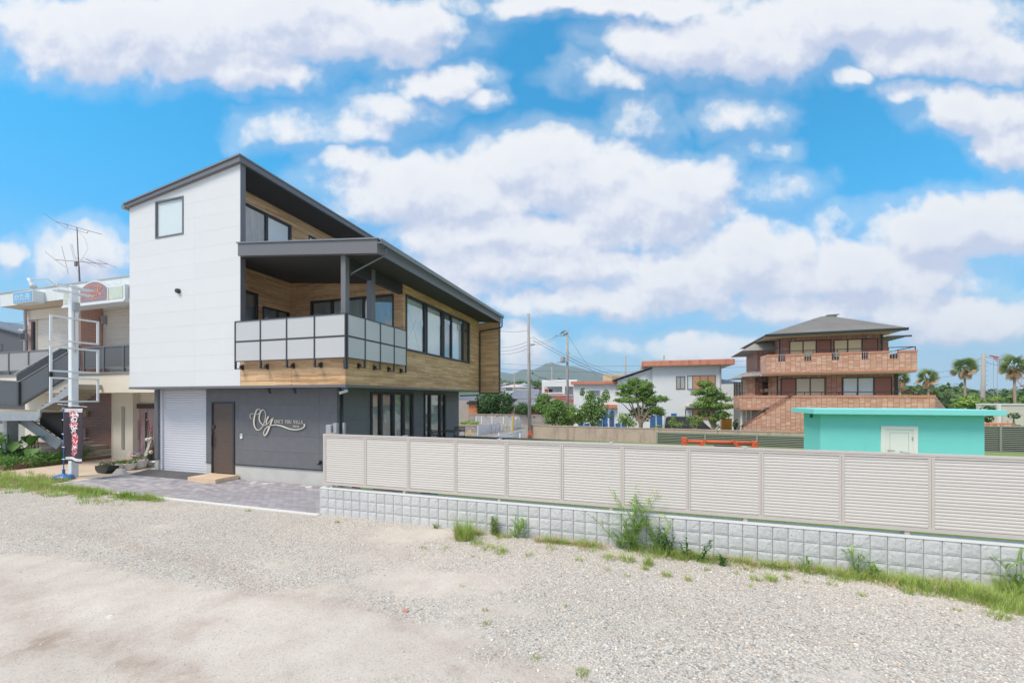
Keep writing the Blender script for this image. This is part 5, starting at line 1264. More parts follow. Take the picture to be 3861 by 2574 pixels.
# ---------------------------------------------------------------- pots by the bar entrance
M_POTW = P('white_pot', rgb(226, 224, 222), .5, var=.03); M_POTD = P('black_pot', (.03, .03, .034, 1), .5); M_POTG = P('dark_green_pot', (.03, .055, .05, 1), .5)
LEAFG = leaf_mat('pot_leaf', (.04, .11, .025, 1), (.13, .26, .06, 1), None, scale=6, fine=20)
def petal_mat(n_, c_): return P(n_, rgb(*c_), .7, var=.1)
FL = {'pink': petal_mat('pink_petal', (222, 170, 186)), 'paleP': petal_mat('pale_petal', (236, 214, 210)), 'yellow': petal_mat('yellow_petal', (226, 170, 40)), 'violet': petal_mat('violet_petal', (132, 112, 190)), 'cream': petal_mat('cream_petal', (236, 226, 206))}
def leafball(cx_, cy_, cz_, rx, ry, rz, n, s, mb_=None, up=.3, jit=1.0):
    mb_ = mb_ or MB()
    for _ in range(n):
        th_, ph = random.uniform(0, 6.283), math.acos(random.uniform(-1, 1)); rr = random.uniform(.45, 1)**.6
        d = Vector((math.sin(ph)*math.cos(th_), math.sin(ph)*math.sin(th_), math.cos(ph)))
        p = Vector((cx_+d.x*rx*rr, cy_+d.y*ry*rr, cz_+d.z*rz*rr))
        nrm = (d+Vector((random.gauss(0, .6), random.gauss(0, .6), random.gauss(up, .6)))).normalized()
        a = nrm.orthogonal().normalized(); a.rotate(Matrix.Rotation(random.uniform(0, 6.28), 3, nrm)); b = nrm.cross(a); l = s*random.uniform(.6, 1.3)
        mb_.add([p-a*l, p-b*l*.42+nrm*l*.08, p+a*l, p+b*l*.42+nrm*l*.08], [(0, 1, 2, 3)])
    return mb_
def pot(name, label, px, py, prof, mat, h_leaf, flowers, oval=1.0, group='flower pots by the bar entrance'):
    p = W0.at(px, py, z=.03); t = thing(name, label, 'flower pot', (p[0], p[1], .03), group=group)
    m_ = MB(); m_.lathe(0, 0, prof, 20); m_.v = [(p[0]+v[0]*oval, p[1]+v[1], .03+v[2]) for v in m_.v]; m_.build('pot', mat, t)
    r_, zt_ = prof[-1][0], prof[-1][1]
    leafball(p[0], p[1], .03+zt_+h_leaf*.3, r_*oval*1.05, r_*1.05, h_leaf, 160, .035).build('foliage', LEAFG, t)
    for (col, n_, hh, sz) in flowers:
        m_ = MB()
        for _ in range(n_): leafball(p[0]+random.uniform(-1, 1)*r_*oval, p[1]+random.uniform(-1, .6)*r_, .03+zt_+hh*random.uniform(.6, 1.1), sz, sz, sz*.7, 16, sz*.5, m_)
        m_.build('blossom', FL[col], t)
    return t
pot('flower_pot', 'round white bowl pot with yellow flowers by the bar entrance', 492, 1770, [(.07, 0), (.11, .03), (.15, .12), (.165, .18), (.19, .20), (.185, .22)], M_POTW, .10, [('yellow', 7, .14, .035)])
pot('flower_pot', 'wide white tub with a dark band overflowing with pale pink hydrangeas', 526, 1764, [(.15, 0), (.18, .08), (.21, .25), (.225, .27), (.22, .29)], M_POTW, .14, [('paleP', 7, .24, .075), ('cream', 3, .2, .07), ('violet', 3, .42, .05)], 1.2)
pot('flower_pot', 'low white oval tub with one white blossom behind the black trough', 448, 1772, [(.10, 0), (.13, .1), (.16, .2), (.155, .22)], M_POTW, .08, [('cream', 2, .12, .045)], 1.25)
pot('flower_pot', 'dark green pot with yellow leaves beside the charcoal pier', 574, 1735, [(.14, 0), (.17, .15), (.19, .36), (.2, .38)], M_POTG, .13, [('yellow', 5, .14, .03)])
pot('flower_pot', 'grey square concrete pot between the white tubs', 465, 1765, [(.10, 0), (.12, .18), (.125, .22)], M_CONC, .06, [])
p = W0.at(402, 1781, z=.03); tr_ = thing('trough_planter', 'black half-barrel trough planter with pink flowers beside the forecourt', 'planter', (p[0], p[1], .03))
m_ = MB(); m_.prism_y([(p[0]-.33, .26), (p[0]-.31, .13), (p[0]-.2, .04), (p[0]+.2, .04), (p[0]+.31, .13), (p[0]+.33, .26)], p[1]-.14, p[1]+.16); m_.build('trough', M_POTD, tr_)
leafball(p[0], p[1], .30, .34, .16, .10, 260, .03).build('foliage', LEAFG, tr_)
m_ = MB()
for _ in range(12): leafball(p[0]+random.uniform(-.34, .36), p[1]+random.uniform(-.1, .15), random.uniform(.38, .52), .025, .025, .02, 12, .016, m_)
m_.build('blossom', FL['pink'], tr_)
p = W0.at(445, 1787, z=.03); o = MB().hull([(p[0]-.30, p[1], .03), (p[0]+.28, p[1], .03), (p[0]+.28, p[1]+.14, .03), (p[0]-.30, p[1]+.14, .03)], [(p[0]-.12, p[1]+.03, .20), (p[0]+.14, p[1]+.03, .20), (p[0]+.14, p[1]+.11, .20), (p[0]-.12, p[1]+.11, .20)]).build('parking_block', M_CONC, base=(p[0], p[1], .03)); tag(o, 'pale concrete wheel stop block lying before the flower pots', 'parking block')
q0, q1 = W0.at(536, 1716, y=9.9), W0.at(560, 1651, y=9.95)
o = MB().hull([(q0[0], 9.85, .05), (q0[0]+.13, 9.85, .05), (q0[0]+.13, 9.88, .05), (q0[0], 9.88, .05)], [(q1[0], 10.0, q1[2]), (q1[0]+.12, 10.0, q1[2]-.03), (q1[0]+.12, 10.03, q1[2]-.03), (q1[0], 10.03, q1[2])]).build('menu_board', P('pale_board', rgb(200, 200, 186), .6), base=(q0[0], 9.85, 0)); tag(o, 'narrow pale board leaning against the door of the bar', 'board')
p = W0.at(562, 1757, z=.03); m_ = leafball(p[0], p[1], .12, .24, .14, .10, 90, .10); o = m_.build('plastic_bag', P('crumpled_clear_plastic', rgb(200, 204, 212), .25), base=(p[0], p[1], 0)); tag(o, 'crumpled translucent plastic bags beside the charcoal pier', 'bag')
p = W0.at(578, 1727, z=.4); tw = thing('twig_decoration', 'bare twigs hung with pink and cream balls by the bar door', 'decoration', (p[0], p[1], .4))
m_ = MB()
br_pts = []
for k in range(5):
    e_ = Vector((p[0]+random.uniform(-.28, .12), p[1]+random.uniform(-.1, .1), random.uniform(1.3, 1.75))); m_.tube([(p[0], p[1], .38), tuple((Vector((p[0], p[1], .38))+e_)/2+Vector((random.uniform(-.06, .06), 0, 0))), tuple(e_)], .008, 5); br_pts.append(e_)
m_.build('twig', M_RUST, tw)
m_ = MB()
for e_ in br_pts: m_.ball((e_.x, e_.y, e_.z), .03, 8, 6)
m_.build('pink_ball', P('pink_ball', rgb(214, 90, 120), .5), tw)
m_ = MB()
for dx, z_ in ((-.22, 1.05), (-.04, 1.08), (-.03, .62)): m_.ball((p[0]+dx, p[1]-.05, z_), .065, 10, 8)
m_.build('cream_ball', M_LOGO, tw)
# ---------------------------------------------------------------- garden: shed, swing frame, table, back fences
FB = Frame(-3.3)
M_TURQ = P('turquoise_paint', rgb(126, 218, 218), .75, var=.05, vscale=1.2, rnd=0, bump=.2, bscale=60, streak=((2, 2, .4), 1.6, rgb(118, 211, 212), .5, .9))
M_TURQR = P('turquoise_roof_paint', rgb(134, 220, 220), .6, var=.03, rnd=0)
M_DOORW = P('white_painted_door', rgb(232, 234, 234), .45, var=.015, rnd=0)
ysf, xsl, xsr = 13.05, 4.98, X(3712, 13.05)
shed = thing('turquoise_shed', 'small turquoise garden shed with a flat roof and a low white door', 'shed', (6.7, 13.6, .42))
d0_, d1_ = X(3320, ysf), X(3459, ysf); dzt = Zy(3320, 1604.5, ysf)
mb = MB()
for r in cut_rects((xsl, xsr, .42, 2.06), [(d0_+.06, d1_-.06, .42, dzt-.06)]): mb.box(r[0], r[1], ysf, ysf+.1, r[2], r[3])
mb.box(xsl, xsl+.1, ysf+.1, 14.18, .42, 2.06); mb.box(xsr-.1, xsr, ysf+.1, 14.18, .42, 2.06); mb.box(xsl+.1, xsr-.1, 14.1, 14.18, .42, 2.06)
mb.build('wall', M_TURQ, shed)
MB().box(4.71, 8.70, 12.75, 14.35, 2.062, 2.20).build('roof', M_TURQR, shed, bevel=.008)
df = MB(); df.box(d0_, d0_+.10, ysf-.03, ysf-.002, .43, dzt); df.box(d1_-.10, d1_, ysf-.03, ysf-.002, .43, dzt); df.box(d0_+.10, d1_-.10, ysf-.03, ysf-.002, dzt-.09, dzt)
dfo = df.build('door', M_DOORW, shed)
MB().box(d0_+.103, d1_-.103, ysf-.016, ysf+.03, .45, dzt-.095).build('leaf', M_DOORW, dfo)
m_ = MB(); a_, b_ = d0_+.19, d1_-.19; zt_ = dzt-.17
for r in ((a_, a_+.008, .6, zt_), (b_-.008, b_, .6, zt_), (a_+.008, b_-.008, zt_-.008, zt_)): m_.box(r[0], r[1], ysf-.021, ysf-.016, r[2], r[3])
m_.build('moulding', P('grey_groove', rgb(190, 192, 194), .6), dfo)
hz_ = Zy(3345, 1697, ysf-.03); MB().tube([(d0_+.15, ysf-.02, hz_), (d0_+.15, ysf-.06, hz_), (d0_+.28, ysf-.06, hz_-.004)], .011, 8).build('handle', P('brass', rgb(170, 150, 110), .35, metal=.8), dfo)
MB().box(d1_-.125, d1_-.105, ysf-.035, ysf-.017, dzt-.36, dzt-.28).build('hinge', M_GREYM, dfo)
MB().box(4.93, 4.975, 13.55, 13.62, 1.93, 2.05).build('bracket', P('dark_teal', (.04, .16, .15, 1), .6), shed)

M_REDW = P('orange_stained_log', rgb(206, 92, 58), .6, var=.15, rnd=.05)
ysw = 10.8; sw = thing('swing_frame', 'orange stained log swing frame standing on the lawn behind the fence', 'swing frame', (X(2710, ysw), ysw, .42))
a_, b_ = W0.at(2580, 1663, y=ysw), W0.at(2845, 1670, y=ysw)
MB().tube([(a_[0]-.05, ysw, a_[2]), (b_[0]+.05, ysw, b_[2])], .04, 10).build('crossbar', M_REDW, sw, smooth=True)
for i, q in enumerate((a_, b_)):
    zt_ = q[2]+.10-(.04*i)
    MB().box(q[0]-.065, q[0]+.065, ysw-.05, ysw+.05, .42, zt_).build('post', M_REDW, sw, bevel=.015)
    s_ = 1 if i == 0 else -1
    MB().beam((q[0]+s_*.15, ysw-.06, q[2]-.35), (q[0]+s_*.48, ysw-.06, q[2]+.05), .07, .07).build('brace', M_REDW, sw)
    for dz in (.02, -.25): MB().tube([(q[0], ysw-.07, q[2]+dz), (q[0], ysw-.05, q[2]+dz)], .014, 8).build('bolt', M_GREYM, sw)
def chair(name, label, x, y, z, rot, w_=.44):
    t = thing(name, label, 'chair', (0, 0, 0), group='black folding garden chairs'); m_ = MB()
    for k in range(4): m_.box(-w_/2, w_/2, .20, .22, .62+.055*k, .655+.055*k)
    m_.build('backrest', M_BLACK, t); m_ = MB()
    for k in range(6): m_.box(-w_/2, w_/2, -.2+.07*k, -.145+.07*k, .44, .455)
    m_.build('seat', M_BLACK, t)
    for sx in (-1, 1):
        MB().tube([(sx*w_/2, -.22, 0), (sx*w_/2, .21, .82)], .011, 6).build('leg', M_BLACK, t); MB().tube([(sx*w_/2, .22, 0), (sx*w_/2, -.16, .45)], .011, 6).build('leg', M_BLACK, t)
    t.location = (x, y, z); t.rotation_euler = (0, 0, rot); return t
q = W0.at(1656, 1640, x=-7.15); chair('folding_chair', 'black folding garden chair nearer the fence on the terrace', -7.15, q[1], .46, R(165))
q2 = W0.at(1712, 1632, x=-7.1); chair('folding_chair', 'black folding garden chair at the far side of the terrace table', -7.0, q2[1]+.3, .46, R(20))
tb = thing('folding_table', 'square black folding garden table between two chairs on the terrace', 'table', (-7.05, (q[1]+q2[1])/2, .46))
ty_ = (q[1]+q2[1])/2+.1; MB().box(-7.4, -6.7, ty_-.35, ty_+.35, 1.17, 1.195).build('tabletop', M_BLACK, tb)
for sx in (-7.36, -6.74):
    MB().tube([(sx, ty_-.3, .46), (sx, ty_+.3, 1.17)], .012, 6).build('leg', M_BLACK, tb); MB().tube([(sx, ty_+.3, .46), (sx, ty_-.3, 1.17)], .012, 6).build('leg', M_BLACK, tb)
q = W0.at(2748, 1679, y=12.2); chair('folding_chair', 'black metal garden chair half hidden behind the orange swing frame', q[0], 12.2, q[2]-.84, R(12), .6)

M_OLIVE = P('olive_grey_aluminium', rgb(146, 150, 140), .5, var=.03)
def back_fence(label, px0, px1, ytop0, ly, zbot, panel=1.99, dark=True, fr=FB, px_post=None):
    x0, x1 = fr.at(px0, y=ly)[0], fr.at(px1, y=ly)[0]; zt_ = fr.at(px0, ytop0, y=ly)[2]
    t = thing('louvre_fence', label, 'fence', (x0, ly, zbot), fr=fr, group='olive grey louvre fences round the garden')
    MB().box(x0, x1, ly-.03, ly+.03, zt_-.05, zt_).build('top_rail', M_OLIVE, t, fr=fr)
    MB().box(x0, x1, ly-.03, ly+.03, zbot, zbot+.06).build('bottom_rail', M_OLIVE, t, fr=fr)
    x_ = x0; k = 0
    while x_ < x1-.05:
        xe = min(x_+panel, x1); MB().box(x_-.035, x_+.035, ly-.045, ly-.032, zbot, zt_+.01).build('post', M_OLIVE, t, fr=fr)
        m_ = MB(); z_ = zbot+.08
        while z_ < zt_-.06: m_.prism_x([(ly+.02, z_), (ly-.022, z_+.012), (ly-.026, z_+.04), (ly+.012, z_+.052)], x_+.04, xe-.04); z_ += .072
        o = m_.build('louvre', M_OLIVE, t, fr=fr); o['kind'] = 'stuff'; x_ = xe; k += 1
    MB().box(x1-.035, x1+.035, ly-.045, ly-.032, zbot, zt_+.01).build('post', M_OLIVE, t, fr=fr)
    MB().box(x0, x1, ly+.05, ly+.06, zbot, zt_-.01).build('privacy_screen', P('dark_green_screen', (.06, .10, .07, 1), .7, var=.3, vscale=2), t, fr=fr)
    return t
back_fence('low olive grey louvre fence along the back, beyond the terrace', 1600, 2476, 1637, 19.5, -.2)
back_fence('taller olive grey louvre fence running behind the swing frame to the shed', 2478, 3150, 1627.5, 19.4, -.1)
back_fence('olive grey louvre fence on the lawn beyond the right end of the shed', 3440, 4200, 1600, 19.3, .43, panel=1.35, fr=Frame(2))

# ---------------------------------------------------------------- street behind: concrete wall, poles, fences, signs
M_OLDC = P('old_stained_concrete', rgb(186, 170, 152), .9, var=.14, vscale=1.2, dirt=.35, bump=.3, streak=((2.5, 2.5, .25), 1.6, rgb(160, 146, 132), .5, .7))
cw = thing('concrete_wall', 'long stained concrete wall along the lane behind the garden', 'wall', (10, 31, -1), fr=FB)
a_, b_ = FB.at(1990, 1602, y=31), FB.at(3300, 1602, y=31); zt_ = a_[2]
MB().box(a_[0], b_[0], 31, 31.15, -1, zt_-.05).build('wall', M_OLDC, cw, fr=FB)
xk = a_[0]
while xk < b_[0]: MB().box(xk+.005, min(b_[0], xk+1.8)-.005, 30.97, 31.18, zt_-.048, zt_+.01).build('coping', M_OLDC, cw, fr=FB); xk += 1.8
M_POLEC = P('concrete_pole', rgb(166, 162, 158), .85, var=.12, streak=((3, 3, .3), 2.0, rgb(150, 140, 132), .5, .7))
def upole(label, px_b, px_t, py_top, y, r0, r1, zb=-1.0, fr=W0, arms=()):
    b = fr.at(px_b, y=y); t_ = fr.at(px_t, py_top, y=y); o = thing('utility_pole', label, 'utility pole', (b[0], y, zb), fr=fr, group='utility poles')
    MB().tube([(b[0], y, zb), (t_[0], y, t_[2])], r0, 12, r1).build('pole', M_POLEC, o, fr=fr, smooth=True)
    return o, b, t_
up1, b1, t1 = upole('tall thick concrete utility pole beside the villa end, without crossarms', 1998, 1992, 1183, 31.4, .155, .105)
for k in range(9): 
    z_ = 2.2+.65*k; MB().box(b1[0]-.2+.0, b1[0]+.2, 31.38, 31.42, z_, z_+.025).build('step_bolt', M_GALV, up1)
q = W0.at(2005, 1299, y=31.3); MB().box(q[0]-.1, q[0]+.22, 31.2, 31.5, q[2]-.03, q[2]+.05).build('bracket', M_GALV, up1)
q = W0.at(2006, 1407, y=31.2); MB().box(q[0]-.02, q[0]+.1, 31.15, 31.3, q[2]-.06, q[2]+.06).build('splice_box', M_BLACK, up1)
up2, b2, t2 = upole('utility pole carrying a transformer and a long crossarm', 2141, 2139, 1243, 40, .15, .10)
q0, q1 = W0.at(2097, 1262, y=40), W0.at(2139, 1264, y=40); MB().box(q0[0], q1[0], 39.95, 40.05, q1[2]-.04, q1[2]+.04).build('crossarm', M_GALV, up2)
for px, py in ((2118, 1256), (2124, 1250), (2131, 1259)): 
    q = W0.at(px, py, y=39.9); MB().beam((q[0]-.2, 39.9, q[2]-.06), (q[0]+.25, 39.9, q[2]+.10), .09).build('insulator', M_AER, up2)
q = W0.at(2122, 1355, y=39.8); MB().lathe(q[0], 39.8, [(.24, q[2]-.27), (.26, q[2]-.2), (.26, q[2]+.22), (.20, q[2]+.27)], 14).build('transformer', M_GREYM, up2)
q = W0.at(2102, 1366, y=40); MB().box(q[0], b2[0], 39.7, 39.95, q[2]-.05, q[2]+.02).build('platform', M_GALV, up2)
for py in (1330, 1390, 1430):
    q = W0.at(2141, py, y=40); MB().box(q[0]-.22, q[0]+.24, 39.9, 40.1, q[2]-.03, q[2]+.03).build('bracket', M_GALV, up2)
up3, b3, t3 = upole('short pole top rising behind the tan building and the white house', 2358, 2358, 1342, 70, .16, .13)
up4, b4, t4 = upole('plain grey pole between the palms on the right', 3703, 3709, 1333, 44, .17, .13, zb=-1)
for k in range(12):
    z_ = t4[2]-.3-.4*k; MB().box(t4[0]-.02, t4[0]+.26, 43.97, 44.03, z_, z_+.04).build('step_bolt', M_GALV, up4)
up5, b5, t5 = upole('small distant pole left of the mountain', 1939, 1939, 1403, 75, .12, .10)
up6, b6, t6 = upole('small distant pole with a crossarm in front of the mountain', 2082, 2081, 1382, 85, .14, .12)
q0, q1 = W0.at(2068, 1380, y=85), W0.at(2097, 1380, y=85); MB().box(q0[0], q1[0], 84.9, 85.1, q0[2]-.05, q0[2]+.05).build('crossarm', M_GALV, up6)
up7, b7, t7 = upole('short pole with a crossarm above the white house roof', 2503, 2503, 1339, 62, .12, .11, zb=3)
M_WIRE = P('black_cable', (.02, .02, .022, 1), .6)
wires = [((-22, 33), None)]
def wire(label, pa_, pb_, sag, n=1, dz=.35, r=.013):
    t = thing('power_line', label, 'power line', tuple(pa_), group='overhead wires')
    for k in range(n):
        a, b = Vector(pa_)-Vector((0, 0, dz*k)), Vector(pb_)-Vector((0, 0, dz*k))
        MB().tube([tuple(a.lerp(b, i/12)-Vector((0, 0, 4*sag*(i/12)*(1-i/12)))) for i in range(13)], r, 4, cap=False).build('wire', M_WIRE, t)
wire('two thin wires from the thick pole down to the right, past the transformer pole', W0.at(2008, 1270, y=31.4), W0.at(2420, 1447, y=48), .5, 2, .25)
wire('wires from the thick pole to the crossarm of the transformer pole', W0.at(2008, 1287, y=31.4), W0.at(2100, 1262, y=40), .3, 2, .2)
wire('bundle of wires leaving the transformer pole to the lower right', W0.at(2145, 1335, y=40), W0.at(2520, 1418, y=46), .8, 3, .3)
wire('long level wires crossing behind both poles', W0.at(1850, 1368, y=60), W0.at(2900, 1352, y=66), .8, 2, .9, .02)
wire('wires dropping left from the thick pole behind the villa', W0.at(1994, 1245, y=31.4), W0.at(1830, 1232, y=30), .25, 1)
wire('low wires from the thick pole to the left', W0.at(1994, 1285, y=31.4), W0.at(1820, 1300, y=34), .4, 3, .3)
wire('wires across the mountain to the transformer pole', W0.at(2008, 1408, y=31.4), W0.at(2141, 1436, y=40), .3, 1)
wire('steep guy wire beside the transformer pole', W0.at(2143, 1265, y=40), W0.at(2250, 1420, y=44), .2, 1)
wire('high thin wires between the palms', W0.at(3500, 1400, y=60), W0.at(3707, 1345, y=44), .5, 2, .6)
wire('high thin wires right of the plain pole', W0.at(3710, 1342, y=44), W0.at(3900, 1347, y=44), .3, 2, .5)
wire('level wires low over the right hand trees', W0.at(3420, 1468, y=90), W0.at(3900, 1462, y=70), .5, 4, .5, .02)
wire('wire at the far left above the dark house', W0.at(-30, 1219, y=30), W0.at(100, 1213, y=20), .1, 1)

M_WPAINT = P('white_steel_fence', rgb(226, 228, 232), .5, var=.03)
M_ROAD = P('old_road', rgb(146, 140, 138), .95, var=.12, bump=.2)
MB().box(-60, 60, 33.5, 39.5, -1.05, -.99).build('road', M_ROAD, fr=FB, kind='structure')
M_OBLOCK = brick_mat('old_block_wall', rgb(172, 162, 158), rgb(150, 142, 140), rgb(120, 112, 112), .4, .2, .012, rough=.9)
def grp_px(x0, x1, y): return X(x0, y), X(x1, y)
yb_ = 50; a_, b_ = grp_px(1768, 2160, yb_); obw = thing('old_block_wall', 'long grey block wall with round vents beneath the hedge', 'wall', (a_, yb_, -1))
zt_ = Zy(1900, 1563, yb_); MB().box(a_, b_, yb_, yb_+.15, -1, zt_).build('wall', M_OBLOCK, obw); MB().box(a_, b_, yb_-.03, yb_+.18, zt_+.003, zt_+.07).build('coping', M_OLDC, obw)
for px in (1831, 1875, 1921, 2014):
    q = X(px, yb_); MB().prism_y([(q+.17*math.cos(R(a)), zt_-.32+.2*math.sin(R(a))) for a in range(0, 181, 20)], yb_-.012, yb_-.003).build('vent_opening', M_DARKIN, obw)
ym = 44; mf = thing('mesh_fence', 'white steel mesh fence before the grey block wall', 'fence', (X(1870, ym), ym, -1))
zt_, zb_ = Zy(1795, 1569, ym), Zy(1795, 1601, ym)
for px in (1795, 1816.5, 1855, 1898, 1945): q = X(px, ym); MB().box(q-.05, q+.05, ym-.05, ym+.05, -1, zt_).build('post', M_WPAINT, mf)
m_ = MB()
for k in range(9): z_ = zb_+(zt_-zb_)*k/8; m_.box(X(1795, ym), X(1960, ym), ym-.01, ym+.01, z_-.012, z_+.012)
for k in range(56): x_ = X(1795, ym)+(X(1960, ym)-X(1795, ym))*k/56; m_.box(x_-.006, x_+.006, ym-.016, ym-.011, zb_, zt_)
m_.build('wire_mesh', M_WPAINT, mf, kind='stuff')
def vcorner(name, label, cat, pts_, nslat=9, posts=3):
    """white folding gate leaf between two ground points a and b with its height"""
    a, b, h_ = pts_; t = thing(name, label, cat, tuple(a)); A, B = Vector(a), Vector(b)
    for k in range(posts): p_ = A.lerp(B, k/(posts-1)); MB().box(p_.x-.04, p_.x+.04, p_.y-.04, p_.y+.04, p_.z, p_.z+h_).build('post', M_WPAINT, t)
    for k in range(nslat): z_ = .1+(h_-.12)*k/(nslat-1); MB().beam(tuple(A+Vector((0, 0, z_))), tuple(B+Vector((0, 0, z_))), .02, .10).build('slat', M_WPAINT, t)
    return t
a_, b_ = W0.at(1802, 1640, z=-1), W0.at(1848, 1634, z=-1); hgt = (1640-1603)/FPX*W0.at(1802, 1640, z=-1)[1]*1.0
vcorner('white_gate', 'larger white slatted gate leaf next to the near block wall', 'gate', (a_, (b_[0], b_[1]+3, -1), hgt*1.02))
a_, b_ = W0.at(1927, 1621, z=-1), W0.at(1962, 1611, z=-1); vcorner('white_gate', 'smaller white slatted gate leaf behind the yellow pole', 'gate', (a_, b_, 1.05))
yn = 37; a_, b_ = grp_px(1700, 1800, yn); nb = thing('near_block_wall', 'short grey block wall with grass growing on top, beside the villa corner', 'wall', (a_, yn, -1)); zt_ = Zy(1760, 1603, yn)
MB().box(a_, b_, yn, yn+.15, -1, zt_).build('wall', M_OBLOCK, nb); MB().box(a_-.02, b_+.02, yn-.03, yn+1.6, zt_+.003, zt_+.07).build('coping', M_OLDC, nb)
cp_ = thing('chain_post_row', 'row of six thin brown posts with a sagging chain on the lane edge', 'barrier', tuple(W0.at(1890, 1630, z=-1)))
prev = None
for px, py in ((1853, 1637), (1868, 1633), (1882, 1629), (1897, 1626), (1911, 1622), (1925, 1618)):
    q = W0.at(px, py, z=-1); MB().tube([q, (q[0], q[1], -.25)], .035, 6).build('post', P('brown_post', rgb(160, 136, 120), .7), cp_)
    if prev: MB().tube([tuple(Vector((prev[0], prev[1], -.3)).lerp(Vector((q[0], q[1], -.3)), i/6)-Vector((0, 0, .9*(i/6)*(1-i/6)))) for i in range(7)], .015, 4).build('chain', M_WPAINT, cp_)
    prev = q
M_YEL = P('yellow_paint', rgb(232, 190, 70), .5)
q = W0.at(1931, 1643, y=34); yp = thing('yellow_pole', 'yellow guard pipe with a thin rod rising beside the thick pole', 'pole', (q[0], 34, -1)); qt = W0.at(1935, 1570, y=34)
MB().tube([(q[0], 34, -1), (q[0], 34, q[2]), (qt[0], 34, qt[2])], .075, 8).build('guard_pipe', M_YEL, yp); MB().tube([qt, W0.at(1946, 1508, y=34)], .02, 5).build('guy_rod', M_GREYM, yp)
gr = thing('guardrail', 'white steel guardrail along the lane behind the low fence', 'guardrail', tuple(W0.at(1900, 1645, y=30)))
for dy, a, b in ((0, (1852, 1652), (1965, 1628)), (0, (1860, 1661), (1965, 1640))): MB().beam(W0.at(a[0], a[1], y=29), W0.at(b[0], b[1], y=32.0), .05, .22).build('rail', M_WPAINT, gr)
for px in (1880, 1922, 1960): q = W0.at(px, 1636, y=31); MB().box(q[0]-.06, q[0]+.06, 31, 31.1, -1, q[2]+.1).build('post', M_WPAINT, gr)
def aframe(label, px0, px1, py0, py1, y, mat):
    a, b = W0.at(px0, py1, y=y), W0.at(px1, py1, y=y); c = W0.at((px0+px1)/2, py0, y=y); t = thing('a_frame_barrier', label, 'barrier', ((a[0]+b[0])/2, y, -1))
    for s_, m_x in ((a, -1), (b, 1)): MB().beam((s_[0]+m_x*.15, y, -1), (c[0], y, c[2]), .09, .06).build('leg', mat, t)
    MB().box(c[0]-.12, c[0]+.12, y-.02, y+.02, c[2]-.35, c[2]-.25).build('crosspiece', mat, t)
aframe('orange a-frame barrier standing against the concrete wall', 1988, 2008, 1619, 1645, 29.5, P('orange_paint', rgb(234, 110, 50), .5))
aframe('yellow a-frame barrier before the near block wall', 1761, 1779, 1619, 1641, 34, M_YEL)

# ---------------------------------------------------------------- houses behind
M_WSTUC = P('white_stucco', rgb(228, 232, 234), .8, var=.04, dirt=.05)
M_ORB = P('faded_orange_band', rgb(206, 140, 116), .7, var=.12, streak=((1, 1, .3), 2.5, rgb(190, 112, 92), .45, .7))
M_TROOF = P('grey_clay_tile', rgb(136, 140, 152), .6, var=.15, rnd=.08)
def hwin(parent, y, px0, px1, py0, py1, splits=(), fills=('blind',), mat=None, fr=W0, fw=.07, slope=0):
    a, b = fr.at(px0, y=y)[0], fr.at(px1, y=y)[0]; c = (px0+px1)/2; z1_, z0_ = fr.at(px0, py0, y=y)[2], fr.at(px0, py1, y=y)[2]
    return window_fr(parent, fr, y, a, b, z0_, z1_, [fr.at(s_, y=y)[0] for s_ in splits], fills, fw, mat or M_TRIM)
M_BEIGEBL = P('beige_blind', rgb(255, 226, 172), .8, var=.02)
M_TANBL = P('tan_blind', rgb(230, 206, 176), .8, var=.02)
M_BRSHUT = P('brown_louvre_shutter', rgb(172, 118, 102), .6, var=.05)
M_ORSHUT = P('salmon_shutter', rgb(226, 172, 138), .6, var=.04)
FILLX = dict(FILL); FILLX.update({'beige': M_BEIGEBL, 'tan': M_TANBL, 'shut': M_BRSHUT, 'salmon': M_ORSHUT})
def window_fr(parent, fr, y, a0, a1, z0, z1, splits, fills, fw, mat):
    m_ = MB(); W = ('y', y)
    wbox(m_, W, a0, a0+fw, .0, .05, z0, z1); wbox(m_, W, a1-fw, a1, .0, .05, z0, z1); wbox(m_, W, a0+fw, a1-fw, .0, .05, z0, z0+fw); wbox(m_, W, a0+fw, a1-fw, .0, .05, z1-fw, z1)
    for s_ in splits: wbox(m_, W, s_-fw*.5, s_+fw*.5, .0, .05, z0+fw, z1-fw)
    f = m_.build('window', mat, parent, fr=fr); ed = [a0+fw]+list(splits)+[a1-fw]
    for i, fl in enumerate(fills):
        l_, r_ = ed[i]+(0 if i == 0 else fw*.5), ed[i+1]-(0 if i == len(fills)-1 else fw*.5)
        if fl in ('shut', 'salmon'):
            m_ = MB(); z_ = z0+fw; wbox(m_, W, l_, r_, .003, .02, z0+fw, z1-fw)
            while z_ < z1-fw-.05: wbox(m_, W, l_+.02, r_-.02, .02, .045, z_+.01, z_+.06); z_ += .085
            m_.build('shutter', FILLX[fl], f, fr=fr, kind='stuff')
        else:
            m_ = MB(); wbox(m_, W, l_, r_, .004, .010, z0+fw, z1-fw); m_.build('blind', FILLX[fl], f, fr=fr)
            m_ = MB(); wbox(m_, W, l_, r_, .022, .026, z0+fw, z1-fw); m_.build('pane', M_CLEAR, f, fr=fr)
    return f
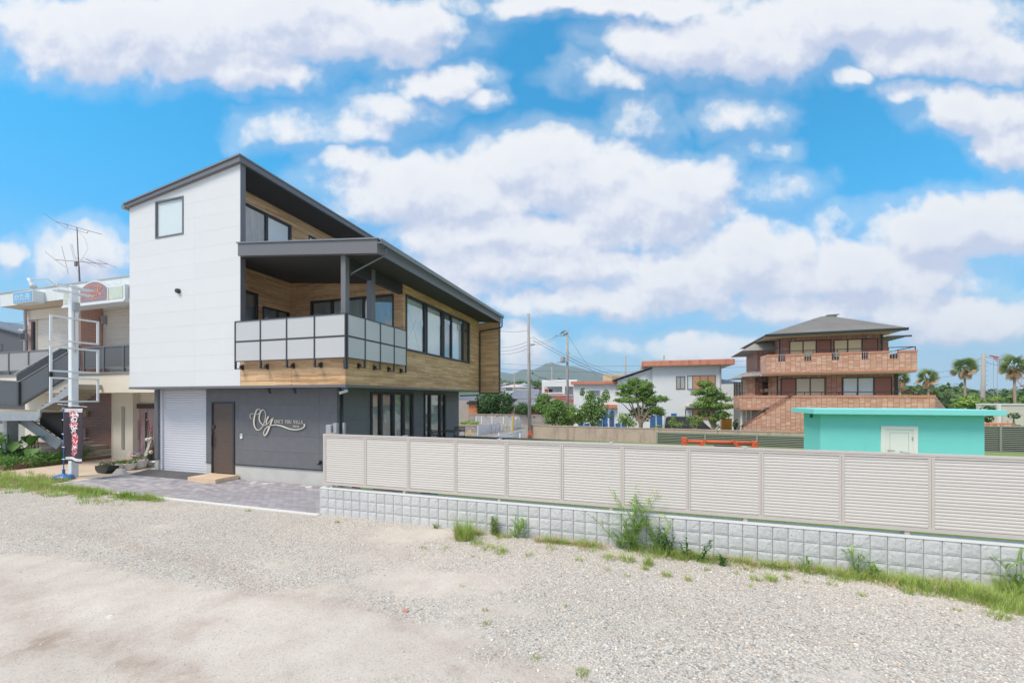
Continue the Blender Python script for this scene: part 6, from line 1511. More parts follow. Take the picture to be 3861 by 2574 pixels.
# white two storey house with the orange roof edge
yh = 43.5; wh = thing('white_house', 'white two storey house with a flat roof edged in faded orange', 'house', (X(2590, yh), yh+4, -1))
hx0, hx1 = X(2459.5, yh), X(2720, yh); hzt = Zy(2459, 1379, yh); r0_, r1_ = X(2421, yh-.7), X(2771, yh-.7); rz1_, rz0_ = Zy(2600, 1356, yh-.7), Zy(2600, 1377, yh-.7)
MB().box(hx0, hx1, yh, yh+9, -1, rz0_).build('wall', M_WSTUC, wh)
MB().box(r0_, r1_, yh-.7, yh+9.5, rz0_, rz1_).build('roof', M_ORB, wh, bevel=.03); MB().box(r0_+.1, r1_-.1, yh-.6, yh+9.4, rz0_-.02, rz0_-.003).build('soffit', M_SOFF, wh)
la, lb = W0.at(2314, 1432, y=yh+.3), W0.at(2459, 1384, y=yh+.3)
MB().prism_y([(la[0]+.4, -1), (lb[0]-.01, -1), (lb[0]-.01, lb[2]-.15), (la[0]+.4, la[2]-.05)], yh+.3, yh+8).build('wall', M_WSTUC, wh)
MB().prism_y([(la[0]-.2, la[2]-.05), (lb[0]-.02, lb[2]), (lb[0]-.02, lb[2]+.12), (la[0]-.2, la[2]+.07)], yh-.1, yh+8).build('lean_to_roof', M_GREYM, wh)
hwin(wh, yh, 2549, 2583, 1418, 1467, (2565,), ('curt', 'curt'), P('brown_window_frame', rgb(130, 100, 84), .6))
hwin(wh, yh, 2591, 2698, 1415, 1468, (2611, 2639, 2669), ('blind', 'salmon', 'salmon', 'salmon'), M_TRIM)
hwin(wh, yh, 2583, 2690, 1541, 1580, (2611, 2650), ('blind', 'salmon', 'salmon'), M_TRIM)
hwin(wh, yh+.3, 2340, 2392, 1466, 1492, (2366,), ('net', 'net'), M_WPAINT); hwin(wh, yh+.3, 2433, 2442, 1429, 1436, (), ('net',), M_TRIM)
q0, q1 = W0.at(2586, 1530, y=yh-.5), W0.at(2700, 1536, y=yh-.5); MB().box(q0[0], q1[0], yh-.6, yh, q1[2], q0[2]).build('window_hood', M_OLDC, wh)
MB().tube([(hx1-.1, yh-.08, rz0_), (hx1-.1, yh-.08, -1)], .06, 8).build('downpipe', M_GREYM, wh)
# annex with orange parapet, joined to the left
ya = 45; an_ = thing('white_annex', 'white flat roofed house with an orange parapet left of the sloping roof', 'house', (X(2240, ya), ya+3, -1))
a_, b_ = X(2163, ya), X(2331, ya); z1_, z0_ = Zy(2160, 1438, ya), Zy(2160, 1449, ya)
MB().box(a_, b_, ya, ya+8, -1, z0_).build('wall', M_WSTUC, an_); MB().box(X(2152, ya-.4), X(2331, ya-.4), ya-.4, ya+8.2, z0_, z1_).build('parapet', M_ORB, an_)
hwin(an_, ya, 2220, 2262, 1471, 1494, (2241,), ('dark', 'net'), M_GREYM)
q0, q1 = Zy(2290, 1525, ya-.5), Zy(2290, 1538, ya-.5); MB().box(X(2278, ya-.5), X(2425, ya-.5), ya-.6, ya-.003, q1, q0).build('orange_ledge', M_ORB, an_)
MB().box(X(2324, ya-.1), X(2330, ya-.1), ya-.12, ya-.02, -1, z0_).build('downpipe', M_WPAINT, an_)
# further white flats with a balcony
yf = 52; ff = thing('white_flats', 'white flats with a recessed balcony and red door before the mountain', 'building', (X(2100, yf), yf+4, -1))
a_, b_ = X(2043, yf), X(2175, yf); z1_ = Zy(2043, 1436, yf); zb1, zb0 = Zy(2053, 1457, yf), Zy(2053, 1487, yf)
mb = MB()
for r in cut_rects((a_, b_, -1, z1_), [(X(2053, yf), X(2120, yf), zb0, zb1), (X(2130, yf), X(2162, yf), zb0, zb1)]): mb.box(r[0], r[1], yf, yf+.2, r[2], r[3])
mb.box(a_, b_, yf+1.6, yf+8, -1, z1_); mb.build('wall', M_WSTUC, ff)
MB().box(a_, b_, yf+.2, yf+8, z1_, z1_+.12).build('roof', M_WSTUC, ff)
MB().box(X(2053, yf+1.6), X(2064, yf+1.6), yf+1.5, yf+1.59, zb0, Zy(2053, 1466, yf+1.6)).build('red_door', P('red_door', rgb(190, 90, 66), .6), ff)
MB().box(X(2069, yf+1.6), X(2082, yf+1.6), yf+1.5, yf+1.59, zb0+.2, Zy(2070, 1467, yf+1.6)).build('window', M_DARKIN, ff)
MB().box(X(2046, yf-.1), X(2128, yf-.1), yf-.2, yf-.12, Zy(2050, 1484, yf), Zy(2050, 1479, yf)).build('balcony_rail', M_WPAINT, ff)
MB().box(X(2046, yf-.1), X(2165, yf-.1), yf-.25, yf-.003, Zy(2050, 1492, yf), Zy(2050, 1487, yf)).build('ledge', P('pink_ledge', rgb(206, 176, 166), .7), ff)
MB().prism_y([(X(2080, yf-2), Zy(2080, 1499, yf-2)), (X(2165, yf-2), Zy(2165, 1520, yf-2)), (X(2165, yf-2), Zy(2165, 1506, yf-2)), (X(2095, yf-2), Zy(2095, 1494, yf-2))], yf-2, yf-.3).build('red_awning', P('dull_red_roof', rgb(176, 92, 88), .6), ff)
# tan building top
yt = 60; tn = thing('tan_building', 'tan flat roofed building top showing behind the sloping roof', 'building', (X(2330, yt), yt+3, -1)); MB().box(X(2273, yt), X(2440, yt), yt, yt+8, -1, Zy(2273, 1412, yt)).build('wall', P('tan_stucco', rgb(214, 188, 150), .8), tn)
MB().box(X(2308, yt), X(2400, yt), yt-.05, yt-.003, Zy(2308, 1432, yt), Zy(2308, 1418, yt)).build('recess_shade', P('tan_shade', rgb(190, 160, 122), .8), tn)  # flat sheet on the wall; the shade of a recess is painted in darker tan
# tiled roof houses
def tiled_house(name, label, y, px0, px1, py_e, py_r, dep=5, wallm=None, ridge=.5, hip=True, tp=.27, ribs=True):
    x0, x1 = X(px0, y), X(px1, y); ze, zr_ = Zy(px0, py_e, y), Zy(px0, py_r, y+dep*.5); t = thing(name, label, 'house', ((x0+x1)/2, y+dep/2, -1))
    ins = (x1-x0)*.12 if hip else 0; zr_ = max(zr_, ze+.5)
    MB().hull([(x0, y, ze), (x1, y, ze), (x1, y+dep, ze), (x0, y+dep, ze)], [(x0+ins, y+dep/2-.01, zr_), (x1-ins, y+dep/2-.01, zr_), (x1-ins, y+dep/2+.01, zr_), (x0+ins, y+dep/2+.01, zr_)]).build('roof', M_TROOF, t)
    m_ = MB(); n_ = int((x1-x0)/tp)
    for k in range(n_+1):
        f = k/n_; m_.beam((x0+(x1-x0)*f, y-.02, ze+.03), (x0+ins+(x1-x0-2*ins)*f, y+dep/2, zr_+.03), .10, .06)
    m_.build('tile_course', M_TROOF, t, kind='stuff')
    MB().beam((x0+ins, y+dep/2, zr_+.08), (x1-ins, y+dep/2, zr_+.08), .3, .22).build('ridge', P('pale_ridge_tile', rgb(176, 178, 182), .6), t)
    MB().box(x0+.4, x1-.4, y+.5, y+dep-.3, -1, ze).build('wall', wallm or M_CREAM, t)
    return t
tiled_house('tiled_house', 'old house with a broad grey tiled roof behind the thick pole', 58, 1899, 2022, 1503, 1472, 9, P('brown_plaster', rgb(150, 116, 96), .8), tp=.42)
tiled_house('tiled_house', 'lower grey tiled roof of an outbuilding in front of the broad one', 54, 1925, 2030, 1530, 1509, 4, P('dark_timber', rgb(96, 66, 54), .8), tp=.42)
gh = tiled_house('tiled_shed', 'grey plastered shed with a tiled roof close to the villa corner', 52, 1690, 1803, 1511, 1496, 4.5, P('grey_plaster', rgb(168, 160, 154), .85, dirt=.2, var=.1))
MB().box(X(1700, 50.8), X(1766, 50.8), 50.9, 51.3, -1, Zy(1700, 1509, 50.8)).build('plaster_wall', MATS['grey_plaster'], gh)
os_ = thing('orange_outbuilding', 'outbuilding clad in orange corrugated sheet beside the grey shed', 'shed', (X(1783, 50.6), 50.6, -1)); xk = X(1768, 50.6); xe_ = X(1800, 50.6); zt_ = Zy(1768, 1524, 50.6)
MB().box(xk, xe_, 50.6, 52, -1, zt_).build('wall', P('orange_sheet', rgb(232, 158, 110), .6, var=.06), os_)
m_ = MB()
while xk < xe_-.1: m_.box(xk, xk+.07, 50.55, 50.597, -1, zt_); xk += .16
m_.build('corrugation', MATS['orange_sheet'], os_, kind='stuff'); MB().box(X(1762, 50.4), xe_+.1, 50.2, 52, zt_+.003, zt_+.35).build('eave', P('dark_timber2', rgb(60, 46, 42), .8), os_)
for i, (px0, px1, pe, pt, y, c_, lb) in enumerate(((1886, 1960, 1468, 1446, 80, (222, 226, 226), 'distant white house with a pinkish hipped roof left of the mountain'), (1880, 1905, 1458, 1440, 95, (214, 210, 204), 'small distant house at the villa edge'), (1940, 1985, 1462, 1440, 100, (196, 204, 210), 'distant pale blue gabled house'), (2020, 2045, 1468, 1458, 110, (176, 120, 126), 'distant house with a dull red roof'))):
    x0, x1 = X(px0, y), X(px1, y); zt_ = Zy(px0, pe-8, y); t = thing('distant_house', lb, 'house', ((x0+x1)/2, y, -1), group='distant houses before the mountain')
    MB().box(x0, x1, y, y+8, -1, zt_).build('wall', P('distant_wall_%s' % 'abcd'[i], rgb(*c_), .8), t); zr_ = Zy(px0, pt, y)
    MB().hull([(x0-.5, y-.5, zt_), (x1+.5, y-.5, zt_), (x1+.5, y+8, zt_), (x0-.5, y+8, zt_)], [(x0+2, y+3.9, zr_), (x1-2, y+3.9, zr_), (x1-2, y+4, zr_), (x0+2, y+4, zr_)]).build('roof', P('distant_roof_%s' % 'abcd'[i], rgb(*((200, 186, 182), (150, 154, 160), (150, 160, 172), (170, 100, 100))[i]), .7), t)
    hwin(t, y-.003, px0+(px1-px0)*.3, px0+(px1-px0)*.62, pe-5, pe+4, (), ('net',))
# low roofed house between the white and the brown one
lh = thing('low_house', 'low house with a grey roof between the white and the brown tiled house', 'house', (X(2760, 44), 46, -1))
MB().box(X(2722, 43), X(2768, 43), 43.2, 50, -1, Zy(2722, 1447, 43)).build('wall', M_WSTUC, lh); MB().box(X(2768, 47), X(2840, 47), 47, 54, -1, Zy(2780, 1449, 47)).build('wall', M_CREAM, lh)
MB().hull([(X(2720, 45), 45, Zy(2720, 1446, 45)), (X(2835, 45), 45, Zy(2835, 1450, 45)), (X(2835, 45), 52, Zy(2835, 1450, 45)), (X(2720, 45), 52, Zy(2720, 1446, 45))], [(X(2722, 45), 48.4, Zy(2722, 1424, 48)), (X(2780, 45), 48.4, Zy(2780, 1432, 48)), (X(2780, 45), 48.6, Zy(2780, 1432, 48)), (X(2722, 45), 48.6, Zy(2722, 1424, 48))]).build('roof', M_TROOF, lh)
pg = thing('brown_pergola', 'small dark brown pergola frame beside the brown tiled house', 'pergola', (FB.at(2784, y=34.5)[0], 34.5, 2), fr=FB)
q0, q1 = FB.at(2769, 1445, y=34.5), FB.at(2798, 1445, y=34.5); zb_ = FB.at(2769, 1490, y=34.5)[2]
for f in (0, .33, .66, 1): x_ = q0[0]+(q1[0]-q0[0])*f; MB().box(x_-.035, x_+.035, 34.46, 34.54, zb_, q0[2]).build('post', P('dark_brown_metal', (.05, .035, .03, 1), .5), pg, fr=FB)
MB().box(q0[0]-.05, q1[0]+.05, 34.42, 34.58, q0[2]+.003, q0[2]+.10).build('beam', MATS['dark_brown_metal'], pg, fr=FB)

# ---------------------------------------------------------------- the brown tiled house
YBR = 33.0
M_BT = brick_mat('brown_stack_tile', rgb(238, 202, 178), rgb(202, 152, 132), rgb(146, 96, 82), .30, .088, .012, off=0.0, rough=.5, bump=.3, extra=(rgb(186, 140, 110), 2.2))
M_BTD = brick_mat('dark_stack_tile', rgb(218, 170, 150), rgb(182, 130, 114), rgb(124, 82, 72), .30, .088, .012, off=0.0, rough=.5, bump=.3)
M_BTCAP = brick_mat('brown_cap_tile', rgb(210, 150, 124), rgb(198, 136, 112), rgb(156, 100, 84), .12, .5, .008, off=0.0)
M_SLATE = P('weathered_shingle', rgb(148, 147, 146), .85, var=.18, vscale=.8, streak=((.4, .4, 6), 2.2, rgb(170, 150, 122), .55, .72))
M_GUT = P('dark_slate_gutter', (.055, .062, .075, 1), .5)
br = thing('brown_house', 'three level house faced in brown tiles with wide balconies and a hipped roof', 'house', (FB.at(3150, y=38)[0], 38, -1), fr=FB)
A = lambda px, py=CY, y=YBR: FB.at(px, py, y=y)
def bpoly(name, pts_, y, th, mat): return MB().prism_y([(A(a, b, y)[0], A(a, b, y)[2]) for a, b in pts_], y, y+th).build(name, mat, br, fr=FB)
def bbox(name, x0, x1, y0, y1, z0, z1, mat, **k): return MB().box(x0, x1, y0, y1, z0, z1).build(name, mat, br, fr=FB, **k)
# lower level wall with stair side
bl0 = A(2789.5)[0]; blx = A(3526.6)[0]; zl1 = A(3150, 1489.5)[2]; zcap = zl1-.16; zlb = A(2789, 1537)[2]
bpoly('stair_wall', [(2796, 1622), (2796, 1612), (2988, 1497), (3527, 1500), (3527, 1800), (2796, 1800)], YBR, .2, M_BT)
bbox('balcony_wall', bl0, A(2990)[0], YBR+.003, YBR+.18, zlb, zcap-.003, M_BT)
bbox('wall_cap', bl0-.02, blx+.02, YBR-.03, YBR+.22, zcap, zl1, M_BTCAP)
bbox('balcony_edge', bl0-.02, A(2880)[0], YBR-.02, YBR+.2, zlb-.14, zlb-.003, M_BTCAP)
m_ = MB(); q = A(2766, CY, YBR+1.4); m_.hull([(bl0-.01, YBR+.0, zlb), (q[0], YBR+1.4, zlb), (q[0]+.1, YBR+1.5, zlb), (bl0+.1, YBR+.15, zlb)], [(bl0-.01, YBR+.0, zl1), (q[0], YBR+1.4, zl1), (q[0]+.1, YBR+1.5, zl1), (bl0+.1, YBR+.15, zl1)]); m_.build('balcony_wall', M_BT, br, fr=FB)
m_ = MB(); e0, e1 = A(3527, 1492), A(3565, 1546, YBR+1.2); m_.hull([(e0[0], YBR, -1), (e1[0]+.6, YBR+2.2, -1), (e1[0]+.6, YBR+2.4, -1), (e0[0]-.1, YBR+.15, -1)], [(e0[0], YBR, e0[2]), (e1[0]+.6, YBR+2.2, e1[2]), (e1[0]+.6, YBR+2.4, e1[2]), (e0[0]-.1, YBR+.15, e0[2])]); m_.build('side_wall', M_BT, br, fr=FB)
MB().hull(*[[tuple(Vector(p_)+Vector((0, dy, dz))) for dy in (0,) for dz in (0,) ] for p_ in ()] if False else ([A(2796, 1612, YBR-.03), A(2988, 1497, YBR-.03), A(2988, 1487, YBR-.03), A(2796, 1602, YBR-.03)], [A(2796, 1612, YBR-.003), A(2988, 1497, YBR-.003), A(2988, 1487, YBR-.003), A(2796, 1602, YBR-.003)])).build('stair_cap', M_BTCAP, br, fr=FB)
bbox('cream_wall', A(2791, y=YBR+1.2)[0], A(2990)[0], YBR+1.2, YBR+1.3, -1, zlb-.15, M_CREAM)
bbox('deck', bl0+.1, blx, YBR+.2, YBR+4, zlb-.1, zlb+.1, M_SOFF)
for px in (2797, 2815, 2832): q = A(px, y=YBR+1.0); MB().tube([(q[0], YBR+1.0, -1), (q[0], YBR+1.0, zlb-.15)], .07, 8).build('downpipe', M_CREAM, br, fr=FB)
# first floor
YW1 = YBR+1.6
f1a, f1b = A(2934.7, y=YW1)[0], A(3371.5, y=YW1)[0]; zf1 = A(2950, 1412)[2]
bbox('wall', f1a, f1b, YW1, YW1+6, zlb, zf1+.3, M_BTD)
for nm, x0, x1 in (('corner_tile', f1a-.02, f1a+.12), ('corner_tile', f1b-.16, f1b+.02)): bbox(nm, x0, x1, YW1-.02, YW1-.003, zlb, zf1, M_BT)
m_ = MB(); q = A(2896, y=YW1+1.2); m_.hull([(f1a, YW1, zlb), (q[0], YW1+1.2, zlb), (q[0]+.1, YW1+1.4, zlb), (f1a+.1, YW1+.2, zlb)], [(f1a, YW1, zf1), (q[0], YW1+1.2, zf1), (q[0]+.1, YW1+1.4, zf1), (f1a+.1, YW1+.2, zf1)]); m_.build('bay_wall', M_BT, br, fr=FB)
bbox('wing_wall', A(2842, y=YW1+2)[0], A(2920, y=YW1+2)[0], YW1+2, YW1+2.2, zlb, zf1, M_BT)
YPW = YW1+1.1; bbox('porch_wall', A(2812, y=YPW)[0], A(2846, y=YPW)[0], YPW, YPW+2, zlb, A(2812, 1404, YPW)[2], M_BT)
bbox('doorway', A(2876, y=YW1+1.9)[0], A(2909, y=YW1+1.9)[0], YW1+1.93, YW1+1.98, zlb, A(2876, 1434, YW1+1.9)[2], M_DARKIN)
sh_ = MB(); z_ = [A(2862, p_, YW1+1.3)[2] for p_ in (1454, 1476)]
for q_ in z_: sh_.box(A(2862, y=YW1+1.3)[0], A(2909, y=YW1+1.3)[0], YW1+1.2, YW1+1.6, q_-.04, q_)
sh_.build('shelf', P('brown_shelf', rgb(140, 74, 56), .7), br, fr=FB)
for i in range(6):
    x_ = A(2866+7*i, y=YW1+1.4)[0]; bbox('shelf_item', x_, x_+.16, YW1+1.3, YW1+1.45, z_[1]+.003, z_[1]+random.uniform(.15, .3), P('shelf_item_%s' % 'abc'[i % 3], rgb(*((220, 200, 170), (160, 90, 60), (210, 210, 214))[i % 3]), .7))
hwin(br, YW1-.003, 2943.5, 3112, 1425.5, 1500, (3000.7, 3054.4), ('shut', 'tan', 'tan'), MATS['dark_brown_metal'], fr=FB, fw=.06)
hwin(br, YW1-.003, 3175.6, 3363, 1423, 1500, (3233.8, 3293.9), ('blind', 'blind', 'shut'), MATS['dark_brown_metal'], fr=FB, fw=.06)
for px in (3377, 3383, 2931): q = A(px, y=YW1-.1); MB().tube([(q[0], YW1-.1, zlb), (q[0], YW1-.1, zf1)], .055, 8).build('downpipe', M_BLACK, br, fr=FB)
# upper balcony
ub0, ub1 = A(2890.7)[0], A(3458)[0]; zu1 = A(3200, 1327)[2]; zu0 = A(3200, 1403)[2]; zuc = zu1-.15
gaps = [(px0, px1) for px0, px1 in ((2934, 2962), (3033, 3061), (3136, 3166), (3249, 3275), (3355, 3388))]
hol = [(A(a)[0], A(b)[0], zu1-.52, zu1+1) for a, b in gaps]
mb = MB()
for r in cut_rects((ub0, ub1, zu0+.14, zuc-.003), hol): mb.box(r[0], r[1], YBR, YBR+.16, r[2], r[3])
mb.build('balcony_wall', M_BT, br, fr=FB)
mb = MB()
for r in cut_rects((ub0-.02, ub1+.02, zuc, zu1), hol): mb.box(r[0], r[1], YBR-.02, YBR+.18, r[2], r[3])
mb.build('wall_cap', M_BTCAP, br, fr=FB)
bbox('balcony_edge', ub0-.02, ub1+.02, YBR-.02, YBR+.2, zu0, zu0+.137, M_BTCAP); bbox('balcony_slab', ub0, ub1, YBR+.05, YW1+5, zu0-.08, zu0-.003, M_SOFF)
for h_ in hol:
    m_ = MB()
    for k in range(4): x_ = h_[0]+(h_[1]-h_[0])*k/3; m_.box(x_-.012, x_+.012, YBR+.06, YBR+.085, h_[2], zu1)
    m_.box(h_[0], h_[1], YBR+.055, YBR+.09, zu1-.03, zu1+.0); m_.build('grille', M_GREYM, br, fr=FB)
m_ = MB(); q = A(2867.2, y=YBR+1.2); dzq = -.05
m_.hull([(ub0, YBR, zu0), (q[0], YBR+1.2, zu0), (q[0]+.1, YBR+1.3, zu0), (ub0+.1, YBR+.15, zu0)], [(ub0, YBR, zu1), (q[0], YBR+1.2, zu1), (q[0]+.1, YBR+1.3, zu1), (ub0+.1, YBR+.15, zu1)]); m_.build('balcony_wall', M_BT, br, fr=FB)
bbox('balcony_wall', ub1-.15, ub1, YBR+.16, YW1+4, zu0, zu1, M_BT)
def brail(name, pts_, posts_): 
    m_ = MB(); m_.tube(pts_, .028, 6)
    for (x_, y_, z0_, z1_) in posts_: m_.box(x_-.02, x_+.02, y_-.02, y_+.02, z0_, z1_)
    m_.build(name, MATS['dark_brown_metal'], br, fr=FB)
brail('railing', [(q[0], YBR+1.2, zu1+.22), (ub0+.05, YBR+.08, zu1+.22), (ub1-.06, YBR+.08, zu1+.22), (ub1-.06, YBR+3, zu1+.22)], [(ub0+.05+(ub1-ub0-.1)*k/6, YBR+.08, zu1, zu1+.22) for k in range(7)])
brail('railing', [(A(2770, y=YBR+1.4)[0], YBR+1.4, zl1+.22), (bl0+.05, YBR+.08, zl1+.22), (blx-.1, YBR+.08, zl1+.22)], [(bl0+.05+(blx-bl0-.1)*k/11, YBR+.08, zl1, zl1+.22) for k in range(12)])
MB().tube([A(2785, 1612, YBR-.1), A(2862, 1554, YBR-.1), A(2992, 1481, YBR-.1)], .03, 6).build('stair_rail', MATS['dark_brown_metal'], br, fr=FB)
for a_, b_ in (((2800, 1608), (2800, 1600)), ((2884, 1557), (2884, 1545)), ((2977, 1500), (2977, 1490))): MB().tube([A(*a_, YBR-.06), A(*b_, YBR-.09)], .025, 6).build('rail_bracket', MATS['dark_brown_metal'], br, fr=FB)
# second floor
u0, u1 = A(2947.9, y=YW1)[0], A(3321.8, y=YW1)[0]; ze = A(3100, 1250, YBR-.2)[2]; ztop = ze-.05
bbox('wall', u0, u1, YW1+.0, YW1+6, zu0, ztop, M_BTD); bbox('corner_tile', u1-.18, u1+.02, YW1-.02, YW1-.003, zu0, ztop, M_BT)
m_ = MB(); q = A(2922, y=YW1+1.0); m_.hull([(u0, YW1, zu0), (q[0], YW1+1.0, zu0), (q[0]+.1, YW1+1.2, zu0), (u0+.1, YW1+.2, zu0)], [(u0, YW1, ztop), (q[0], YW1+1.0, ztop), (q[0]+.1, YW1+1.2, ztop), (u0+.1, YW1+.2, ztop)]); m_.build('bay_wall', M_BT, br, fr=FB)
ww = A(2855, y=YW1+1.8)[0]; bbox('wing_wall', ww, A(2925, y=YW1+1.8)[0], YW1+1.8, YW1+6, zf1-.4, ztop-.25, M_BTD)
hwin(br, YW1-.003, 2975.8, 3134.2, 1286, 1350, (3027.5, 3077), ('beige', 'beige', 'shut'), MATS['dark_brown_metal'], fr=FB, fw=.06)
hwin(br, YW1-.003, 3142.4, 3311.4, 1281, 1350, (3195.8, 3249.6), ('beige', 'beige', 'shut'), MATS['dark_brown_metal'], fr=FB, fw=.06)
for px, py in ((2990, 1283), (3272, 1269)): q = A(px, py, YW1-.1); MB().tube([(q[0], YW1, q[2]+.03), (q[0], YW1-.12, q[2])], .08, 10).build('wall_lamp', M_GREYM, br, fr=FB)
q = A(2880, 1307, YW1+1.7); MB().tube([(q[0], YW1+1.8, q[2]), (q[0], YW1+1.68, q[2])], .1, 12).build('vent_cowl', M_GREYM, br, fr=FB)
bbox('rear_wing', A(3324, y=YW1+3)[0], A(3337, y=YW1+3)[0]+.2, YW1+3, YW1+7, zu0, A(3330, 1285, YW1+3)[2], M_BTD)
for px in (3325, 2940): q = A(px, y=YW1-.1); MB().tube([(q[0], YW1-.1, zu0), (q[0], YW1-.1, ztop-.1)], .055, 8).build('downpipe', M_BLACK, br, fr=FB)
# hipped roof: eaves then ridge
yE = YBR-.1
e = [A(2886, 1262, yE), A(3426, 1236, yE)]; zE = (e[0][2]+e[1][2])/2; xE0, xE1 = e[0][0], e[1][0]; pk = A(3099, 1192.5, YBR+4.2); dE = 8.6
lowf = [(xE0, yE, zE), (xE1, yE, zE), (xE1, yE+dE, zE), (xE0-.2, yE+dE, zE)]
topf = [(pk[0], YBR+4.2, pk[2]), (pk[0]+.5, YBR+4.2, pk[2]-.01), (pk[0]+.5, YBR+4.4, pk[2]-.01), (pk[0], YBR+4.4, pk[2])]
MB().hull(lowf, topf).build('roof', M_SLATE, br, fr=FB)
def shingle_rows(lo, hi, n_):
    m_ = MB(); L0, L1 = Vector(lo[0]), Vector(lo[1]); H0, H1 = Vector(hi[0]), Vector(hi[1])
    for k in range(n_):
        t0_, t1_ = k/n_, (k+1)/n_; a, b, c, d = L0.lerp(H0, t0_), L1.lerp(H1, t0_), L1.lerp(H1, t1_), L0.lerp(H0, t1_); up = Vector((0, -.010, .03))
        m_.hull([a, b, c, d], [a+up, b+up, c+up*.1, d+up*.1])
    o = m_.build('shingle', M_SLATE, br, fr=FB); o['kind'] = 'stuff'
shingle_rows((lowf[0], lowf[1]), (topf[0], topf[1]), 26)
MB().hull([(xE0, yE, zE-.14), (xE1, yE, zE-.14), (xE1-.1, yE+.15, zE-.14), (xE0+.1, yE+.15, zE-.14)], [(xE0, yE-.06, zE+.03), (xE1, yE-.06, zE+.03), (xE1, yE+.15, zE+.03), (xE0, yE+.15, zE+.03)]).build('gutter', M_GUT, br, fr=FB)
MB().box(xE0+.1, xE1-.1, yE+.1, yE+dE-.1, zE-.09, zE-.05).build('soffit', M_SOFF, br, fr=FB)
w0_, w1_ = A(2788, 1327, YW1+1.6), A(2866, 1283, YW1+.3)
MB().hull([(w0_[0], YW1+.6, w0_[2]), (w1_[0]+1.5, YW1+.6, w0_[2]), (w1_[0]+1.5, YW1+6, w0_[2]), (w0_[0], YW1+6, w0_[2])], [(w1_[0], YW1+1.8, w1_[2]), (w1_[0]+2.0, YW1+1.8, zE+.3), (w1_[0]+2.0, YW1+4, zE+.3), (w1_[0], YW1+4, w1_[2])]).build('wing_roof', M_SLATE, br, fr=FB)
r0_, r1_ = A(3336, 1268, YW1+2.2), A(3429, 1267, YW1+2.2)
MB().hull([(r0_[0], YW1+2.0, r0_[2]-.05), (r1_[0], YW1+2.0, r0_[2]-.05), (r1_[0], YW1+8, r0_[2]-.05), (r0_[0], YW1+8, r0_[2]-.05)], [(r0_[0]-1, YW1+4, r0_[2]+.5), (r0_[0], YW1+4, r0_[2]+.5), (r0_[0], YW1+6, r0_[2]+.5), (r0_[0]-1, YW1+6, r0_[2]+.5)]).build('rear_roof', M_SLATE, br, fr=FB)
MB().box(r0_[0], r1_[0]+.03, YW1+1.95, YW1+2.05, r0_[2]-.12, r0_[2]+.0).build('gutter', M_GUT, br, fr=FB)
p0q, p1q = A(2773, 1426, YPW-.6), A(2867, 1381, YPW+1.6)
MB().hull([(p0q[0], YPW-.7, p0q[2]), (p1q[0]+.8, YPW-.7, p0q[2]+.15), (p1q[0]+.8, YPW+3, p0q[2]+.15), (p0q[0]-.2, YPW+3, p0q[2])], [(p1q[0]+.2, YPW+1.6, p1q[2]), (p1q[0]+.8, YPW+1.6, p1q[2]), (p1q[0]+.8, YPW+2, p1q[2]), (p1q[0]+.2, YPW+2, p1q[2])]).build('porch_roof', M_SLATE, br, fr=FB)
MB().beam((p0q[0]+.4, YPW-.75, p0q[2]+.04), (p1q[0]+.8, YPW-.75, p0q[2]+.19), .09, .13).build('gutter', M_GUT, br, fr=FB)
c0, c1 = A(3120, 1196, YBR+4.6), A(3149, 1190, YBR+4.6); m_ = MB(); m_.box(c0[0], c1[0], YBR+4.3, YBR+4.9, pk[2]-.4, c1[2]); m_.box(c0[0]-.15, c1[0]+.12, YBR+4.1, YBR+5.1, c1[2], c1[2]+.05); m_.build('chimney', M_GREYM, br, fr=FB)
q = A(2914, 1437, YW1+.9); MB().tube([(q[0], YW1+1.0, q[2]), (q[0], YW1+.94, q[2])], .12, 14).build('satellite_dish', M_WPAINT, br, fr=FB)

# van, crates
M_VAN = P('dark_grey_car_paint', (.055, .062, .070, 1), .3, coat=.6, var=.02, spec=.6)
yv = 37.5; vx0, vx1 = X(2505, yv), X(2684, yv); vz = Zy(2560, 1570, yv); L_ = vx1-vx0
van = thing('parked_van', 'dark grey van parked among the shrubs before the white house', 'van', ((vx0+vx1)/2, yv+.8, vz-1.95))
zb_ = vz-1.95
side = [(vx0, zb_+.35), (vx0+.03, zb_+1.0), (vx0+.14, vz-.1), (vx0+.3, vz), (vx0+L_*.68, vz), (vx0+L_*.74, vz-.06), (vx0+L_*.93, zb_+1.15), (vx1-.05, zb_+.98), (vx1, zb_+.6), (vx1, zb_+.32)]
MB().prism_y(side, yv, yv+1.7).build('body', M_VAN, van, bevel=.05)
for (a, b, nm) in ((.07, .27, 'side_window'), (.30, .52, 'side_window')): MB().box(vx0+L_*a, vx0+L_*b, yv-.012, yv-.003, zb_+1.15, vz-.22).build(nm, M_DARKIN, van)
MB().prism_y([(vx0+L_*.56, zb_+1.12), (vx0+L_*.86, zb_+1.12), (vx0+L_*.745, vz-.2), (vx0+L_*.56, vz-.2)], yv-.012, yv-.003).build('front_window', M_DARKIN, van)
for f in (.2, .82):
    w_ = MB(); w_.tube([(vx0+L_*f, yv-.02, zb_+.32), (vx0+L_*f, yv+.2, zb_+.32)], .32, 18); wo_ = w_.build('wheel', M_BLACK, van); MB().tube([(vx0+L_*f, yv-.03, zb_+.32), (vx0+L_*f, yv-.021, zb_+.32)], .18, 14).build('rim', M_GREYM, wo_)
MB().box(vx0+L_*.83, vx0+L_*.87, yv-.015, yv-.003, zb_+.85, zb_+.93).build('door_handle', M_BLACK, van)
M_BLUEC = P('blue_plastic_crate', rgb(84, 140, 200), .5, var=.1, rnd=.12)
crate0 = None; nlab = ['stacked blue plastic crates']
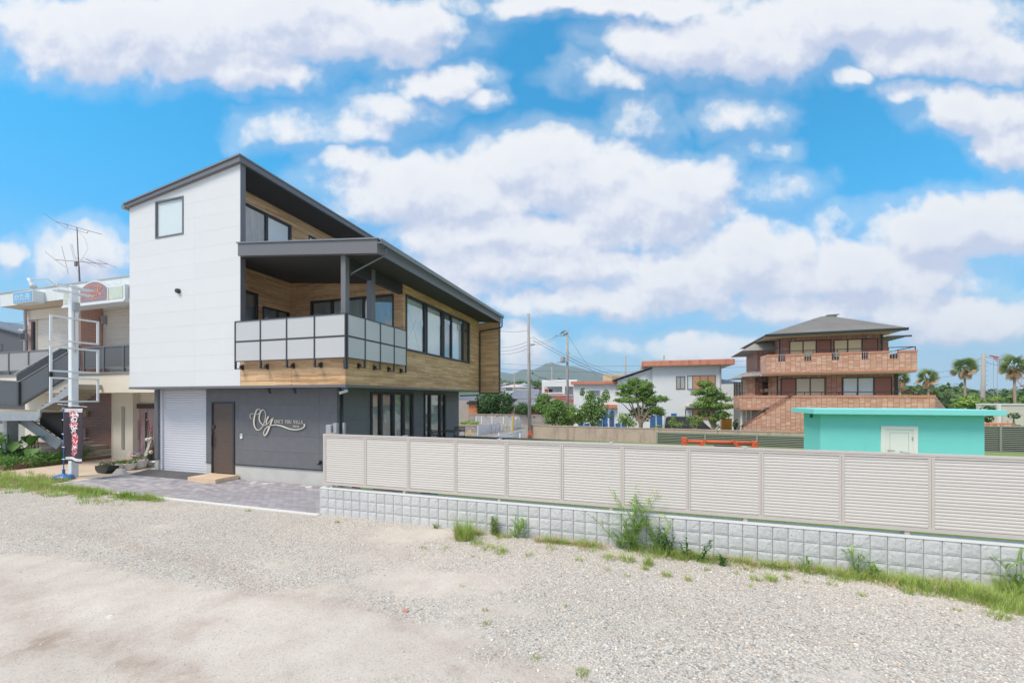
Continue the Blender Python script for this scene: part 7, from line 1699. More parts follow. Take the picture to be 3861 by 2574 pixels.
def crate_mesh():
    m_ = MB(); m_.box(-.235, .235, 0, .36, 0, .19); m_.box(-.26, .26, -.03, .38, .195, .23); m_.box(-.255, .255, -.022, .375, .085, .11); return m_
stacks = [(2190, 1608, 2, 39), (2212, 1608, 2, 39), (2236, 1607, 2, 39), (2260, 1607, 3, 39), (2281, 1607, 7, 39.5), (2307, 1607, 7, 39.5), (2330, 1607, 2, 39), (2353, 1607, 4, 40), (2462, 1610, 5, 38.6), (2487, 1610, 5, 38.6), (2517, 1610, 5, 40.5), (2541, 1610, 6, 40.5), (2565, 1610, 5, 40.5), (2589, 1610, 5, 40.5)]
ORD = ['leftmost', 'second', 'third', 'fourth', 'fifth', 'sixth', 'seventh', 'eighth', 'ninth', 'tenth', 'eleventh', 'twelfth', 'thirteenth', 'rightmost']
LEV = ['bottom', 'second lowest', 'third lowest', 'fourth lowest', 'fifth lowest', 'sixth lowest', 'seventh lowest']
for si, (px, py, n_, y) in enumerate(stacks):
    x_ = X(px, y); z_ = Zy(px, 1614, y)
    for k in range(n_):
        if crate0 is None: crate0 = crate_mesh().build('blue_crate', M_BLUEC); o = crate0
        else: o = crate0.copy(); COL.objects.link(o)
        o.location = (x_+random.uniform(-.015, .015), y, z_+.237*k); o.rotation_euler = (0, 0, random.uniform(-.05, .05))
        tag(o, '%s blue crate of the %s blue stack%s' % (LEV[k] if k < n_-1 else 'topmost', ORD[si], '' if si in (0, 13) else ' from the left'), 'crate', 'blue crates stacked behind the concrete wall')
yc_ = 36.5; yx0, yx1 = X(2721, yc_), X(2761, yc_); yb2 = Zy(2740, 1621, yc_); yel = P('amber_plastic', rgb(220, 160, 60), .5, var=.05, rnd=.08)
for k in range(4):
    m_ = MB(); m_.box(yx0+.03, yx1-.03, yc_, yc_+.5, yb2+.24*k, yb2+.24*k+.2); m_.box(yx0, yx1, yc_-.03, yc_+.53, yb2+.24*k+.2, yb2+.24*k+.235); o = m_.build('amber_crate', yel, base=(yx0, yc_, yb2+.24*k)); tag(o, '%s amber plastic crate in the stack beside the brown house' % ('bottom', 'second lowest', 'third lowest', 'topmost')[k], 'crate', 'amber crates in one stack')
# ---------------------------------------------------------------- vegetation
LM = {
 'mid': leaf_mat('mid_foliage', (.045, .12, .025, 1), (.24, .40, .09, 1), (.44, .56, .17, 1), scale=.9, fine=5),
 'dark': leaf_mat('dark_foliage', (.022, .065, .020, 1), (.11, .22, .065, 1), (.24, .36, .11, 1), scale=.9, fine=5),
 'pine': leaf_mat('pine_foliage', (.09, .20, .045, 1), (.27, .43, .10, 1), (.48, .58, .19, 1), scale=1.1, fine=6),
 'light': leaf_mat('light_foliage', (.12, .24, .045, 1), (.33, .48, .11, 1), (.54, .62, .20, 1), scale=1.0, fine=6),
 'far': leaf_mat('far_foliage', (.05, .10, .035, 1), (.18, .28, .10, 1), (.28, .36, .13, 1), scale=.25, fine=1.5)}
M_BARK = P('grey_bark', rgb(150, 132, 116), .9, var=.2, bump=.5, bscale=20)
M_BARKD = P('dark_bark', rgb(84, 68, 56), .9, var=.2)
def crown_np(blobs, size, seed, flat=.0, up=.35):
    """leaf-sized faces through a set of ellipsoids; blobs = (cx, cy, cz, rx, ry, rz, n)"""
    r = np.random.default_rng(seed); C = []
    for (cx_, cy_, cz_, rx, ry, rz, n) in blobs:
        n = int(n); d = r.normal(size=(n, 3)); d /= np.linalg.norm(d, axis=1)[:, None]
        rad = r.uniform(.25, 1, n)**.45; bump_ = 1+.22*np.sin(d[:, 0]*5+cx_*3)*np.cos(d[:, 2]*6+cz_*2)+.12*np.sin(d[:, 1]*11+cx_)
        p = np.array([cx_, cy_, cz_])+d*rad[:, None]*bump_[:, None]*np.array([rx, ry, rz]); nn = d+r.normal(scale=.55, size=(n, 3))+np.array([0, 0, up]); C.append((p, nn))
    p = np.concatenate([c[0] for c in C]); nn = np.concatenate([c[1] for c in C]); nn /= np.linalg.norm(nn, axis=1)[:, None]
    t = r.normal(size=p.shape); a = np.cross(nn, t); a /= np.linalg.norm(a, axis=1)[:, None]; b = np.cross(nn, a)
    s = size*r.uniform(.55, 1.35, len(p))[:, None]
    v = np.stack([p-a*s, p-b*s*.5+nn*s*.12, p+a*s, p+b*s*.5+nn*s*.12], 1).reshape(-1, 3)
    return v
def leaf_obj(name, v, mat, parent=None, base=(0, 0, 0), kind=None):
    b = BASE[parent.name] if parent is not None else base; v = v-np.array(b); n = len(v)//4
    me = bpy.data.meshes.new(name); me.vertices.add(len(v)); me.vertices.foreach_set('co', v.astype(np.float32).ravel())
    me.loops.add(4*n); me.loops.foreach_set('vertex_index', np.arange(4*n, dtype=np.int32)); me.polygons.add(n)
    me.polygons.foreach_set('loop_start', np.arange(0, 4*n, 4, dtype=np.int32)); me.polygons.foreach_set('loop_total', np.full(n, 4, dtype=np.int32)); me.update(); me.materials.append(mat)
    o = bpy.data.objects.new(name, me); COL.objects.link(o); BASE[o.name] = b
    if parent is not None: o.parent = parent
    else: o.location = base
    if kind: o['kind'] = kind
    return o
def tree(name, label, y, blobs, mat, size, dens, base=None, trunk=.1, bark=None, seed=1, cat='tree', group=None, zb=-1, dy=.8, limbs=True):
    """blobs in photograph pixels (cx, cy, rx, ry) standing on the plane y"""
    B = []
    for (px, py, rx, ry) in blobs:
        p = W0.at(px, py, y=y); k = (X(px+1, y)-X(px, y)); rxm, rzm = rx*abs(k), ry*abs(k)*.93; dd = random.Random(seed+int(px)).uniform(-.35, .35)*rxm
        B.append((p[0], y+dd, p[2], rxm, rxm*dy, rzm, max(30, dens*rxm*rzm*12)))
    bx = base if base is not None else blobs[0][0]; b0 = (X(bx, y), y, zb)
    t = thing(name, label, cat, b0, group=group)
    leaf_obj('crown', crown_np(B, size, seed), mat, t)
    m_ = MB(); top = Vector((b0[0], y, min(b[2]-b[5]*.2 for b in B))); fork = Vector((b0[0], y, zb+(top.z-zb)*.62))
    m_.tube([b0, tuple(fork)], [trunk, trunk*.8], 8)
    if limbs:
        for b in B:
            e_ = Vector((b[0], b[1], b[2]+b[5]*.15)); mid_ = fork.lerp(e_, .5)+Vector((random.uniform(-.15, .15), 0, random.uniform(-.1, .25)))+Vector((random.uniform(-.1, .1), 0, -abs(e_.x-fork.x)*.12)); m_.tube([tuple(fork), tuple(mid_), tuple(e_)], [trunk*.55, trunk*.32, trunk*.1], 6)
    m_.build('trunk', bark or M_BARK, t); return t
tree('round_shrub', 'large dark rounded evergreen nearest the villa above the block wall', 51.5, [(1846, 1520, 48, 44), (1828, 1535, 34, 28), (1868, 1500, 30, 28), (1880, 1545, 26, 20)], LM['dark'], .16, 60, seed=3, cat='shrub')
tree('shaggy_tree', 'tall narrow dark evergreen behind the second lamp of the block wall', 51, [(1908, 1500, 28, 26), (1915, 1535, 30, 28), (1900, 1548, 26, 18)], LM['dark'], .15, 60, seed=4)
tree('clipped_shrub', 'clipped dark dome shrub just left of the thick pole', 50.8, [(1975, 1540, 36, 26)], LM['dark'], .13, 75, seed=5, cat='shrub')
tree('garden_pine', 'dense conical green tree right of the thick pole', 50.5, [(2046, 1505, 30, 26), (2040, 1535, 34, 24), (2055, 1550, 30, 16)], LM['mid'], .15, 60, seed=6)
tree('roadside_bush', 'bushy green shrub behind the left end of the concrete wall', 36, [(2092, 1545, 46, 36), (2075, 1575, 30, 28), (2120, 1580, 26, 26), (2100, 1520, 26, 20)], LM['mid'], .115, 95, seed=7, cat='shrub')
tree('roadside_bush', 'lower yellowish green shrub in the middle of the concrete wall row', 36.4, [(2155, 1560, 42, 38), (2140, 1585, 30, 20), (2185, 1580, 24, 24)], LM['light'], .115, 85, seed=8, cat='shrub')
tree('loose_tree', 'loose upright tree with stray top shoots before the white annex', 36.2, [(2235, 1535, 46, 42), (2215, 1560, 40, 36), (2262, 1555, 34, 36), (2195, 1478, 9, 20), (2285, 1485, 14, 22), (2225, 1492, 20, 22), (2275, 1505, 26, 16), (2240, 1590, 30, 14)], LM['mid'], .115, 70, seed=9)
tree('leaning_twig_tree', 'thin sapling rising behind the blue crates', 37, [(2308, 1545, 7, 18), (2305, 1572, 10, 16)], LM['light'], .07, 60, seed=10, cat='sapling')
tree('cloud_pruned_tree', 'tiered pruned tree with spreading branches before the white house, left one', 35.5, [(2390, 1438, 28, 17), (2362, 1460, 40, 20), (2428, 1455, 38, 24), (2440, 1480, 32, 18), (2352, 1484, 34, 12), (2372, 1507, 50, 14), (2425, 1500, 40, 17), (2484, 1502, 40, 15), (2452, 1515, 30, 12), (2474, 1545, 30, 16), (2492, 1558, 20, 11), (2334, 1508, 22, 9), (2400, 1475, 30, 16)], LM['pine'], .075, 300, base=2414, trunk=.16, seed=11, dy=.6)
tree('cloud_pruned_tree', 'tiered pruned tree with darker foliage next to the brown house', 35, [(2655, 1446, 34, 16), (2672, 1472, 46, 22), (2632, 1480, 30, 13), (2705, 1492, 38, 18), (2668, 1505, 44, 17), (2640, 1525, 38, 19), (2695, 1530, 40, 22), (2742, 1505, 22, 10), (2735, 1532, 36, 14), (2720, 1565, 40, 20), (2660, 1560, 34, 16), (2690, 1580, 24, 12)], LM['pine'], .075, 300, base=2688, trunk=.15, seed=12, dy=.6)
tree('dark_shrub', 'dark shrub filling the space beneath the left tiered tree', 35.9, [(2420, 1560, 38, 34), (2455, 1540, 28, 28), (2395, 1555, 26, 24)], LM['dark'], .10, 90, seed=13, cat='shrub')
tree('low_shrub', 'bright green low shrub at the foot of the left tiered tree', 34.2, [(2362, 1588, 34, 22), (2350, 1570, 26, 18), (2385, 1598, 22, 12)], LM['light'], .08, 110, seed=14, cat='shrub')
tree('low_shrub', 'pale low shrub in front of the parked van', 34.0, [(2535, 1595, 26, 14), (2560, 1600, 24, 12), (2540, 1578, 10, 10), (2480, 1606, 22, 8)], LM['light'], .075, 90, seed=15, cat='shrub')
tree('nandina_bush', 'feathery reddish green bush in front of the van bonnet', 34.0, [(2620, 1590, 24, 24), (2600, 1575, 14, 12), (2640, 1580, 14, 14)], LM['light'], .075, 100, seed=16, cat='shrub')
tree('low_shrub', 'small dark round shrub at the foot of the right tiered tree', 34.0, [(2702, 1608, 18, 12)], LM['dark'], .075, 100, seed=17, cat='shrub')
tree('dark_shrub', 'dark shrub in the gap between the amber crates and the brown house', 37.5, [(2772, 1600, 12, 22)], LM['dark'], .09, 100, seed=18, cat='shrub')
leaf_obj('wall_top_grass', crown_np([(X(1765, 37.6), 37.8, Zy(1765, 1597, 37.6), 1.1, .5, .28, 1500)], .09, 19), M_GRASS, base=(X(1765, 37.6), 37.8, 0), kind='stuff')
# right hand side
tree('broad_tree', 'broad round tree beyond the solar panels of the brown house', 75, [(3476, 1466, 42, 18), (3455, 1476, 30, 12), (3505, 1476, 30, 12)], LM['far'], .32, 14, seed=21)
tree('flat_tree', 'low flat reddish tree behind the palm next to the brown house', 70, [(3420, 1474, 34, 10)], P('reddish_leaf', (.14, .075, .04, 1), .8, var=.3), .28, 14, seed=22)
tree('big_bush', 'big bright green bush above the shed roof between the palms', 42, [(3655, 1515, 60, 26), (3625, 1525, 40, 20), (3690, 1525, 40, 20), (3650, 1500, 30, 14)], LM['light'], .15, 55, seed=23, cat='shrub', zb=.2)
tree('dark_bush', 'dark bush partly hidden behind the right end of the shed roof', 36, [(3725, 1575, 22, 24), (3735, 1540, 26, 14)], LM['dark'], .12, 70, seed=24, cat='shrub', zb=.2)
tree('round_bush', 'small round dark green bush on the grass before the white wall', 34, [(3822, 1567, 25, 17)], LM['dark'], .09, 120, seed=25, cat='shrub', zb=.2)
tree('edge_bush', 'rounded green bush at the right photo edge behind the white wall', 44, [(3865, 1505, 24, 22)], LM['mid'], .13, 70, seed=26, cat='shrub', zb=0)
tree('wispy_shrub', 'wispy brownish green shrub beneath the rightmost palm', 46, [(3760, 1500, 44, 14), (3735, 1508, 30, 12), (3700, 1505, 30, 12)], LM['light'], .12, 30, seed=27, cat='shrub', zb=0)
R_ = random.Random(4); B = []
for i in range(70):
    px = 3420+R_.random()*520; y = 95+R_.random()*60; p = W0.at(px, 1500-R_.uniform(2, 14)-(14 if px < 3620 else 0), y=y); B.append((p[0], y, p[2]-1.2, R_.uniform(2.5, 5), 3, R_.uniform(1.6, 2.8), 260))
leaf_obj('treeline', crown_np(B, .55, 31), LM['far'], base=(110, 120, 0), kind='stuff')
B = []
for i in range(120):
    px = 1860+R_.random()*260; y = 130+R_.random()*160; p = W0.at(px, 1468+R_.uniform(-6, 10), y=y); B.append((p[0], y, p[2], R_.uniform(3, 7), 4, R_.uniform(2, 4), 160))
for i in range(120):
    px = -400+R_.random()*4700; y = 420+R_.random()*200; p = W0.at(px, 1490, y=y); B.append((p[0], y, 3, R_.uniform(10, 22), 8, R_.uniform(4, 8), 160))
leaf_obj('distant_wood', crown_np(B, 1.1, 32), LM['far'], base=(0, 300, 0), kind='stuff')
# weathered white wall and grass bank on the right
yww = 40; ww_ = thing('weathered_wall', 'weathered white concrete wall with dark stains on the right', 'wall', (X(3790, yww), yww, .0))
MB().box(X(3690, yww), X(4300, yww), yww, yww+.25, -.5, Zy(3760, 1526, yww)).build('wall', P('stained_white_wall', rgb(206, 202, 196), .9, var=.1, streak=((1.2, 1.2, .5), 1.4, rgb(130, 126, 120), .55, .75)), ww_)
MB().box(X(3690, yww), X(4300, yww), yww-.06, yww+.3, Zy(3760, 1526, yww)+.003, Zy(3760, 1521, yww)).build('coping', M_WPAINT, ww_); MB().box(X(3765, yww-.3), X(3772, yww-.3), yww-.35, yww-.15, -.4, Zy(3766, 1524, yww)).build('pilaster', M_WPAINT, ww_)
MB().hull([(9, 20.5, -1), (80, 20.5, -1), (80, 41, -1), (9, 41, -1)], [(12, 22.5, -.1), (80, 22.5, -.1), (80, 41, .25), (18, 41, .25)]).build('grass_bank', M_LAWN, kind='structure')
gv = []
for i in range(2600):
    x_ = rng.uniform(24, 48); y_ = rng.uniform(24, 39); gv.append((x_, y_, .15+rng.uniform(0, .25), .16, .16, .2, 6))
leaf_obj('flowering_grass', crown_np(gv, .10, 41, up=0), leaf_mat('yellow_grass', (.13, .19, .03, 1), (.30, .32, .06, 1), (.75, .58, .06, 1), scale=.6, fine=4), base=(35, 30, 0), kind='stuff')
q = W0.at(3795, 1597, y=26); o = MB().beam((q[0]-1.0, 26, q[2]-.03), (q[0]+.1, 26, q[2]-.0), .4, .08).build('orange_board', P('orange_paint2', rgb(220, 120, 80), .6), base=(q[0], 26, q[2])); tag(o, 'flat orange board lying on the grass behind the right fence', 'board')
# palms
M_FROND = leaf_mat('palm_frond', (.12, .19, .06, 1), (.25, .34, .13, 1), (.36, .42, .20, 1), scale=.9, fine=4)
M_DEADF = leaf_mat('dead_palm_frond', (.34, .23, .12, 1), (.55, .40, .24, 1), None, scale=1.0, fine=3)
def fan(radius, n=13, spread=R(150), droop=.35, wd=.022):
    m_ = MB()
    for i in range(n):
        a = -spread/2+spread*i/(n-1); d = Vector((math.sin(a), 0, math.cos(a))); L_ = radius*(.75+.25*math.cos(a)); s_ = Vector((math.cos(a), 0, -math.sin(a)))
        pts_ = [Vector((0, 0, 0)), d*L_*.5, d*L_*.8+Vector((0, -droop*.2, 0)), d*L_+Vector((0, -droop*.6, -.0))]
        w4 = [wd*.3, wd*1.6, wd, .004]; vs_ = []
        for p_, w_ in zip(pts_, w4): vs_ += [p_-s_*w_, p_+s_*w_]
        m_.add(vs_, [(0, 1, 3, 2), (2, 3, 5, 4), (4, 5, 7, 6)])
    return m_
from mathutils import Quaternion
def crown_len(el_): return 1/math.sqrt((math.cos(el_)/.82)**2+(math.sin(el_)/1.5)**2)
def frond_rot(d, roll):
    x_ = Vector((0, 0, 1)).cross(d).normalized(); y_ = d.cross(x_); return Matrix((x_, y_, d)).transposed().to_quaternion() @ Quaternion((0, 0, 1), roll)
def palm(label, px, py_c, py_b, y, width_px, seed, trunk_r=.10, zb=-1, skirt=1.25):
    r = random.Random(seed); c = W0.at(px, py_c, y=y); k = abs(X(px+1, y)-X(px, y)); Rr = width_px*k/2; t = thing('fan_palm', label, 'palm tree', (c[0], y, zb), group='fan palms on the right')
    MB().tube([(c[0], y, zb), (c[0]+.05, y, (zb+c[2])/2), (c[0], y, c[2])], [trunk_r*1.15, trunk_r*.9, trunk_r*.85], 10).build('trunk', P('palm_trunk', rgb(172, 150, 132), .9, var=.2, bump=.5), t)
    g0 = fan(Rr*.62).build('frond', M_FROND, t); d0_ = fan(Rr*.72, 14, R(90), .15, .03).build('dead_frond', M_DEADF, t)
    for o in (g0, d0_):
        for v_ in o.data.vertices: v_.co += Vector(BASE[t.name])
    n1, n2 = 24, 16; rel = Vector((0, 0, c[2]-zb))
    for i in range(n1):
        el_ = R(80-95*(i/23)**.9+r.uniform(-6, 6)); az_ = i*2.399+r.uniform(-.3, .3); d = Vector((math.cos(az_)*math.cos(el_), math.sin(az_)*math.cos(el_), math.sin(el_)))
        o = g0 if i == 0 else copy_part(g0 if el_ > R(-4) or i % 3 == 0 else d0_, t); cl_ = crown_len(el_); o.location = rel+d*Rr*r.uniform(.46, .62)*cl_; q_ = d.to_track_quat('Z', 'Y'); e_ = q_.to_euler(); o.rotation_mode = 'QUATERNION'; o.rotation_quaternion = frond_rot(d, r.choice((-1, 1))*r.uniform(.5, 1.5)); s_ = r.uniform(.85, 1.15)*cl_**.6; o.scale = (s_, s_, s_)
    for i in range(n2):
        el_ = R(r.uniform(-89, -66)); az_ = i*2.399; d = Vector((math.cos(az_)*math.cos(el_), math.sin(az_)*math.cos(el_), math.sin(el_)))
        o = d0_ if i == 0 else copy_part(d0_, t); o.location = rel+Vector((math.cos(az_), math.sin(az_), 0))*Rr*.16+Vector((0, 0, .06*Rr)); o.rotation_mode = 'QUATERNION'; o.rotation_quaternion = frond_rot(d, r.uniform(-.5, .5)); s_ = r.uniform(.7, 1.1)*skirt; o.scale = (s_*.5, s_*.5, s_*1.2)
    st_ = MB()
    for i in range(n1):
        az_ = i*2.399; el_ = R(r.uniform(-20, 70)); d = Vector((math.cos(az_)*math.cos(el_), math.sin(az_)*math.cos(el_), math.sin(el_))); st_.beam((c[0], y, c[2]), tuple(Vector((c[0], y, c[2]))+d*Rr*.55*crown_len(el_)), .03)
    st_.build('leaf_stalk', M_FROND, t, kind='stuff'); return t
from mathutils import Quaternion
palm('leftmost fan palm, half hidden behind the corner of the brown house', 3393, 1432, 1480, 52, 78, 1)
palm('short fan palm second from the brown house', 3499, 1432, 1480, 52, 84, 2)
palm('fan palm just left of the plain grey pole', 3637, 1395, 1490, 52, 98, 3, .10)
palm('rightmost and biggest fan palm with a pale trunk', 3824, 1392, 1500, 46, 114, 4, .10)
# crane jib beyond the palms
M_CRN = P('faded_crane_paint', rgb(190, 150, 150), .6)
cr = thing('crane_jib', 'distant lattice crane jib with a red tip between pole and palm', 'crane', tuple(W0.at(3850, 1470, y=90)))
j0, j1 = Vector(W0.at(3746, 1342, y=90)), Vector(W0.at(3880, 1440, y=90))
for off in (0, 1.0): MB().tube([tuple(j0+Vector((0, 0, -off*.3))), tuple(j1+Vector((-.6*off, 0, -off*1.0)))], .06, 5).build('chord', M_CRN, cr)
for i in range(12):
    a = j0.lerp(j1, i/12); b = (j0+Vector((0, 0, -.3))).lerp(j1+Vector((-.6, 0, -1.0)), (i+.5)/12); MB().tube([tuple(a), tuple(b)], .05, 4).build('lacing', M_CRN, cr)
MB().beam(tuple(j0+Vector((-.5, 0, .1))), tuple(j0+Vector((.7, 0, -.25))), .22, .2).build('head', P('red_crane_paint', rgb(200, 90, 90), .6), cr)
for dx in (0, .5): p_ = j0+Vector((dx, 0, 0)); MB().tube([tuple(p_), (p_.x, p_.y, 2.6)], .03, 4).build('hoist_rope', M_GREYM, cr)
# far sheds on the right horizon
for i, (px0, px1, py, y, c_, lb) in enumerate(((3640, 3700, 1487, 150, (120, 130, 150), 'small distant blue grey works building'), (3753, 3861, 1487, 170, (176, 186, 196), 'long distant pale roofed shed on the horizon'), (3700, 3780, 1494, 140, (214, 170, 110), 'distant tan strip of building beneath the crane'))):
    x0, x1 = X(px0, y), X(px1, y); zt_ = Zy(px0, py, y); t = thing('distant_shed', lb, 'building', ((x0+x1)/2, y, -1)); MB().box(x0, x1, y, y+20, -1, zt_).build('wall', P('far_shed_%s' % 'abc'[i], rgb(*c_), .8), t)
    MB().prism_y([(x0-.5, zt_), (x1+.5, zt_), ((x0+x1)/2, zt_+1.6)], y-.3, y+20).build('roof', P('far_shed_roof', rgb(150, 160, 170), .6), t)

# planting bed: elephant ears and ground cover
M_TARO = leaf_mat('elephant_ear_leaf', (.04, .12, .025, 1), (.12, .27, .05, 1), None, scale=1.5, tl=.35, fine=5)
tr = thing('elephant_ear_plant', 'large leaved elephant ear plants growing under the steel stair', 'plant', (-22.6, 8.6, .15))
def bigleaf(c, d, L_, mat, parent):
    d = Vector(d).normalized(); s_ = d.cross(Vector((0, 0, 1))).normalized(); n_ = s_.cross(d); m_ = MB(); prof_ = [(0, .10), (.08, .34), (.25, .42), (.5, .36), (.75, .2), (.92, .07), (1, .0)]
    L1, R1, M1 = [], [], []
    for f, w_ in prof_:
        p_ = Vector(c)+d*L_*f-n_*L_*.25*f*f; M1.append(p_-n_*.02); L1.append(p_-s_*w_*L_+n_*w_*.15*L_); R1.append(p_+s_*w_*L_+n_*w_*.15*L_)
    k = len(prof_); m_.add(L1+M1+R1, [(i, i+1, k+i+1, k+i) for i in range(k-1)]+[(k+i, k+i+1, 2*k+i+1, 2*k+i) for i in range(k-1)]); return m_.build('leaf', mat, parent, smooth=True)
rr_ = random.Random(8)
for i in range(26):
    px, py = rr_.uniform(-60, 140), rr_.uniform(1628, 1700); y_ = rr_.uniform(8.2, 9.3); c = W0.at(px, py, y=y_)
    if c[0] > -20.9: continue
    stem_b = (c[0]+rr_.uniform(-.3, .3), y_+.1, .12); MB().tube([stem_b, (c[0], y_+.03, (c[2]+.1)/1.6), c], .014, 5).build('stem', M_TARO, tr); a = rr_.uniform(0, 6.28); bigleaf(c, (math.cos(a), -abs(math.sin(a))*.8, -.55), rr_.uniform(.38, .6), M_TARO, tr)
B = [(rng.uniform(-26, -20.55), rng.uniform(7.65, 9.9), .22+rng.uniform(0, .14), .28, .25, .14, 70) for _ in range(150)]
B += [(-20.45, rng.uniform(7.6, 9.2), .16, .12, .2, .10, 26) for _ in range(14)]
leaf_obj('ground_cover', crown_np(B, .045, 51), leaf_mat('bed_foliage', (.06, .16, .03, 1), (.15, .32, .06, 1), (.36, .38, .10, 1), scale=1.2, fine=14), base=(-22, 8.5, .1), kind='stuff')
pail = W0.at(155, 1682, y=9.2); o = MB().hull([(pail[0]-.22, 9.1, .1), (pail[0]+.22, 9.1, .1), (pail[0]+.22, 9.4, .1), (pail[0]-.22, 9.4, .1)], [(pail[0]-.26, 9.08, .62), (pail[0]+.26, 9.08, .62), (pail[0]+.26, 9.42, .62), (pail[0]-.26, 9.42, .62)]).build('storage_bin', M_CREAM, base=(pail[0], 9.2, .1)); tag(o, 'off-white plastic bin standing in the planting bed under the stair', 'bin')

# ---------------------------------------------------------------- grass in the yard
class Blades:
    def __init__(s): s.v = []; s.n = []
    def blade(s, p, h, lean, az_, w_, seg=3):
        d = np.array([math.cos(az_), math.sin(az_), 0]); sd = np.array([-d[1], d[0], 0])*w_; p = np.array(p)
        q = [p+d*lean*(t**2)+np.array([0, 0, h*t*(1-.25*t*lean/max(h, .01)*.5)]) for t in [i/seg for i in range(seg+1)]]
        for i in range(seg):
            w0_, w1_ = (1-i/seg)**.7, (1-(i+1)/seg)**.7
            s.v += [q[i]-sd*w0_, q[i]+sd*w0_, q[i+1]+sd*w1_, q[i+1]-sd*w1_]
    def tuft(s, x, y, r, n, h, w_=.004, lean=.6, z=None):
        for _ in range(n):
            a = random.uniform(0, 6.283); rr = r*random.random()**.6; px, py = x+rr*math.cos(a), y+rr*math.sin(a); hh = h*random.uniform(.45, 1.15)
            s.blade((px, py, .0 if z is None else z), hh, hh*lean*random.uniform(.2, 1.3), a+random.gauss(0, .8), w_*random.uniform(.7, 1.3))
g1, g2 = Blades(), Blades()
# strip of grass on the left, before the forecourt
for _ in range(1250):
    px = random.uniform(-60, 620); py = 1822+ (px/600)*62+random.gauss(0, 16)-6
    if px > 420 and random.random() < .55: continue
    x_, y_, _z = W0.at(px, py, z=0)
    if y_ > 6.66 and x_ > -16.0: y_ = 6.62-random.random()*.1
    d_ = fbm(x_, y_, .9, 3, 2)
    if d_ < -.22 and random.random() < .8: continue
    (g1 if random.random() < .85 else g2).tuft(x_, y_, .10, random.randint(10, 22), random.uniform(.07, .24), .006)
for _ in range(70):   # lower edge of the strip, thinner
    px = random.uniform(300, 480); x_, y_, _z = W0.at(px, 1885+random.gauss(0, 8), z=0); g1.tuft(x_, y_, .07, 12, .08, .005)
# tufts at measured spots (2352-wide picture): px, py, radius m, blades, height
spots = [(1065,1240,.16,330,.34),(1095,1252,.10,60,.16),(1150,1215,.07,50,.12),(1025,1262,.08,40,.06),(970,1262,.05,30,.06),(1120,1262,.12,90,.10),(1150,1270,.12,80,.13),(775,1202,.05,34,.08),(795,1198,.04,16,.05),
 (1215,1278,.07,40,.08),(1330,1290,.06,40,.07),(1265,1262,.10,60,.07),(1400,1285,.10,90,.10),(1440,1290,.12,120,.12),(1500,1262,.30,420,.20),(1560,1285,.14,150,.14),(1490,1300,.08,80,.16),(1530,1325,.06,50,.10),(1605,1290,.10,90,.10),
 (1640,1285,.10,80,.09),(1480,1310,.05,40,.10),(1440,1325,.04,24,.06),(1580,1335,.05,40,.09),(1735,1335,.06,50,.09),(1770,1335,.08,80,.11),(1810,1330,.06,40,.08),(1700,1290,.20,200,.08),(1780,1298,.22,240,.09),(1850,1308,.22,240,.10),(1930,1325,.24,300,.10),
 (2000,1330,.22,260,.12),(2080,1345,.25,330,.13),(2150,1360,.25,330,.13),(2230,1375,.25,360,.14),(2300,1390,.25,380,.16),(2340,1370,.20,260,.22),(2340,1410,.12,120,.12),(2290,1420,.10,90,.10),(2210,1350,.2,200,.1),
 (1060,1350,.03,20,.05),(1115,1405,.03,22,.05),(1120,1435,.05,44,.045),(1230,1515,.05,60,.035),(1335,1550,.06,80,.05),(1150,1277,.05,30,.06),(1395,1312,.04,26,.06),(1085,1280,.03,20,.05),(1980,1370,.05,40,.06),(2085,1365,.07,60,.09),(2130,1372,.06,50,.08),(2200,1405,.04,30,.05),
 (1905,1345,.04,24,.05),(1850,1340,.04,24,.05),(1725,1350,.04,24,.05),(570,1175,.05,30,.07),(895,1328,.04,20,.03),(940,1240,.03,16,.04),(1300,1395,.02,12,.05),(1690,1320,.04,24,.05),(2295,1405,.08,70,.10),(1620,1312,.05,30,.06),(1360,1268,.08,50,.07)]
for (px, py, r_, n_, h_) in spots:
    x_, y_, _z = W0.at(px*1.6416, py*1.6416, z=0); y_ = min(y_, 6.76); k = int(n_*.72); g1.tuft(x_, y_, r_, int(k*1.2), h_*1.25, .0045, .55); g2.tuft(x_, y_, r_*1.2, n_-k+6, h_*.85, .004, .8)
for _ in range(520):   # foot of the wall
    x_ = random.uniform(-3.2, 5.6); y_ = 6.74-abs(random.gauss(0, .07+.035*max(0, x_))); 
    if fbm(x_, 0, 1.3, 2, 8) < -.15+ (0 if x_ < 1 else -.3): continue
    (g1 if random.random() < .62 else g2).tuft(x_, y_, .07, random.randint(12, 30), random.uniform(.05, .16), .004, .9)
for _ in range(70):
    x_, y_ = random.uniform(-9, 5), random.uniform(3.4, 6.5); (g2 if random.random() < .5 else g1).tuft(x_, y_, .025, random.randint(5, 12), random.uniform(.02, .05), .0025, .9)
leaf_obj('grass', np.array(g1.v), M_GRASS, base=(0, 6, 0), kind='stuff'); leaf_obj('dry_grass', np.array(g2.v), M_DRY, base=(0, 6, 0), kind='stuff')
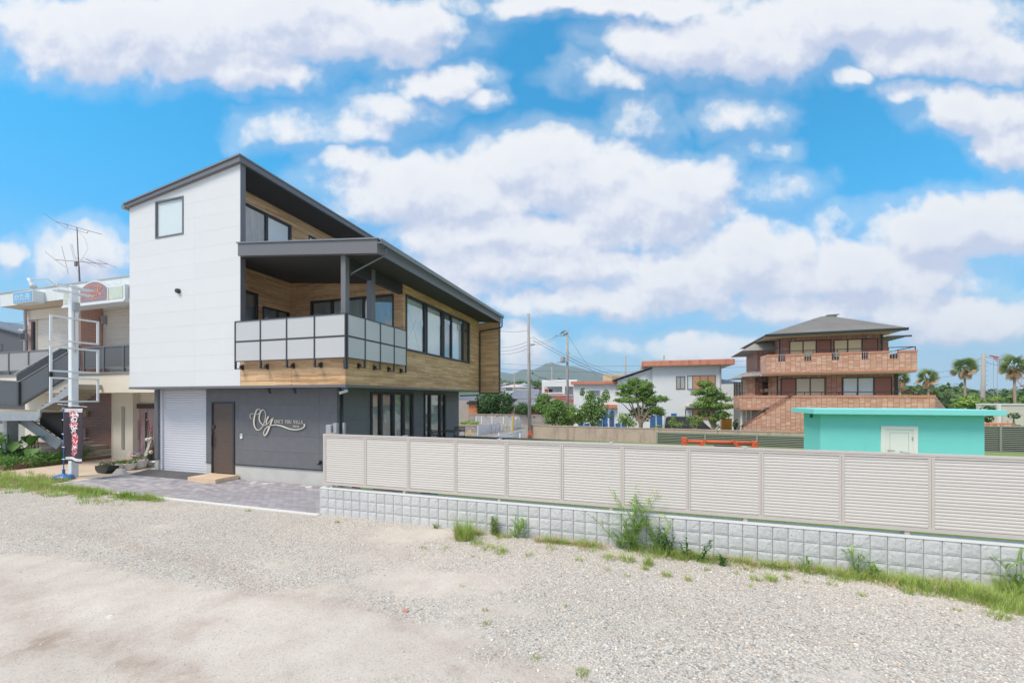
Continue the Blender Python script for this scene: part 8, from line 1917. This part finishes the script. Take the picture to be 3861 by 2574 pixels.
# taller weeds against the wall, one by one
def strap(mb_, p, h, az_, w_, reach, seg=5, tw=0):
    d = Vector((math.cos(az_), math.sin(az_), 0)); s_ = Vector((-d.y, d.x, 0)); L1, R1 = [], []
    for i in range(seg+1):
        t = i/seg; q_ = Vector(p)+d*reach*t**1.6+Vector((0, 0, h*(t-.38*t*t*min(1.5, reach/h)))); ww__ = w_*(math.sin(math.pi*min(1, t*.85+.12)))**.7*(1 if t < .98 else .1); L1.append(q_-s_*ww__); R1.append(q_+s_*ww__)
    k = seg+1; mb_.add(L1+R1, [(i, i+1, k+i+1, k+i) for i in range(seg)])
def foxtail(label, px, py, n, h, spread, seed, heads=2, w_=.011, cat='weed'):
    r = random.Random(seed); x_, y_, _z = W0.at(px*1.6416, py*1.6416, z=0); y_ = min(y_, 6.74); t = thing('foxtail_weed', label, cat, (x_, y_, 0), group='tall weeds along the block wall'); lv = MB(); stm = MB()
    for i in range(n):
        az_ = r.uniform(0, 6.283); hh = h*r.uniform(.45, 1); tip = Vector((x_+math.cos(az_)*spread*hh*.9, min(y_+math.sin(az_)*spread*.35*hh, 6.78), hh)); b_ = Vector((x_+r.uniform(-.04, .04), y_+r.uniform(-.03, .02), 0)); mid_ = b_.lerp(tip, .5)+Vector((0, 0, hh*.12))
        stm.tube([tuple(b_), tuple(mid_), tuple(tip)], [.0045, .0035, .002], 4)
        for k in range(4):
            f = .10+.8*k/4; p_ = b_.lerp(mid_, f*2) if f < .5 else mid_.lerp(tip, f*2-1); strap(lv, p_, r.uniform(.12, .26)*min(h, .75)*1.9, r.uniform(0, 6.28), w_*.8, r.uniform(.12, .28)*min(h, .75)*1.9)
        if i < heads:
            e_ = tip; dx = math.cos(az_)*.07; hd = MB(); hd.tube([tuple(e_), tuple(e_+Vector((dx*.5, 0, .045))), tuple(e_+Vector((dx*1.3, 0, .05))), tuple(e_+Vector((dx*2, 0, .02)))], [.004, .010, .010, .004], 7); hd.build('seed_head', P('foxtail_head', rgb(190, 196, 110), .8), t)
    lv.build('leaf', M_WEED, t, smooth=True); stm.build('stem', M_WEED, t); return t
foxtail('tallest foxtail weed clump with drooping seed heads reaching the fence slats', 1450, 1252, 20, 1.05, .55, 1, 4, .013)
foxtail('foxtail weed leaning left beside the tallest clump', 1425, 1250, 12, .62, 1.1, 2, 2, .012)
foxtail('broad leaved weed right of the tallest clump with one seed head', 1510, 1262, 11, .60, .6, 3, 1, .012)
foxtail('grassy weed with arching blades near the left third of the wall', 1190, 1228, 9, .42, .7, 4, 0, .012)
foxtail('single arching grass shoot right of the bright leafy weed', 1208, 1232, 3, .40, .55, 5, 0, .012)
foxtail('dark green weed in the right half of the wall', 1955, 1312, 6, .42, .5, 6, 0, .012)
foxtail('low spreading weed below the third fence panel from the right', 2010, 1325, 6, .26, .8, 7, 0, .012)
foxtail('weed clump rising at the right photo edge', 2335, 1360, 9, .55, .6, 8, 0, .013)
foxtail('lone upright grass shoot by the wall between two weed clumps', 1848, 1300, 2, .30, .1, 9, 0, .012)
def herb(label, px, py, stems, h, seed, mat, lean=.35, name='leafy_weed'):
    r = random.Random(seed); x_, y_, _z = W0.at(px*1.6416, py*1.6416, z=0); y_ = min(y_, 6.74); t = thing(name, label, 'weed', (x_, y_, 0), group='tall weeds along the block wall'); lv, stm = MB(), MB()
    for i in range(stems):
        a = r.uniform(0, 6.28); hh = h*r.uniform(.6, 1); b_ = Vector((x_+r.uniform(-.05, .05), y_, 0)); tip = Vector((b_.x+math.cos(a)*lean*hh, min(b_.y+math.sin(a)*.1*hh, 6.77), hh)); stm.tube([tuple(b_), tuple(b_.lerp(tip, .5)+Vector((0, 0, .03))), tuple(tip)], [.005, .004, .002], 5)
        for k in range(int(14*hh/.4)+4): p_ = b_.lerp(tip, .15+.85*k/(int(14*hh/.4)+4)); strap(lv, p_, r.uniform(.02, .05), r.uniform(0, 6.28), .012, r.uniform(.05, .085), 4)
    lv.build('leaf', mat, t); stm.build('stem', mat, t)
M_BRIGHT = leaf_mat('bright_weed_leaf', (.14, .25, .04, 1), (.30, .42, .09, 1), None, scale=2, fine=14); M_DKW = leaf_mat('dark_weed_leaf', (.04, .11, .03, 1), (.11, .24, .06, 1), None, scale=2, fine=14)
herb('bright yellow green leafy weed against the block wall, left part', 1142, 1222, 6, .36, 11, M_BRIGHT, .15)
herb('dark creeping vine weed climbing the wall right of the tallest clump', 1535, 1275, 5, .46, 12, M_DKW, .5, 'vine_weed')
herb('dark thin stemmed weed left of the blank wall stretch', 1575, 1285, 3, .40, 13, M_DKW, .4, 'vine_weed')
herb('dark star leaved vine weed with reddish stem', 1605, 1292, 3, .40, 14, M_DKW, .6, 'vine_weed')
herb('small dark nettle like weed at the wall foot', 1655, 1300, 4, .22, 15, M_DKW, .4, 'vine_weed')
herb('tiny green sprout at the wall foot on the left', 1006, 1212, 3, .10, 16, M_BRIGHT, .5)
# small litter on the yard
p = W0.at(1530, 2305, z=.02); o = MB().hull([(p[0]-.035, p[1]-.02, .015), (p[0]+.03, p[1]-.025, .015), (p[0]+.038, p[1]+.02, .015), (p[0]-.03, p[1]+.022, .015)], [(p[0]-.03, p[1]-.015, .045), (p[0]+.028, p[1]-.02, .04), (p[0]+.03, p[1]+.016, .038), (p[0]-.028, p[1]+.018, .042)]).build('brick_shard', P('brick_red', rgb(196, 140, 124), .9), base=(p[0], p[1], .01)); tag(o, 'small reddish brick shard lying on the gravel', 'stone')
p = W0.at(412, 2327, z=.02); o = MB().hull([(p[0]-.07, p[1]-.03, .018), (p[0]+.06, p[1]-.02, .018), (p[0]+.07, p[1]+.03, .018), (p[0]-.05, p[1]+.035, .018)], [(p[0]-.06, p[1]-.02, .026), (p[0]+.05, p[1]-.015, .03), (p[0]+.06, p[1]+.025, .024), (p[0]-.04, p[1]+.03, .03)]).build('flat_stone', P('pale_flat_stone', rgb(214, 218, 216), .7), base=(p[0], p[1], .01)); tag(o, 'pale flat stone flake on the bare soil at the lower left', 'stone')

# ---------------------------------------------------------------- mountain and haze
prof = [(1500, 1418), (1700, 1412), (1800, 1408), (1860, 1404), (1884, 1400.5), (1932, 1409), (1975, 1400), (2008, 1395.5), (2031, 1384), (2065, 1372), (2091, 1370.7), (2131, 1380.6), (2171, 1382), (2217, 1395.5), (2270, 1409), (2330, 1425), (2420, 1450), (2600, 1470), (2800, 1484)]
def ridge(name, prof, yc, depth, mat, rough, seed, zb=-3):
    mb_ = MB(); n = 140; rows = 22; px0, px1 = prof[0][0], prof[-1][0]
    for j in range(rows+1):
        f = j/rows; yy_ = yc-depth+2*depth*f; prf = math.cos((f-.5)*math.pi)**1.15 if 0 < f < 1 else 0
        for i in range(n+1):
            px = px0+(px1-px0)*i/n; py = np.interp(px, [p[0] for p in prof], [p[1] for p in prof]); x_ = X(px, yc); z_ = Zy(px, py, yc)
            nz = mnoise.fractal(Vector((x_*.004, yy_*.004, seed)), 1, 2, 6)*rough*prf
            mb_.v.append((x_, yy_, zb+(z_-zb)*prf+nz*(0 if abs(f-.5) < .01 else 1)-(rough*.35*prf if abs(f-.5) > .01 else 0)))
    mb_.f = [(j*(n+1)+i, j*(n+1)+i+1, (j+1)*(n+1)+i+1, (j+1)*(n+1)+i) for j in range(rows) for i in range(n)]; mb_.m = [0]*len(mb_.f)
    return mb_.build(name, mat, kind='structure', smooth=True)
M_MTN = P('forested_slope', (.045, .075, .040, 1), .95, var=.35, vscale=.012, bump=1.0, bscale=.05)
ridge('mountain', prof, 3000, 700, M_MTN, 55, 1)
ridge('hill', [(1500, 1450), (1700, 1446), (1884, 1438), (1960, 1440), (2000, 1452), (2040, 1466), (2120, 1480), (2300, 1492)], 1100, 220, P('near_forested_hill', (.05, .09, .035, 1), .95, var=.4, vscale=.03), 14, 2)
ridge('far_hills', [(2900, 1492), (3200, 1488), (3500, 1486), (3650, 1489), (3780, 1486), (3950, 1488), (4300, 1492)], 2600, 300, M_MTN, 8, 3)
hz = MB().box(-3600, 4200, -60, 3900, -12, 300).build('haze', None, kind='stuff')
hz.data.materials.clear(); hm = bpy.data.materials.new('haze'); hm.use_nodes = True; hm.node_tree.nodes.clear(); ht = NT(hm.node_tree)
ho = ht.node('ShaderNodeOutputMaterial'); hv = ht.node('ShaderNodeVolumePrincipled'); hv.inputs['Color'].default_value = (.80, .90, 1, 1); hv.inputs['Density'].default_value = .0002; hv.inputs['Anisotropy'].default_value = .2
ht.l.new(hv.outputs[0], ho.inputs['Volume']); hz.data.materials.append(hm); hz['label'] = 'thin pale haze in the air over the whole place'
